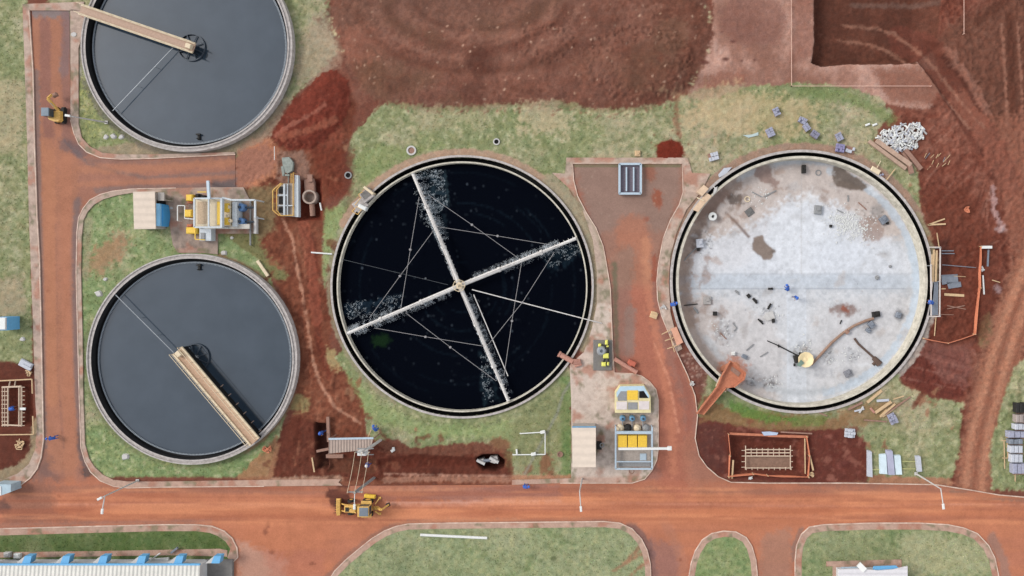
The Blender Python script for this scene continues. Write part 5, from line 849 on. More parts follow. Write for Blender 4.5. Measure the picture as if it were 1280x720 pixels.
O = [(768.8, 491), (775, 482.5), (805.5, 482), (813, 495), (813.5, 516), (768.8, 516)]; m = MB(); m.prism([tuple(pw(*p, 1.5).xy) for p in O], .12, 1.5); m.build('body', mat('cream_body', (232, 218, 168), .6), t)
m = MB(); m.prism([tuple(pw(*p, 1.56).xy) for p in [(770.5, 491), (775.5, 483), (805, 482.5), (811.5, 495), (811, 498), (804, 489), (776, 489), (771, 497)]], 1.5, 1.56); m.build('rim', mat('pale_blue_rim', (188, 212, 226), .5), t)
slab(784, 488, 797.5, 500, 1.5, 1.6, 'panel', m_yel, t, .02); slab(772, 489, 783.5, 501, 1.5, 1.55, 'grating', m_grey, t, .01); slab(770.5, 502, 784, 512, 1.5, 1.58, 'lid', mat('pinkish_lid', (226, 214, 210), .7), t, .02); slab(798.5, 501.5, 811.5, 512, 1.5, 1.58, 'lid', mat('pinkish_lid', (0, 0, 0)), t, .02); slab(785, 503, 797, 512, 1.5, 1.56, 'grating', m_grey, t, .01)
m = MB(); m.prism([tuple(pw(*p, 1.57).xy) for p in [(799, 489), (804.5, 488.5), (810.5, 497.5), (799, 497.5)]], 1.5, 1.57); m.build('opening', m_pit, t)
for i, x_ in enumerate((778.3, 790.3, 804)):
    q = thing('pump', pw(x_, 523.3, .12), ('left', 'middle', 'right')[i]+' of three small blue pumps in a row on the concrete yard', 'pump', 'row of blue pumps'); p = pw(x_, 523.3, .8)
    m = MB(); m.ring((p.x, p.y), [(.36, .12), (.36, .75), (.25, .88), (0, .9)], 24); m.build('casing', mat('yard_pump_blue', (116, 160, 192), .5), q); m = MB(); m.tube((p.x, p.y, .85), (p.x, p.y, 1.05), .13, 12); m.build('motor', m_dsteel, q); m = MB(); m.tube((p.x, p.y-.3, .4), (p.x, p.y-1.4, .4), .08); m.build('pipe', m_grey, q)
t = thing('filter_frame', pw(792, 560, .12), 'pale blue steel frame around three yellow panels on the concrete yard', 'steel frame')
frame([(769.5, 534), (769.5, 586), (815, 586), (815, 534)], 1.3, .1, m_blue2, t); frame([(769.5, 540.5), (815, 540.5)], 1.3, .16, m_blue2, t, False); frame([(769.5, 577), (815, 577)], 1.3, .06, m_blue2, t, False)
slab(771, 541, 813.5, 584, .12, .5, 'tray', mat('dusty_tray', (178, 166, 156), .8, .25, 4.), t)
for x0_ in (772.5, 785, 797.5): slab(x0_, 544.5, x0_+11.5, 559.5, .5, 1.2, 'yellow_panel', m_yel, t, .05)
slab(773, 577.5, 813, 583, .5, .65, 'grating', m_grey, t, .02); slab(800, 567, 808, 575.5, .5, .6, 'grating', m_blue2, t, .02)
for i, x_ in enumerate((776, 785, 797, 808)): m = MB(); p = pw(x_, 536.5, 1.); m.ring((p.x, p.y), [(.5, .12), (.45, .6), (.2, .85), (0, .85)], 18); m.build('filter_vessel', (m_cream, m_dgrey, m_cream, m_grey)[i], t)
m = MB(); m.beam(pw(773, 561, 3.0), pw(836, 560.5, 3.0), .26, .26); m.box(pw(837, 560.3, 3.0), (.5, .45, .4), 0, .05); m.tube(pw(774, 561, 3.0), pw(774, 561, .12), .09); m.tube(pw(812, 561, 3.0), pw(812, 561, .12), .09); solo('hoist_beam', m, m_white, 'long white hoist beam over the yellow panels, ending above the road', 'beam')
t = thing('steel_cradle', pw(787, 224, .12), 'pale blue rectangular steel frame with bars lying at the top of the middle road', 'steel frame')
frame([(774.3, 205), (774.3, 242), (801, 242), (801, 205), (774.3, 205)], .5, .13, m_blue2, t); frame([(783, 209), (783, 239)], .45, .09, m_blue2, t, False, 'bar'); frame([(792, 209), (792, 239)], .45, .09, m_blue2, t, False, 'bar'); slab(775, 206, 800, 241, .06, .2, 'base', mat('purplish_base', (122, 112, 122), .8, .3, 5.), t)
m = MB(); p = pw(797, 192, .1); m.box((p.x, p.y, .15), (.7, .7, .3), 0, .06); m.tube((p.x, p.y, .3), (p.x, p.y, .42), .18); solo('junction_box', m, m_wood, 'small square pale junction box in the grass above the middle road', 'junction box')
# white pipe frame on the lawn and other thin lines
m = MB()
for P_ in ([(650, 542), (681.5, 540), (681.5, 568), (641, 568.5)],): Q = [pw(*p, .35) for p in P_]; m.path(Q, .07, 8); [m.tube(q, Vector((q.x, q.y, 0)), .06, 6) for q in Q]
m.box(pw(678.5, 540, .35), (.6, .35, .35), .2, .04); m.box(pw(667, 567.5, .35), (.6, .35, .35), .2, .04); m.box(pw(646, 564.5, .3), (.22, .6, .25), .1, .04); solo('goal_shaped_pipework', m, m_white, 'thin white pipe frame standing on the lawn left of the long shed', 'pipe frame')
for a_, b_, r_, mt, lb in (((525.5, 668.5), (609, 672.5), .16, m_white, 'long white pipe lying on the lawn below the main road'), ((389, 315.5), (415, 317.5), .1, m_white, 'short white pipe left of the black filter rim'), ((390, 572), (393, 590), .08, m_wood, 'thin timber stake lying left of the corrugated shelter'), ((400, 253.5), (402, 263), .09, m_white, 'short white stake on the red soil right of the manhole'), ((343, 183), (343, 200), .04, m_white, 'thin white rod on the soil above the yellow railed chamber'), ((322, 326), (335, 345), .18, m_cream, 'cream timber lying on the dirt right of the lower left tank')):
    m = MB(); A, B = pw(*a_, .18), pw(*b_, .18); (m.tube(A, B, r_, 10) if mt is not m_cream and mt is not m_wood else m.beam(A, B, r_*2, r_*1.4)); solo('pipe' if mt is m_white else 'timber', m, mt, lb, 'pipe' if mt is m_white else 'timber')
M_string = mat('setting_out_string', (226, 186, 168), .8)
for a_, b_, lb in (((989, -30), (989.5, 107.5), 'pale setting out line running up the frame, left of the square pit'), ((989.5, 107.5), (1164, 107.5), 'pale setting out line running across below the square pit'), ((1205, -30), (1205, 42), 'short pale setting out line on the soil right of the square pit')):
    m = MB(); A, B = pw(*a_, .3), pw(*b_, .3); m.tube(A, B, .035, 6)
    for q in (A, B): m.beam(q+Vector((0, 0, .1)), q+Vector((.0, 0, -.3)), .06, .06)
    solo('string_line', m, M_string, lb, 'string line', 'setting out lines')
# ================================================================== machines
def wheelp(t, p, r, w, ax, mt=None):
    m = MB(); ax = Vector(ax).normalized(); m.tube(p-ax*w/2, p+ax*w/2, r, 20); o = m.build('wheel', m_dgrey, t); m = MB(); m.tube(p-ax*(w/2+.02), p+ax*(w/2+.02), r*.5, 14); m.build('rim', mt or m_yel2, o); return o
# backhoe loader, bucket to the left
g = pw(455, 632, 0); t = thing('backhoe_loader', (g.x, g.y, .02), 'dirty yellow backhoe loader working beside the trench on the main road', 'backhoe loader')
def B_(x, y, z): return Vector((g.x+x, g.y+y, z))
m = MB(); m.box(B_(-.3, 0, .95), (3.6, .9, .6), 0, .08); m.box(B_(-1.5, 0, 1.35), (1.7, .95, .6), 0, .12); m.build('chassis', m_yel2, t)
m = MB(); m.tube(B_(-1.4, .2, 1.6), B_(-1.4, .2, 2.1), .06); m.box(B_(-1.9, 0, 1.68), (.5, .6, .06)); m.build('engine_hood', m_dgrey, t)
m = MB(); m.box(B_(.75, 0, 2.62), (1.65, 1.5, .12), 0, .05); rf = m.build('cab_roof', m_yel2, t); m = MB(); m.box(B_(.85, 0, 2.71), (1.3, 1.25, .07), 0, .03); m.build('roof_panel', mat('cab_roof_grey', (122, 130, 140), .6), rf)
m = MB(); m.box(B_(.75, 0, 1.9), (1.5, 1.35, 1.3)); m.build('cab', m_glass, t)
m = MB(); [m.beam(B_(x_, y_, 1.2), B_(x_, y_, 2.6), .08, .08) for x_ in (0, 1.5) for y_ in (-.7, .7)]; m.build('cab_frame', m_yel2, t)
for y_ in (-.95, .95): wheelp(t, B_(.85, y_, .75), .75, .45, (0, 1, 0)); wheelp(t, B_(-1.7, y_*.95, .5), .5, .34, (0, 1, 0))
for y_ in (-.95, .95): m = MB(); m.box(B_(.85, y_, 1.52), (1.5, .5, .07), 0, .03); m.build('mudguard', m_yel2, t)
for y_ in (-.5, .5): m = MB(); m.beam(B_(-.6, y_, 1.5), B_(-2.4, y_, 1.1), .14, .2); m.beam(B_(-2.4, y_, 1.1), B_(-3.2, y_, .5), .13, .18); m.build('loader_arm', m_yel2, t)
m = MB(); m.beam(B_(-2.2, -.5, 1.2), B_(-2.2, .5, 1.2), .12, .12); m.build('crossbar', m_yel2, t)
m = MB(); pr = [(-3.3, .1), (-4.05, .12), (-4.0, .2), (-3.4, .25), (-3.35, .75), (-3.6, .95), (-3.65, 1.02), (-3.22, .9)]
vs = [B_(a, y_, b) for y_ in (-1.1, 1.1) for a, b in pr]; n_ = len(pr); m.add(vs, [tuple(range(n_)), tuple(range(2*n_-1, n_-1, -1))]+[(i, i+n_, (i+1) % n_+n_, (i+1) % n_) for i in range(n_)]); bk = m.build('front_bucket', m_yel2, t)
for k in range(7): m = MB(); y_ = -1.0+k*.333; m.beam(B_(-4.0, y_, .16), B_(-4.25, y_, .14), .08, .05); m.build('tooth', m_dgrey, bk)
m = MB(); m.beam(B_(1.8, 0, .9), B_(2.4, .05, 1.2), .4, .5); m.beam(B_(2.4, .05, 1.2), B_(3.3, .2, 2.4), .24, .3); m.build('boom', m_yel2, t); m = MB(); m.beam(B_(3.3, .2, 2.4), B_(3.9, .45, 1.0), .2, .24); m.build('dipper', m_yel2, t)
m = MB(); m.box(B_(3.75, .35, .75), (.5, .5, .5), .4, .1); m.build('rear_bucket', m_dgrey, t)
for y_ in (-1, 1): m = MB(); m.beam(B_(1.9, y_*.5, .9), B_(2.3, y_*1.1, .25), .14, .16); m.box(B_(2.35, y_*1.15, .1), (.4, .35, .1)); m.build('stabiliser', m_yel2, t)
m = MB(); m.box(B_(1.0, 1.5, .4), (1.6, .5, .5), -.1, .1); m.build('side_box', m_yel, t)
t.scale = (.85, .85, .85)
# small excavator
g = pw(78, 145, 0); t = thing('mini_excavator', (g.x, g.y, .02), 'small yellow excavator parked on the side road beside the upper left tank', 'excavator')
for x_ in (-.5, .5):
    m = MB(); n_ = 18; P_ = [(.9+.32*math.cos(a), .34+.32*math.sin(a)) for a in np.linspace(-1.57, 1.57, 8)]+[(-.9-.32*math.cos(a), .34+.32*math.sin(a)) for a in np.linspace(1.57, -1.57, 8)]
    vs = [B_(x_-.2, a, b) for a, b in P_]+[B_(x_+.2, a, b) for a, b in P_]; k = len(P_); m.add(vs, [tuple(range(k))[::-1], tuple(range(k, 2*k))]+[(i, (i+1) % k, (i+1) % k+k, i+k) for i in range(k)]); m.build('track', m_dgrey, t)
m = MB(); m.box(B_(0, 0, .5), (1.2, 1.4, .3)); m.tube(B_(0, 0, .6), B_(0, 0, .8), .5, 20); m.build('undercarriage', m_dgrey, t)
m = MB(); m.box(B_(.25, -.2, 1.15), (.9, 1.3, .7), 0, .12); m.prism([(g.x-1.15+.1, g.y-.55), (g.x-.8, g.y-.85), (g.x-.1, g.y-1.12), (g.x+.5, g.y-1.1), (g.x+.75, g.y-.85), (g.x+.7, g.y-.45), (g.x, g.y-.55)], .8, 1.45); m.build('body', m_yel2, t)
m = MB(); m.box(B_(-.6, .05, 1.65), (.95, 1.15, 1.5)); m.build('cab', m_glass, t); m = MB(); m.box(B_(-.6, .05, 2.46), (1.1, 1.2, .12), 0, .05); m.build('cab_roof', mat('cab_roof_blue_grey', (128, 142, 154), .6), t)
m = MB(); A, E1, E2 = B_(.35, .5, 1.2), B_(-.1, 1.9, 2.6), B_(-.35, 2.7, 1.6); m.beam(A, E1, .28, .36); m.build('boom', m_yel2, t); m = MB(); m.beam(E1, E2, .22, .28); m.build('dipper', m_yel2, t); m = MB(); m.tube(A+Vector((0, .1, .2)), A.lerp(E1, .6)+Vector((0, 0, .3)), .05); m.build('cylinder', m_steel, t)
m = MB(); m.box(E2+Vector((.1, .1, -.5)), (.7, .5, .5), .5, .12); m.build('bucket', m_wood2, t)
t.scale = (.85, .85, .85)
# ================================================================== workers
m_over = mat('blue_overalls', (56, 96, 176), .8, .15, 8.); m_skin = mat('skin', (150, 104, 80), .6, .1, 8.); m_boot = mat('work_boots', (40, 36, 34), .7); m_helm = mat('white_helmet', (232, 232, 232), .4); m_helmb = mat('blue_helmet', (64, 110, 200), .4)
def person_mesh(name, J, E, R):
    me = bpy.data.meshes.new(name); me.from_pydata([J[k] for k in J], [(list(J).index(a), list(J).index(b)) for a, b in E], []); o = bpy.data.objects.new(name, me); COL.objects.link(o)
    o.modifiers.new('s', 'SKIN'); sv = me.skin_vertices[0].data
    for i, k in enumerate(J): r = R[k]; sv[i].radius = (r if isinstance(r, tuple) else (r, r)); sv[i].use_root = (k == 'pelvis')
    o.modifiers.new('b', 'SUBSURF').levels = 1; dg = bpy.context.evaluated_depsgraph_get(); ev = bpy.data.meshes.new_from_object(o.evaluated_get(dg)); bpy.data.objects.remove(o)
    for q in (m_over, m_skin, m_boot): ev.materials.append(q)
    hp = Vector(J['head']); hz = hp.z
    for p in ev.polygons:
        c = p.center; d = min((c-Vector(J[k])).length for k in ('hand_l', 'hand_r', 'finger_l', 'finger_r')); p.use_smooth = True
        p.material_index = 1 if (c-hp).length < .19 or d < .085 else (2 if c.z < .13 else 0)
    ev.name = name; return ev
E_ = [('pelvis', 'belly'), ('belly', 'chest'), ('chest', 'neck'), ('neck', 'head'), ('head', 'crown'), ('head', 'nose')]
for s in 'lr': E_ += [('chest', 'sh_'+s), ('sh_'+s, 'el_'+s), ('el_'+s, 'hand_'+s), ('hand_'+s, 'finger_'+s), ('hand_'+s, 'thumb_'+s), ('pelvis', 'hip_'+s), ('hip_'+s, 'knee_'+s), ('knee_'+s, 'ankle_'+s), ('ankle_'+s, 'toe_'+s)]
RR = dict(pelvis=(.15, .12), belly=(.14, .11), chest=(.17, .12), neck=.06, head=.095, crown=.075, nose=.02)
for s in 'lr': RR.update({'sh_'+s: .075, 'el_'+s: .05, 'hand_'+s: .04, 'finger_'+s: .022, 'thumb_'+s: .014, 'hip_'+s: .095, 'knee_'+s: .068, 'ankle_'+s: .05, 'toe_'+s: .045})
def pose(stand=True):
    if stand:
        J = dict(pelvis=(0, 0, .95), belly=(0, .02, 1.12), chest=(0, .02, 1.36), neck=(0, .04, 1.52), head=(0, .07, 1.64), crown=(0, .06, 1.74), nose=(0, .17, 1.63))
        for s, q in (('l', -1), ('r', 1)): J.update({'sh_'+s: (.2*q, .02, 1.42), 'el_'+s: (.27*q, .06, 1.15), 'hand_'+s: (.2*q, .32, 1.08), 'finger_'+s: (.18*q, .42, 1.06), 'thumb_'+s: (.15*q, .36, 1.11), 'hip_'+s: (.1*q, 0, .88), 'knee_'+s: (.12*q, .05+.06*q, .49), 'ankle_'+s: (.13*q, .12*q, .09), 'toe_'+s: (.14*q, .12*q+.17, .05)})
    else:
        J = dict(pelvis=(0, -.12, .82), belly=(0, .05, .95), chest=(0, .28, 1.05), neck=(0, .42, 1.1), head=(0, .54, 1.12), crown=(0, .62, 1.16), nose=(0, .58, 1.01))
        for s, q in (('l', -1), ('r', 1)): J.update({'sh_'+s: (.2*q, .3, 1.05), 'el_'+s: (.25*q, .42, .8), 'hand_'+s: (.16*q, .55, .56), 'finger_'+s: (.14*q, .6, .47), 'thumb_'+s: (.1*q, .52, .5), 'hip_'+s: (.12*q, -.1, .76), 'knee_'+s: (.15*q, .14, .46), 'ankle_'+s: (.16*q, -.04, .09), 'toe_'+s: (.18*q, .14, .05)})
    return J
PM = [person_mesh('worker_standing', pose(True), E_, RR), person_mesh('worker_bending', pose(False), E_, RR)]
hm = MB(); hm.ring((0, 0), [(.185, 0), (.13, .01), (.125, .06), (.09, .12), (.04, .145), (0, .15)], 20); HM = hm.build('hard_hat_shape', m_helm); HMM = HM.data; bpy.data.objects.remove(HM); HMB = HMM.copy(); HMB.materials[0] = m_helmb
def person(px, py, zg, st, rot, lab, blue=False):
    p = pw(px, py, zg+1.4*(1 if st == 0 else .7)); o = bpy.data.objects.new('person', PM[st]); COL.objects.link(o); o.location = (p.x, p.y, zg); o.rotation_euler = (0, 0, rot); tag(o, lab, 'person', 'workers in blue overalls')
    h = bpy.data.objects.new('helmet', HMB if blue else HMM); COL.objects.link(h); h.parent = o; J = pose(st == 0); h.location = (0, J['head'][1]+(.0 if st == 0 else .06), J['head'][2]+.04); h.rotation_euler = (0 if st == 0 else -.5, 0, 0)
person(985.5, 362, -1.5, 1, .4, 'worker in blue bending over near the middle of the empty tank', True); person(996.5, 372, -1.5, 0, 2, 'worker in blue standing just right of the bending one in the empty tank', True)
person(1167, 379, .35, 1, 1.2, 'worker in blue on the grey scaffold deck beside the empty tank', True); person(802.5+37.5, 381, .3, 1, -1.2, 'worker in blue crouching on the left rim of the empty tank', True)
person(401, 541, -.4, 0, 2.6, 'worker in blue standing in the dark hole left of the corrugated shelter', True); person(469, 538, .1, 1, .3, 'worker in blue bending on the grass above the corrugated shelter', True)
person(458, 582, -.3, 0, -1.2, 'worker in white helmet and blue overalls under the power lines'); person(65.5, 548, .02, 1, 1.57, 'worker in blue bending down on the left road', True)
person(655, 609, .02, 1, -1.4, 'worker in blue crouching at the kerb of the main road', True); person(10.5, 511.5, -.4, 1, -1.4, 'worker in blue inside the rebar cage at the left edge', True)
# ================================================================== shelter over the trench and timbers round it
t = thing('corrugated_shelter', pw(440, 558, 0), 'long corrugated shelter roof beside the trench, edged in pale blue', 'shelter')
P = [pw(*p, 2.4) for p in [(411, 549), (467, 548), (462, 562), (411, 567)]]; m = MB(); m.add([*P, *[p-Vector((0, 0, .08)) for p in P]], [(3, 2, 1, 0), (4, 5, 6, 7), (0, 1, 5, 4), (1, 2, 6, 5), (2, 3, 7, 6), (3, 0, 4, 7)]); m.build('roof', mat('dusty_corrugated_roof', (172, 152, 140), .7, .15, 2., rib=(0, .35)), t)
m = MB(); m.beam(P[0]+Vector((0, .05, .05)), P[1]+Vector((0, .05, .05)), .22, .14); m.build('gutter', m_blue2, t)
for q in P: m = MB(); m.tube(Vector((q.x, q.y, -.2)), q, .07); m.build('post', m_wood2, t)
def plank(p0, p1, w, h, z, mt, lab, name='timber_plank', cat='timber', group=None):
    m = MB(); m.beam(pw(*p0, z), pw(*p1, z), w, h); return solo(name, m, mt, lab, cat, group)
G1 = 'timbers around the corrugated shelter'
plank((410, 521), (411, 552), .35, .3, .4, m_wood2, 'upright looking reddish beam running up from the shelter', group=G1); plank((396, 564), (411, 561), .3, .25, .3, m_wood2, 'short reddish beam poking out left of the shelter', group=G1); plank((408, 570), (429, 570), .45, .3, .3, m_wood2, 'reddish beam lying just below the shelter roof', group=G1); plank((460, 546), (464, 537), .1, .1, 1., m_wood, 'thin yellow pole at the top right corner of the shelter', group=G1)
for P_, lb in (([(596, 575), (604, 574), (606, 580), (597, 578)], 'left'), ([(612, 572), (621, 571), (623, 578), (618, 580), (612, 578)], 'right')):
    m = MB(); Q = [pw(*p, -.3) for p in P_]; m.prism([(q.x, q.y) for q in Q], -1.4, -.5); m.tube(Q[0], Q[2], .2, 10); solo('concrete_chamber', m, m_conc, 'broken concrete chamber in the dark round hole, the '+lb+' of two', 'concrete block', 'concrete pieces in the round hole')
m = MB(); m.tube(pw(604, 576, -.6), pw(613, 575, -.6), .2, 12); solo('pipe', m, m_gray_plate, 'grey pipe joining the two concrete pieces in the round hole', 'pipe')
m = MB(); p = pw(491, 563, .1); m.box(p, (.5, .35, .3), .6, .1); m.box(p+Vector((.1, .25, .1)), (.3, .3, .25), .2, .08); solo('cement_bag', m, m_white, 'crumpled white bag on the dark soil right of the shelter', 'bag')
# ================================================================== rebar cage and fences
def cage(x0, y0, x1, y1, z, vertical, lab):
    t = thing('rebar_cage', pw((x0+x1)/2, (y0+y1)/2, z-.6), lab, 'rebar cage', 'timber and rebar forms in pits')
    def bar(a, b, r=.05): m = MB(); m.tube(pw(*a, z), pw(*b, z), r, 6); m.build('bar', m_rebar, t)
    if not vertical:
        for y_ in (y0, y0+4, y0+8): bar((x0, y_), (x1, y_), .08)
        bar((x0, y1), (x1, y1), .07); bar((x0, y0-5), (x0, y1+2), .07); bar((x1, y0-5), (x1, y1+2), .07); 
        for i in range(9): x_ = x0+(x1-x0)*i/8; bar((x_, y0-2), (x_, y0+8)); bar((x_+1, y1-1), (x_+1, y1+2.5))
        for i in range(4): y_ = y0+1+i*7; bar((x0-5, y_), (x0, y_)); bar((x1, y_), (x1+3, y_))
        m = MB(); a, b = pw(x0, y0+8, z-.5), pw(x1, y1, z-.5); m.box(((a.x+b.x)/2, (a.y+b.y)/2, z-.55), (b.x-a.x, a.y-b.y, .2), 0, .03); m.build('footing', mat('muddy_footing', (150, 118, 100), .9, .3, 3.), t)
    else:
        for x_ in (x0, x0+3, x0+7, x1-3, x1): bar((x_, y0), (x_, y1), .09 if x_ > x0+4 else .05)
        for i in range(10): y_ = y0+1+(y1-y0-2)*i/9; bar((x0-1, y_), (x0+8, y_)); bar((x1, y_), (x1+4, y_))
        bar((x0, y0+1), (x1, y0), .12); bar((x0, y1-2), (x1, y1-1), .1); bar((x0+8, y0+1), (x0+13, y0-20), .07); bar((x0+15, y0+1), (x0+19, y0-20), .07)
cage(932, 562, 988, 585, -.1, False, 'pale rebar cage on a footing inside the orange fenced pit'); cage(3, 483, 27, 533, -.1, True, 'pale rebar cage beside the left road at the photo edge')
def fence(pts, lab, z=.55, closed=False, mt=None):
    t = thing('mesh_fence', pw(*pts[0], 0), lab, 'fence', 'orange safety fences'); Q = [pw(*p, z) for p in pts]
    for a, b in zip(Q[:-1], Q[1:]):
        n = max(1, int((b-a).length/1.5)); m = MB(); P_ = [a.lerp(b, i/n)+Vector((R_.uniform(-.06, .06), R_.uniform(-.06, .06), R_.uniform(-.12, .05))) for i in range(n+1)]
        vs = [p for q in P_ for p in (q, Vector((q.x+R_.uniform(-.1, .1), q.y+R_.uniform(-.1, .1), .05)))]; m.add(vs, [(2*i, 2*i+2, 2*i+3, 2*i+1) for i in range(n)]); m.path(P_, .05, 5); m.build('mesh_panel', mt or m_net, t)
    for q in Q: m = MB(); m.tube(Vector((q.x, q.y, -.2)), q+Vector((0, 0, .15)), .05, 6); m.build('post', m_wood, t)
R_ = random.Random(8)
fence([(911, 543), (913, 570), (911, 597)], 'orange mesh fence along the left side of the rebar pit'); fence([(1009, 546), (1012, 570), (1011, 596)], 'orange mesh fence along the right side of the rebar pit'); fence([(912, 596), (942, 593), (960, 595), (1011, 597)], 'sagging orange mesh fence along the lower side of the rebar pit'); fence([(1155, 423), (1185, 429), (1219, 418), (1226, 360), (1227, 308)], 'orange mesh fence line bending round the scaffold area on the right')
GP = 'boards around the orange fenced pit'
plank((912, 542), (960, 544), .28, .12, .15, m_rust, 'long orange board along the upper left of the rebar pit', group=GP); plank((960, 544.5), (1010, 546), .3, .12, .16, m_rust, 'long orange board along the upper right of the rebar pit', group=GP); plank((916.5, 575), (915, 598), .2, .1, .3, m_wood, 'pale plank standing in the lower left corner of the rebar pit', group=GP); plank((976, 540), (1015, 542), .16, .12, .2, m_wood2, 'old board above the upper right corner of the rebar pit', group=GP); plank((1012, 569), (1016.5, 588), .2, .12, .35, m_wood, 'pale plank leaning right of the rebar pit', group=GP)
plank((1006, 548), (1006.5, 592), .12, .1, .2, m_wood, 'thin board inside the right edge of the rebar pit', group=GP); plank((0, 476), (40, 474), .14, .12, .4, m_wood, 'timber rail above the left rebar cage', group=GP); plank((40, 474), (40.5, 492), .1, .1, .4, m_wood, 'thin timber at the right corner above the left rebar cage', group=GP); plank((41, 520), (42, 543), .12, .1, .4, m_wood, 'thin timber right of the left rebar cage', group=GP); plank((0, 543.5), (42, 543), .12, .1, .4, m_wood, 'timber rail below the left rebar cage', group=GP); plank((25, 511), (32, 511), .3, .1, .3, m_white, 'short white board across the left rebar cage', group=GP)
m = MB(); m.prism([tuple(pw(*p, .3).xy) for p in [(952, 540), (962, 539.5), (973, 541), (971, 544), (955, 544.5)]], .2, .28); solo('steel_sheet', m, mat('pale_blue_sheet', (186, 200, 222), .6), 'small pale blue sheet on the upper edge of the rebar pit', 'sheet')
# ================================================================== stacks of blocks, pallets
def stack(px, py, w, d, deg, nx, ny, nz, mt, lab, z0=0., grp='pallets of concrete blocks'):
    p = pw(px, py, z0+.3*nz); t = thing('block_pallet', (p.x, p.y, z0), lab, 'block stack', grp, math.radians(-deg)); R2 = random.Random(int(px*7+py))
    def lb(c_, s_, a=0, b=.0): m.box(c_, s_, a, b)
    m = MB(); 
    for k in (-1, 0, 1): m.box((0, k*d*.38, .05), (w, .1, .1))
    m.box((0, 0, .12), (w, d, .03)); o = m.build('pallet', m_wood2, t); o.location = (0, 0, 0)
    for l in range(nz):
        for i in range(nx):
            for j in range(ny):
                if l == nz-1 and R2.random() < .18: continue
                bw, bd = w/nx, d/ny; m = MB(); m.box((-w/2+bw*(i+.5)+R2.uniform(-.02, .02), -d/2+bd*(j+.5)+R2.uniform(-.02, .02), .14+.2*(l+.5)), (bw*.94, bd*.92, .19), R2.uniform(-.04, .04), .015); o = m.build('block', mt, t); o.location = (0, 0, 0)
for a_ in ((971.5, 139, 1.0, .75, 65, 4, 2, 2, m_block, 'bluish block pallet highest of those on the grass above the empty tank'), (963.5, 165, 1.1, .9, 65, 4, 2, 2, m_block, 'bluish block pallet below the highest one above the empty tank'), (892, 195.5, 1.25, 1.0, -15, 4, 2, 1, m_block2, 'pale block pallet on the grass left of the empty tank top'), (1004, 150, .95, .75, 30, 4, 2, 2, m_block, 'first of three block pallets in a slanting row, uppermost'), (1009, 158.5, .9, .7, 55, 4, 2, 2, m_block, 'middle of the three block pallets in a slanting row'), (1019.5, 167.5, 1.0, .8, 35, 4, 2, 2, mat('dark_block', (140, 138, 156), .85), 'darker lowest block pallet of the slanting row of three'), (1050, 170.5, 1.0, .75, 65, 4, 2, 2, m_block, 'block pallet above the pair touching the empty tank rim'), (1051, 184.5, 1.05, 1.0, 10, 4, 3, 2, mat('violet_block', (146, 140, 176), .85), 'violet grey block pallet close to the empty tank rim'), (1063, 187, 1.1, .85, 18, 4, 2, 1, m_block2, 'pale block pallet right of the violet grey one'), (1117, 524, 1.3, .95, 65, 5, 3, 2, m_block, 'bluish block pallet tilted on the grass below the timbers'), (1063.5, 542, 1.25, 1.1, 3, 4, 3, 2, m_block2, 'pale block pallet at the corner of the dark soil patch'), (1103, 219, .7, .5, 30, 3, 2, 1, m_block, 'small block pallet on the upper right rim of the empty tank')): stack(*a_)
GS = 'grey stacked bundles at the lower right edge'
for i, (x0_, y0_, x1_, y1_, c_, lb) in enumerate(((1270, 504, 1284, 517, m_dgrey, 'dark spiky bundle topmost of the stacks at the lower right edge'), (1270, 518, 1284, 529, mat('brownish_block', (170, 156, 150), .85), 'brownish stack just below the dark bundle at the right edge'), (1269, 530, 1284, 538, m_block2, 'flat pale stack, second below the dark bundle'), (1261, 539, 1284, 548, m_block, 'wide grey stack, third below the dark bundle'), (1262, 549, 1279, 556, m_gray_plate, 'narrow dark grey stack, fourth below the dark bundle'), (1263, 557, 1279, 567, m_block2, 'grey stack, fifth below the dark bundle'), (1264, 568, 1279, 579, m_block2, 'grey stack, sixth below the dark bundle'), (1266, 580, 1284, 593, m_block, 'lowest and largest grey stack at the right edge'))):
    t = thing('block_bundle', pw((x0_+x1_)/2, (y0_+y1_)/2, 0), lb, 'block stack', GS)
    for k in range(3): slab(x0_+(x1_-x0_)*k/3+.3, y0_+.4+R_.uniform(-.4, .4), x0_+(x1_-x0_)*(k+1)/3-.3, y1_-.8, .08, R_.uniform(.7, .9), 'block_row', c_, t, .05)
    for yy in (y1_-.5, y0_+1): m = MB(); m.beam(pw(x0_, yy, .05), pw(x1_, yy, .05), .12, .1); m.build('bearer', m_wood2, t)
GT = 'thin timbers beside the grey bundles'
for i, (a_, b_) in enumerate((((1252, 550.5), (1260, 550.5)), ((1257, 547), (1262, 546.5)), ((1253, 572.5), (1263, 572.5)), ((1255, 551), (1256, 586)), ((1259, 551), (1260, 573)), ((1269, 593), (1269, 602)))): plank(a_, b_, .09, .08, .12, m_wood, ('upper short thin timber', 'topmost tiny timber', 'lower crosswise thin timber', 'long thin timber', 'second long thin timber', 'lowest thin timber')[i]+' left of the grey bundles at the right edge', group=GT)
GL = 'metal sheets lying by the main road'
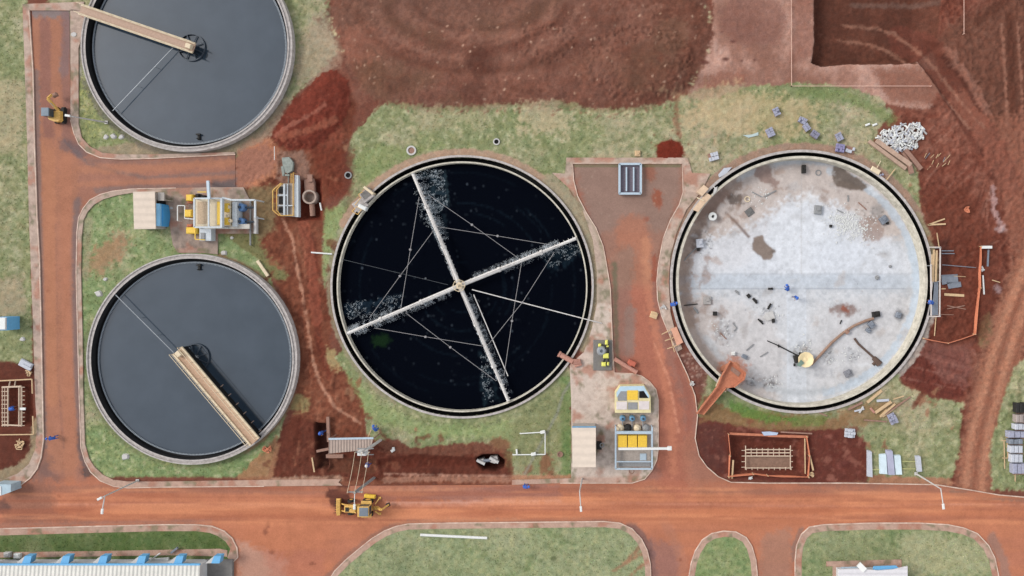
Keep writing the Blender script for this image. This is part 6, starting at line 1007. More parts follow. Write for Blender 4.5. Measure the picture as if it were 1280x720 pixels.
for P_, mt, h_, lb in (([(1084.5, 563), (1089.5, 564), (1090.5, 597), (1084.5, 596)], m_block2, .35, 'narrow tall stack leftmost of the metal sheets by the main road'), ([(1099.5, 568), (1107.5, 567.5), (1109, 593), (1100, 592.5)], mat('bright_sheet', (218, 234, 240), .5), .3, 'bright pale sheet left of the lilac one by the main road'), ([(1108, 563), (1115.5, 563), (1118.5, 594), (1111, 594)], mat('lilac_sheet', (180, 180, 200), .6), .42, 'lilac grey sheet between the two bright ones'), ([(1117, 569), (1125.5, 569), (1127.5, 593.5), (1119.5, 593.5)], mat('bright_sheet', (0, 0, 0)), .3, 'bright pale sheet right of the lilac one'), ([(1144.5, 570), (1150.5, 570), (1152.5, 589.5), (1147, 590)], m_block2, .35, 'narrow grey stack rightmost of the metal sheets')):
    t = thing('sheet_stack', pw(*P_[0], 0), lb, 'metal sheets', GL); c_ = sum((pw(*p, h_) for p in P_), Vector())/4
    for k in range(3): m = MB(); m.prism([tuple((c_+(pw(*p, h_)-c_)*(1-.02*((k*7) % 3))+Vector((.02*k, -.015*k, 0))).xy) for p in P_], h_*k/3+.02, h_*(k+1)/3); m.build('sheet', mt, t)
for i, (a_, b_) in enumerate((((1090, 587), (1100, 587)), ((1128, 576.5), (1144, 577)), ((1128, 586), (1144, 586)))): plank(a_, b_, .1, .08, .1, mat('yellowish_timber', (190, 190, 132), .8), ('left', 'upper right', 'lower right')[i]+' thin yellowish timber between the metal sheets', group=GL+' timbers')
# timbers under the empty tank
GB = 'loose timbers below the empty tank'
for i, (a_, b_, w_, mt) in enumerate((((1084, 503), (1102, 488), .35, m_wood), ((1096, 501), (1111, 500), .3, m_block2), ((1094, 516), (1114, 502), .35, m_wood), ((1100, 521), (1119, 505), .22, m_wood), ((1103, 521), (1122, 507), .2, m_wood), ((1106, 518), (1138, 496), .16, m_wood2), ((1080, 525), (1108, 527), .16, m_wood2), ((1060, 512), (1078, 503), .25, m_wood2), ((1068, 514), (1080, 511), .2, m_block2), ((1074, 516), (1079, 508), .2, m_conc), ((1117, 499), (1130, 495), .12, m_wood), ((1088, 510), (1093, 516), .25, m_pink), ((1100, 520), (1108, 512), .12, m_wood), ((1024, 516), (1034, 520), .14, m_wood2))):
    plank(a_, b_, w_, .12, .12+.03*(i % 4), mt, 'loose timber in the untidy pile below the empty tank', group=GB)
# scaffold on the right of the empty tank
t = thing('scaffold', pw(1168, 350, 0), 'narrow scaffold with pale rails against the right side of the empty tank', 'scaffold')
for a_, b_ in (((1162, 309), (1176, 309)), ((1162, 395.5), (1175.5, 395.5)), ((1175.3, 309), (1174.5, 395)), ((1163.5, 330), (1164, 395))): m = MB(); m.beam(pw(*a_, 1.3), pw(*b_, 1.3), .12, .12); m.build('rail', mat('pale_scaffold', (216, 204, 196), .6), t)
for a_, b_, w_ in (((1167.5, 312), (1166, 352), .22), ((1171, 313), (1169.5, 352), .22), ((1165, 318), (1164.5, 348), .14)): m = MB(); m.beam(pw(*a_, .9), pw(*b_, .9), w_, .06); m.build('plank', m_wood, t)
m = MB(); m.prism([tuple(pw(*p, .3).xy) for p in [(1166.5, 353), (1173, 352), (1172.5, 394), (1161, 394)]], .2, .3); m.build('deck', m_gray_plate, t)
for p_ in ((1175.3, 310), (1174.6, 394), (1175, 352), (1163.5, 332)): q = pw(*p_, 1.3); m = MB(); m.tube(Vector((q.x, q.y, 0)), q+Vector((0, 0, .2)), .05); m.build('standard', m_steel, t)
GR = 'rods and boards beside the scaffold'
for a_, b_, w_, mt, lb in (((1177, 313.5), (1192, 313.5), .1, m_gray_plate, 'upper grey rod right of the scaffold'), ((1177, 317), (1193, 317), .1, m_gray_plate, 'second grey rod right of the scaffold'), ((1178, 331), (1220, 334.5), .08, m_gray_plate, 'long thin grey rod pointing right from the scaffold'), ((1180.5, 368), (1205, 369.5), .32, m_wood, 'thick pale timber lying right of the scaffold'), ((1184, 382), (1207, 386.5), .1, m_wood2, 'thin crossed stick right of the scaffold, sloping down'), ((1184, 386), (1206, 382), .1, m_wood2, 'thin crossed stick right of the scaffold, sloping up'), ((1176, 393), (1192, 393.5), .07, m_wood2, 'thin rod at the foot of the scaffold'), ((1171, 291), (1174, 310), .08, m_wood, 'thin rod above the scaffold top'), ((1170, 396), (1168, 420), .08, m_wood, 'thin rod below the scaffold foot'), ((1160, 281), (1181, 273.5), .16, m_wood, 'upper of two splayed pale boards above the scaffold'), ((1160, 281), (1182, 280), .2, m_wood, 'lower of two splayed pale boards above the scaffold'), ((1235.5, 312), (1234.5, 333), .2, m_gray_plate, 'grey rail below the short white beam on the right'), ((1228.5, 344), (1230, 368), .16, m_white, 'pale stick below the white beam on the right'), ((1240, 350), (1250, 353), .1, m_wood, 'short stick on the soil right of the white beam'), ((1192, 345), (1207, 346), .06, m_wood, 'thin rod above the steel plates'), ((1177, 361), (1182, 361), .12, m_wood, 'stub board left of the steel plates'), ((1171, 164+20), (1172, 185), .1, m_wood, 'x')):
    if lb != 'x': plank(a_, b_, w_, .1, .15, mt, lb, group=GR)
plank((1227, 309), (1239.5, 309), .34, .3, .5, m_white, 'short white beam at the top of the fence line on the right', 'beam', 'beam')
for P_, lb in (([(1177, 344), (1197, 343), (1198, 352), (1178, 356)], 'upper grey steel plate right of the scaffold'), ([(1184, 353), (1201, 352.5), (1202, 358.5), (1186, 361)], 'lower grey steel plate right of the scaffold')): m = MB(); m.prism([tuple(pw(*p, .2).xy) for p in P_], .1, .18); m.beam(pw(*P_[0], .25), pw(*P_[1], .25), .06, .08); solo('steel_plate', m, m_gray_plate, lb, 'steel plate', GR+' plates')
def crumple(px, py, r, mt, lab, name, cat, seed, n=26):
    R2 = random.Random(seed); m = MB(); q = pw(px, py, .2)
    for _ in range(n):
        a = R2.uniform(0, 6.28); d = r*math.sqrt(R2.random())*.9; p = pw(px+d*math.cos(a), py+d*math.sin(a), R2.uniform(.1, .35)); p = q+(p-q)*min(1, .07*r/max(.01, (p-q).length)); m.beam(q, p, .09, .04); q = p
    return solo(name, m, mt, lab, cat)
crumple(1209.5, 262, 6, m_net, 'crumpled bright orange netting on the red soil at the right', 'orange_netting', 'netting', 1); crumple(333, 561, 8, m_net, 'crumpled orange netting by the lower right rim of the lower left tank', 'orange_netting', 'netting', 2); crumple(1015, 593, 5, m_wood, 'ball of pale scrap at the right corner of the rebar pit', 'scrap_wood', 'scrap', 3); crumple(25, 556, 9, m_wood, 'heap of pale scrap wood below the left rebar cage', 'scrap_wood', 'scrap', 4, 40); crumple(35, 466, 6, m_wood, 'scrap timber pieces beside the grey sheet at the left', 'scrap_wood', 'scrap', 5, 16); crumple(866, 480, 5, m_conc, 'pale rubble scraps beside the rusty chute foot', 'rubble_scraps', 'rubble', 6, 24); crumple(1228, 336, 5, m_white, 'tangle of pale rags halfway down the fence line on the right', 'rag_tangle', 'rags', 7, 20); crumple(938, 597, 4, m_white, 'white rags on the kerb below the rebar pit', 'rag_tangle', 'rags', 8, 14); crumple(830, 384, 6, m_conc, 'scattered pale scraps beside the left rim of the empty tank', 'rubble_scraps', 'rubble', 9, 24)
m = MB(); rotbox(m, 31, 456, .05, 1.6, .9, .3, -28, .08); rotbox(m, 33, 459, .35, 1.2, .3, .1, -28, .03); solo('sheet_bundle', m, m_block2, 'pale grey bundle of sheets by the left pavement above the rebar cage', 'sheets')
# rubble heap and logs
m = MB(); R2 = random.Random(21); SH = []
for k in range(4):
    m = MB(); l_, w_ = R2.uniform(.35, .6), R2.uniform(.14, .24); m.box((0, 0, 0), (l_*1.25, w_*.85, w_*.8), 0, .03); m.box((l_*.4, w_*.1, w_*.1), (l_*.3, w_*.8, w_*.6), .3, .03); o = m.build('rubble_block', (m_rubble, m_rubble, m_block2, m_conc)[k]); SH.append(o.data); bpy.data.objects.remove(o)
HP = [(1096, 172), (1104, 162), (1118, 158), (1126, 154), (1138, 152), (1150, 156), (1158, 164), (1154, 172), (1146, 178), (1147, 184), (1136, 188), (1126, 190), (1118, 190), (1106, 182)]; cnt = 0
while cnt < 230:
    x_, y_ = R2.uniform(1094, 1160), R2.uniform(151, 192)
    if not inside(np.array([x_]), np.array([y_]), HP)[0]: continue
    d_ = max(0, 1-math.hypot((x_-1127)/34, (y_-170)/20)); p = pw(x_, y_, .1+d_*.5); o = bpy.data.objects.new('rubble_block', SH[cnt % 4]); COL.objects.link(o); o.location = (p.x, p.y, .1+d_*.5+R2.uniform(0, .12)); o.rotation_euler = (R2.uniform(-.5, .5), R2.uniform(-.5, .5), R2.uniform(0, 3.14)); tag(o, 'white broken block in the heap beside the concrete piles', 'rubble', 'white rubble blocks in the heap'); cnt += 1
for x_, y_, lb in ((1085, 155.5, 'left of two'), (1094, 155.5, 'right of two')): m = MB(); rotbox(m, x_, y_, 0, .6, .25, .2, 20, .05); solo('block_fragment', m, m_white, 'small white block alone on the grass, '+lb+' by the rubble heap', 'block')
for a_, b_, w_, lb in (((1086, 176.5), (1132, 211), .42, 'longest concrete pile lying below the white rubble heap'), ((1095, 176), (1138, 206.5), .55, 'second concrete pile, next to the longest one'), ((1131, 187), (1151, 211.5), .5, 'short reddish pile at the right end of the rubble heap'), ((1128, 191), (1136, 202), .3, 'thin stub between the piles'), ((1136, 205), (1139.5, 217), .5, 'small broken pink pile end at the tip of the piles')): plank(a_, b_, w_, w_*.8, w_*.4+.05, m_wood2 if 'longest' not in lb else mat('dusty_pile', (190, 160, 140), .85, .25), lb, 'concrete_pile', 'pile', 'concrete piles by the rubble heap')
for i in range(14):
    x_, y_ = R2.uniform(1155, 1185), R2.uniform(192, 212); a_ = -.9+R2.uniform(-.3, .3); plank((x_, y_), (x_+6*math.cos(a_), y_+6*math.sin(a_)), .06, .05, .12, R2.choice([m_gray_plate, m_wood]), 'thin scattered rod on the red soil right of the piles', 'steel_rod', 'rod', 'scattered rods')
# ================================================================== rusty chute over the rim of the empty tank
t = thing('loading_chute', pw(900, 480, 0), 'orange dusty wooden ramp leading over the lower left rim of the empty tank', 'ramp')
P = [(913, 451), (932, 466), (930, 473), (917, 484), (905, 486), (878, 518), (871, 517), (876, 508), (896, 484), (902, 470)]; zs = [1.0, 1.0, 1.0, .95, .9, .1, .1, .2, .8, .95]
top = [pw(x, y, z) for (x, y), z in zip(P, zs)]; k = len(P); m = MB(); m.add([*top, *[p-Vector((0, 0, .12)) for p in top]], [tuple(range(k-1, -1, -1)), tuple(range(k, 2*k))]+[(i, (i+1) % k, (i+1) % k+k, i+k) for i in range(k)]); m.build('ramp_deck', m_rust, t)
for P_ in ([(902, 470), (913, 451), (932, 466), (930, 474), (917, 484)], [(871, 517), (896, 484), (902, 470)], [(879, 518), (907, 485)]):
    m = MB(); Q = [pw(x, y, 1.25 if y < 490 else .4) for x, y in P_]
    for a, b in zip(Q[:-1], Q[1:]): m.beam(a, b, .12, .35)
    m.build('side_board', m_rust, t)
m = MB(); m.prism([tuple(pw(*p, 1.05).xy) for p in [(915, 458), (926, 466), (923, 471), (913, 463)]], .98, 1.06); m.build('opening', m_wood2, t)
for p_ in ((904, 470), (930, 472), (897, 481), (908, 488)): q = pw(*p_, .9); m = MB(); m.beam(Vector((q.x, q.y, -.1)), q, .14, .14); m.build('leg', m_wood2, t)
plank((895, 483), (900, 471), .14, .1, .7, m_cream, 'pale stick at the left shoulder of the dusty ramp'); plank((906, 490), (912, 483), .14, .1, .6, m_cream, 'pale stick at the right shoulder of the dusty ramp')
m = MB(); p = pw(914, 463, -1.3); R2 = random.Random(2)
for k in range(3): n_ = 16; m.add([(p.x-1.0+k*.7+math.cos(6.283*i/n_)*(.9+.2*R2.random()), p.y+k*.2+math.sin(6.283*i/n_)*(.8+.2*R2.random()), -1.6) for i in range(n_)]+[(p.x-1.0+k*.7, p.y+k*.2, -1.1)], [(i, (i+1) % n_, n_) for i in range(n_)])
tag(m.build('sand_heap', mat('orange_sand', (196, 130, 100), .95, .15, 6., bump=.6)), 'low orange sand heap on the tank floor under the ramp', 'sand heap')
# pallet-like formwork and small things left of the empty tank
t = thing('formwork_panel', pw(842, 424, .1), 'salmon formwork panel with four arms beside the left rim of the empty tank', 'formwork')
m = MB(); m.prism([tuple(pw(*p, .6).xy) for p in [(838.5, 411), (845.5, 408.5), (854, 428), (846, 432)]], .5, .6); m.build('panel', mat('salmon_board', (222, 164, 136), .7), t)
for a_, b_ in (((827, 418), (839, 412)), ((831, 426), (842, 422)), ((834, 436), (848, 431)), ((837, 417), (843, 440))): m = MB(); m.beam(pw(*a_, .5), pw(*b_, .5), .1, .08); m.build('arm', m_wood, t)
m = MB(); rotbox(m, 817.5, 394, 0, .9, .8, .35, -20, .05); rotbox(m, 819, 391, .35, .5, .2, .15, -20, .03); solo('crate', m, m_wood, 'small pale crate at the kerb left of the empty tank', 'crate')
t = thing('rim_bridge', pw(872, 251, .3), 'small cream concrete bridge over the upper left channel of the empty tank', 'footbridge')
m = MB(); m.prism([tuple(pw(*p, .45).xy) for p in [(866, 262), (872, 254), (883, 241), (890, 245), (880, 256), (873, 265)]], .25, .45); m.build('slab', mat('cream_slab', (226, 196, 166), .8), t); m = MB(); m.prism([tuple(pw(*p, .7).xy) for p in [(871, 240), (880, 231), (886, 236), (878, 245)]], .1, .7); m.build('box', mat('cream_slab', (0, 0, 0)), t); m = MB(); m.beam(pw(871, 247, .6), pw(880, 251, .6), .14, .1); m.build('bar', m_cream, t)
m = MB(); m.prism([tuple(pw(*p, .4).xy) for p in [(893, 235), (897, 233), (895, 240), (891, 244)]], .3, .44); m.beam(pw(892, 233, .4), pw(896, 238, .4), .12, .1); solo('channel_plate', m, m_conc, 'short concrete plate across the channel near the small cream bridge', 'plate')
m = MB(); m.prism([tuple(pw(*p, .2).xy) for p in [(898, 218), (905, 210), (915, 209), (908, 217), (899, 222)]], .05, .2); solo('roof_sheet', m, m_block2, 'pale grey panel on the grass against the upper left rim of the empty tank', 'panel')
m = MB(); m.prism([tuple(pw(*p, .15).xy) for p in [(929, 169), (940, 168), (948, 165), (948, 169), (936, 172)]], .03, .12); solo('sheet', m, mat('pale_green_sheet', (190, 206, 204), .6), 'narrow pale greenish sheet on the grass left of the block pallets', 'sheet')
m = MB(); rotbox(m, 1095, 213, .2, 1.2, .6, .3, -30, .06); m.beam(pw(1096, 210, .3), pw(1101, 201, .3), .07, .07); solo('timber_box', m, m_cream, 'cream box with a stick on the upper right rim of the empty tank', 'box')
m = MB(); m.beam(pw(1108, 225, .3), pw(1119, 211, .3), .1, .08); solo('timber_plank', m, m_wood, 'thin stick on the grass beside the upper right rim', 'timber')
# ================================================================== things on the floor of the empty tank
ZF = -1.5
t = thing('concrete_mixer', pw(1004, 450, ZF), 'cream concrete pump hopper standing on the floor of the empty tank', 'concrete pump')
m = MB(); p = pw(1006, 449, -1.0); m.ring((p.x, p.y), [(.3, ZF), (.5, -1.2), (.95, -.7), (1.0, -.5), (.92, -.5), (.3, -.7), (0, -.65)], 11); m.build('hopper', mat('cream_hopper', (250, 226, 178), .7, .12), t)
m = MB(); rotbox(m, 997, 449, ZF, .7, .9, .6, 10, .08); m.build('engine', m_dgrey, t); m = MB(); m.prism([tuple(pw(*p, -.9).xy) for p in [(1000, 449), (1004, 453), (999, 458), (995, 456)]], -.62, -.44); m.build('lid', mat('green_grey_lid', (120, 142, 128), .7), t)
for a_ in ((993, 456), (1000, 442), (1010, 443)): q = pw(*a_, ZF+.2); m = MB(); m.tube(q+Vector((-.08, 0, 0)), q+Vector((.08, 0, 0)), .2, 12); m.build('wheel', m_dgrey, t)
m = MB(); m.tube(pw(998, 445, ZF+.3), pw(973, 432, ZF+.25), .09, 8); m.tube(pw(973, 432, ZF+.25), pw(959, 426, ZF+.25), .07, 8); m.tube(pw(972.5, 431, ZF+.25), pw(974, 434, ZF+.25), .14, 8); solo('delivery_hose', m, m_dgrey, 'dark straight hose running up left from the cream hopper', 'hose')
m = MB(); HQ = [(1014, 456), (1026, 443), (1040, 428), (1054, 416), (1068, 407), (1082, 401), (1092, 398)]; m.path([pw(*p, ZF+.3) for p in HQ], .17, 10); solo('delivery_pipe', m, mat('brown_pipe', (156, 126, 108), .8), 'long curved brown pipe from the cream hopper to the dark pumps', 'pipe')
m = MB(); m.tube(pw(1057, 413, ZF+.3), pw(1060, 416, ZF+.3), .3, 10); solo('pipe_joint', m, m_wood2, 'coupling halfway along the curved brown pipe', 'coupling')
GM = 'loose machinery parts on the tank floor'
for (x, y, w_, d_, h_, a_, mt, lb) in ((1096, 393, .9, .7, .5, 10, m_dgrey, 'dark pump at the end of the curved brown pipe'), (1090, 406, .7, .8, .5, 40, m_gray_plate, 'grey box below the end of the curved pipe'), (1086, 413, .5, .6, .4, 50, m_gray_plate, 'small grey box lowest at the end of the curved pipe'), (1023, 262, .9, 1.1, .4, -5, m_grey, 'grey crate in the upper middle of the tank floor'), (1105.5, 274.5, .95, .9, .5, 35, m_gray_plate, 'blue grey crate near the upper right wall of the tank floor'), (1110, 279, .3, .3, .3, 0, m_dgrey, 'tiny dark lump beside the blue grey crate'), (1005.5, 211, .45, 1.0, .6, 0, m_dgrey, 'dark upright box at the top of the tank floor'), (937, 265, 1.0, .9, .15, 35, mat('dark_grate', (116, 114, 112), .7), 'square dark grate in the upper left of the tank floor'), (1124, 394, .6, .7, .5, -20, m_gray_plate, 'grey lump near the right wall of the tank floor'), (1060.5, 467, .9, .8, .4, 25, mat('mid_grey_lump', (140, 140, 146), .8), 'grey crate near the lower right wall of the tank floor'), (1039, 282.5, .3, .35, .3, 0, m_dgrey, 'tiny dark box left of the pale rubble'), (1097, 347, .4, .45, .3, 20, m_grey, 'tiny grey box right of the middle of the tank'), (1113, 333, .3, .3, .2, 30, m_grey, 'smallest grey box right of the middle of the tank'), (884, 375.5, 1.0, 1.0, .3, 0, mat('beige_grate', (174, 168, 164), .8), 'square beige grate near the left wall of the tank'), (894, 392, .5, .5, .4, 0, m_dgrey, 'round dark bucket below the beige grate'), (870, 388, .25, .9, .2, 35, m_grey, 'slim grey bar near the left wall of the tank'), (875, 304, .9, 1.1, .5, 5, m_block2, 'pale grey machine at the left wall of the tank'), (873, 312, .35, .35, .3, 0, m_dgrey, 'dark knob below the pale grey machine'), (962, 383, .25, .8, .2, -30, m_dgrey, 'dark bar left of the middle of the tank floor'), (944, 376, .3, .8, .2, 40, m_dgrey, 'dark bar beside the joint line of the tank floor'), (936, 370, .4, .5, .2, 40, m_dgrey, 'small dark piece on the joint line of the tank floor'), (921.5, 365.5, .2, .7, .2, 45, m_grey, 'slim grey piece just below the horizontal joint'), (963.5, 361, .6, .25, .2, 0, m_dgrey, 'small dark piece on the horizontal joint'), (967, 401, .35, .5, .3, 10, m_dgrey, 'dark box at the corner of the pale slab'), (951, 402, .2, .9, .2, 45, m_dgrey, 'dark bar at the lower side of the pale slab'), (931, 446, .7, .5, .4, -30, m_gray_plate, 'grey machine above the ramp mouth'), (917, 442, .45, .45, .4, 0, m_white, 'white bag above the ramp mouth')):
    m = MB(); rotbox(m, x, y, ZF, w_, d_, h_, a_, .04); rotbox(m, x+1, y-1, ZF+h_, w_*.45, d_*.4, h_*.35, a_+15, .02); solo('machine_part' if w_ > .6 else 'loose_piece', m, mt, lb, 'debris' if w_ < .6 else 'crate', GM)
m = MB(); m.prism([tuple(pw(*p, ZF+.1).xy) for p in [(958, 391), (966, 389), (969, 398), (960, 401), (954, 397)]], ZF, ZF+.12); solo('loose_slab', m, m_conc, 'pale slab left of the middle of the tank floor', 'slab')
m = MB(); p = pw(891, 270.5, ZF+.7); m.ring((p.x, p.y), [(.48, ZF), (.55, ZF+.6), (.5, ZF+.7), (0, ZF+.72)], 20); t = solo('water_drum', m, m_white, 'round white drum with a dark lid in the upper left of the tank floor', 'drum'); m = MB(); m.box((0, 0, .74), (.25, .35, .06), -.5); o = m.build('lid', m_dgrey, t); o.location = (0, 0, 0)
for x, y, lb in ((934, 249, 'left of the grate'), (1022.5, 216, 'at the top of the floor')): m = MB(); p = pw(x, y, ZF); m.ring((p.x, p.y), [(.38, ZF+.05), (.38, ZF+.14), (.26, ZF+.14), (.26, ZF+.05)], 20); solo('hose_coil', m, m_cream if y > 240 else m_grey, 'small ring shaped coil '+lb+' of the empty tank', 'coil')
m = MB(); HQ = [(1068, 423), (1073, 430), (1082, 438), (1092, 447), (1099, 455)]; m.path([pw(*p, ZF+.15) for p in HQ], .14, 8); m.tube(pw(1092, 447, ZF+.15), pw(1099, 455, ZF+.15), .3, 8, .45); m.tube(pw(1091, 456, ZF+.1), pw(1096, 451, ZF+.15), .2, 8); solo('tree_branch', m, mat('dark_brown', (104, 84, 74), .9), 'dark broken branch on the lower right floor of the empty tank', 'branch')
for i, (a_, b_) in enumerate((((855, 326), (862, 318)), ((862, 318), (872, 308)), ((853, 382), (872, 380)), ((900, 416), (908, 424)), ((916, 404), (921, 410)), ((921, 410), (917, 414)), ((1040, 428), (1032, 436)), ((1050, 405), (1052, 400)), ((960, 440), (950, 446)), ((942, 430), (933, 438)), ((1073, 253), (1083, 262)), ((1060, 252), (1060, 244)), ((1046, 262), (1054, 266)), ((955, 246), (970, 238)), ((940, 240), (952, 246)))): plank(a_, b_, .12, .08, ZF+.12, R2.choice([m_grey, m_dgrey, m_wood2]), 'thin loose bar on the floor of the empty tank', 'loose_bar', 'bar', 'thin loose bars on the tank floor')
m = MB(); R2 = random.Random(91)
for _ in range(900):
    a_ = R2.gauss(0, 1); b_ = R2.gauss(0, 1); x_ = 1062+a_*13; y_ = 281+b_*9+a_*3
    if _ > 620: x_, y_ = R2.choice([(905, 415), (963, 478), (1036, 448), (935, 478), (960, 392), (1066, 443), (880, 310), (950, 245), (1003, 436)]); x_ += R2.gauss(0, 8); y_ += R2.gauss(0, 6)
    if math.hypot(x_-1002, y_-352) > 138: continue
    s_ = R2.uniform(.04, .13); p = pw(x_, y_, ZF); m.box((p.x, p.y, ZF+s_*.4), (s_*R2.uniform(1, 2), s_, s_*.8), R2.uniform(0, 3), s_*.15)
tag(m.build('rubble', m_rubble), 'pale broken rubble scattered over the floor of the empty tank', 'rubble', kind='stuff')
# ================================================================== buildings cut by the lower edge
t = thing('long_building', pw(120, 740, 0), 'long grey ribbed roof building with blue brackets at the lower left edge', 'building'); z = 2.3
x0_, x1_ = pw(-80, 705, z).x, pw(250, 705, z).x; y1_ = pw(0, 706.5, z).y; xe = x1_
m = MB(); m.box(((x0_+x1_)/2, y1_-6, 1.05), (x1_-x0_-.4, 11.6, 2.1)); m.build('wall', mat('wall_pale', (206, 206, 206), .8), t)
m = MB(); m.add([(x0_, y1_, z), (x1_, y1_, z), (x1_, y1_-12, z+1.2), (x0_, y1_-12, z+1.2), (x0_, y1_, z-.1), (x1_, y1_, z-.1), (x1_, y1_-12, z+1.1), (x0_, y1_-12, z+1.1)], [(3, 2, 1, 0)[::-1], (4, 5, 6, 7)[::-1], (0, 1, 5, 4), (1, 2, 6, 5), (2, 3, 7, 6), (3, 0, 4, 7)]); rf = m.build('roof', m_roofx, t)
m = MB(); m.box(((x0_+x1_)/2, y1_+.1, z-.02), (x1_-x0_, .2, .2)); m.build('gutter', m_blue, rf)
for x_ in (-16, 31, 79, 126, 174, 221, 268):
    a = pw(x_, 703, z); m = MB(); ytop = pw(x_, 695.5, z).y; m.prism([(a.x-.45, y1_+.18), (a.x+.55, y1_+.18), (a.x+.75, ytop), (a.x-.1, ytop)], z-.9, z-.1); m.build('bracket', m_blue, t); m = MB(); m.prism([(a.x-1.2, y1_+.16), (a.x-.45, y1_+.18), (a.x-.1, ytop-.02), (a.x-.5, ytop-.3)], z-.9, z-.15); m.build('bracket_cheek', m_conc, t)
m = MB(); a, b = pw(262, 720, .4), pw(285, 700, .4); m.box(((a.x+b.x)/2, (a.y+b.y)/2-1, .2), (3.4, 4, .4), 0, .05); solo('entrance_slab', m, m_screed, 'dark concrete slab at the right end of the long grey roof', 'slab')
t = thing('white_roof_building', pw(1092, 740, 0), 'white roofed building with a blue awning at the bottom edge', 'building'); z = 2.1
O = [(1048, 712), (1076, 711), (1098, 713.5), (1118, 712), (1134.5, 708), (1135, 790), (1048, 790)]; m = MB(); m.prism([tuple(pw(*p, z).xy) for p in O], z-.2, z); m.build('roof', mat('white_roof', (226, 222, 224), .7, .08, 2., rib=(1, .6)), t)
m = MB(); a, b = pw(1050, 716, z-.3), pw(1132, 790, z-.3); m.box(((a.x+b.x)/2, (a.y+b.y)/2, .9), (b.x-a.x-.2, a.y-b.y, 1.8)); m.build('wall', mat('wall_pale', (0, 0, 0)), t)
m = MB(); m.prism([tuple(pw(*p, 1.8).xy) for p in [(1091, 712.5), (1092, 708), (1120, 707), (1126, 712)]], 1.7, 1.8); m.build('awning', m_blue, t); m = MB(); m.beam(pw(1073, 705, 1.9), pw(1081, 713, 2.15), .65, .3); m.build('chute', m_white, t); m = MB(); m.prism([tuple(pw(*p, 1.7).xy) for p in [(1050, 713), (1052, 709), (1076, 708.5), (1090, 713)]], 1.6, 1.7); m.build('canopy', m_blue2, t)
o = sheet('pavement', [[(1033, 702), (1127, 699.5), (1128, 790), (1041, 790), (1041, 708), (1033, 708)]], .2, PC, MPV, 2.2, .2)
m = MB(); A, B = pw(214, 691, .3), pw(222, 684.5, .5); m.beam(A, B, .25, .2); solo('steel_beam', m, m_gray_plate, 'short grey beam across the path above the long grey roof', 'beam')
m = MB(); A, B, C_ = pw(183, 700.5, .4), pw(211, 698.5, .4), pw(195, 694, .8); m.beam(A, B, .3, .25); m.tube(pw(187, 701, .6), pw(200, 691.5, 1.2), .08); m.box(pw(185, 700, .6), (.9, .4, .3), .2, .06); solo('broken_pipe', m, m_white, 'white broken pipe beside the path above the long grey roof', 'pipe')
for x_, y_, lb in ((8, 694, 'left'), (20.5, 695.5, 'right')): m = MB(); rotbox(m, x_, y_, .1, .8, .6, .4, 0, .05); rotbox(m, x_, y_, .5, .5, .4, .06, 10, .02); solo('concrete_box', m, m_conc if lb == 'left' else m_white, lb+' of two pale boxes on the path at the lower left corner', 'box')
# small blue and white cabins on the left edge
t = thing('blue_cabin', pw(3, 404, 0), 'small white roofed blue cabin at the left edge of the grass strip', 'cabin'); slab(-6, 397, 6.5, 412, 1.9, 2.1, 'roof', m_white, t); slab(-6, 396.5, 9, 413, 0, 1.85, 'wall', m_blue, t); slab(9.2, 402, 9.8, 407, .2, 1.7, 'door', m_blue2, t)
t = thing('grey_cabin', pw(4, 612, 0), 'pale blue grey box with a white side at the left end of the main road', 'cabin'); m = MB(); m.prism([tuple(pw(*p, 1.6).xy) for p in [(-8, 605), (13.5, 605.5), (13.5, 615), (1, 619.5), (-8, 620)]], 0, 1.6); m.build('body', mat('pale_box', (176, 196, 206), .6), t); m = MB(); m.prism([tuple(pw(*p, 1.65).xy) for p in [(-8, 607), (1, 608), (1.5, 619), (-8, 619)]], 1.6, 1.66); m.build('lid', m_white, t)
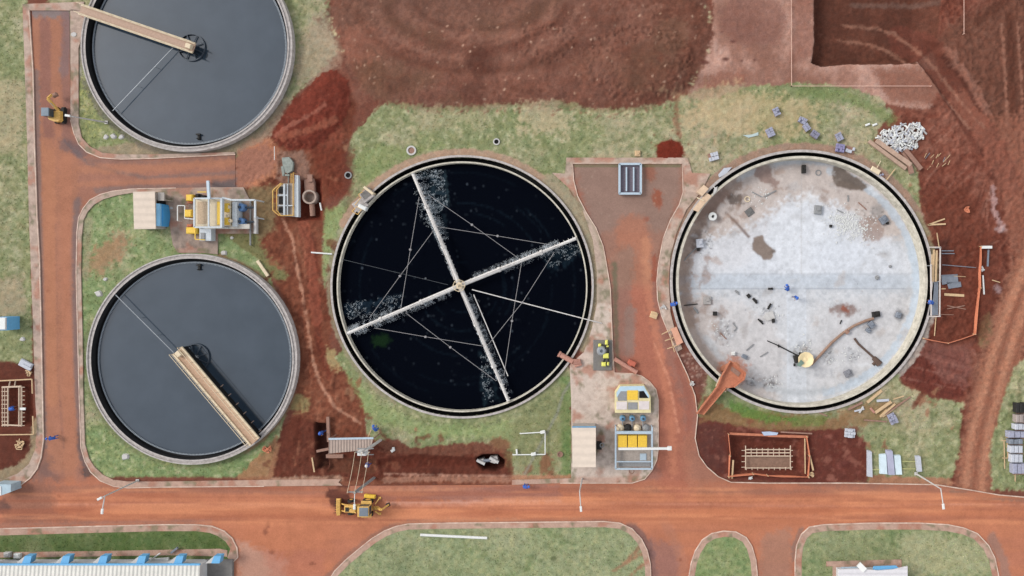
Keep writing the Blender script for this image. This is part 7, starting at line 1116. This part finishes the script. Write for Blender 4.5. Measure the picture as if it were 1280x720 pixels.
# ================================================================== grass tufts and crumbs of soil on the open ground
def tufts(n, seed):
    Rn = np.random.RandomState(seed); xs = Rn.uniform(-10, 1290, n); ys = Rn.uniform(-10, 730, n); c_ = sample(G, xs, ys); wx = (xs-640)*.1; wy = (360-ys)*.1
    ok = (c_[:, 1] > c_[:, 0]*.86) & (c_[:, 1] > c_[:, 2]*1.3)
    for c0, R in ((TW['a'], 13.4), (TW['b'], 13.4), (TW['c'], 17.0), (TW['d'], 17.0)): ok &= (wx-c0.x)**2+(wy-c0.y)**2 > R*R
    inroad = inside(xs, ys, ROAD1); inl = np.zeros(n, bool)
    for O_ in (LAWN_L, LAWN_C, LAWN_S, LAWN_R): inl |= inside(xs, ys, inset(O_, 9))
    ok &= ~inroad | inl; return wx[ok], wy[ok], c_[ok], np.where(inl[ok], .1, sample(HT, xs[ok], ys[ok])[:, 0]), Rn
for nm, lb, nn, sd in (('grass', 'short mixed green and straw coloured grass on the open ground and lawns', 90000, 5),):
    wx, wy, cc, zz, Rn = tufts(nn, sd); k = len(wx); Vv = np.zeros((k, 6, 3), np.float32)
    for b_ in range(2):
        a = Rn.uniform(0, 6.28, k); l = Rn.uniform(.05, .15, k); w = Rn.uniform(.02, .06, k); h = Rn.uniform(.03, .1, k); dx, dy = np.cos(a), np.sin(a)
        Vv[:, b_*3+0] = np.stack([wx-dy*w, wy+dx*w, zz], 1); Vv[:, b_*3+1] = np.stack([wx+dy*w, wy-dx*w, zz], 1); Vv[:, b_*3+2] = np.stack([wx+dx*l, wy+dy*l, zz+h], 1)
    f_ = Rn.uniform(.55, 1.5, (k, 1))*np.where(Rn.rand(k, 1) < .35, np.array([[1.15, 1.05, 1.0]]), np.array([[.86, 1.0, .8]])); cv = np.repeat(np.clip(cc*f_, 0, .6), 6, 0)
    me = bpy.data.meshes.new(nm); me.vertices.add(k*6); me.vertices.foreach_set('co', Vv.ravel()); me.loops.add(k*6); me.loops.foreach_set('vertex_index', np.arange(k*6, dtype=np.int32)); me.polygons.add(k*2); me.polygons.foreach_set('loop_start', np.arange(0, k*6, 3, dtype=np.int32)); me.update(calc_edges=True); set_albedo(me, cv); me.materials.append(MG); o = bpy.data.objects.new(nm, me); COL.objects.link(o); tag(o, lb, 'grass', kind='stuff')
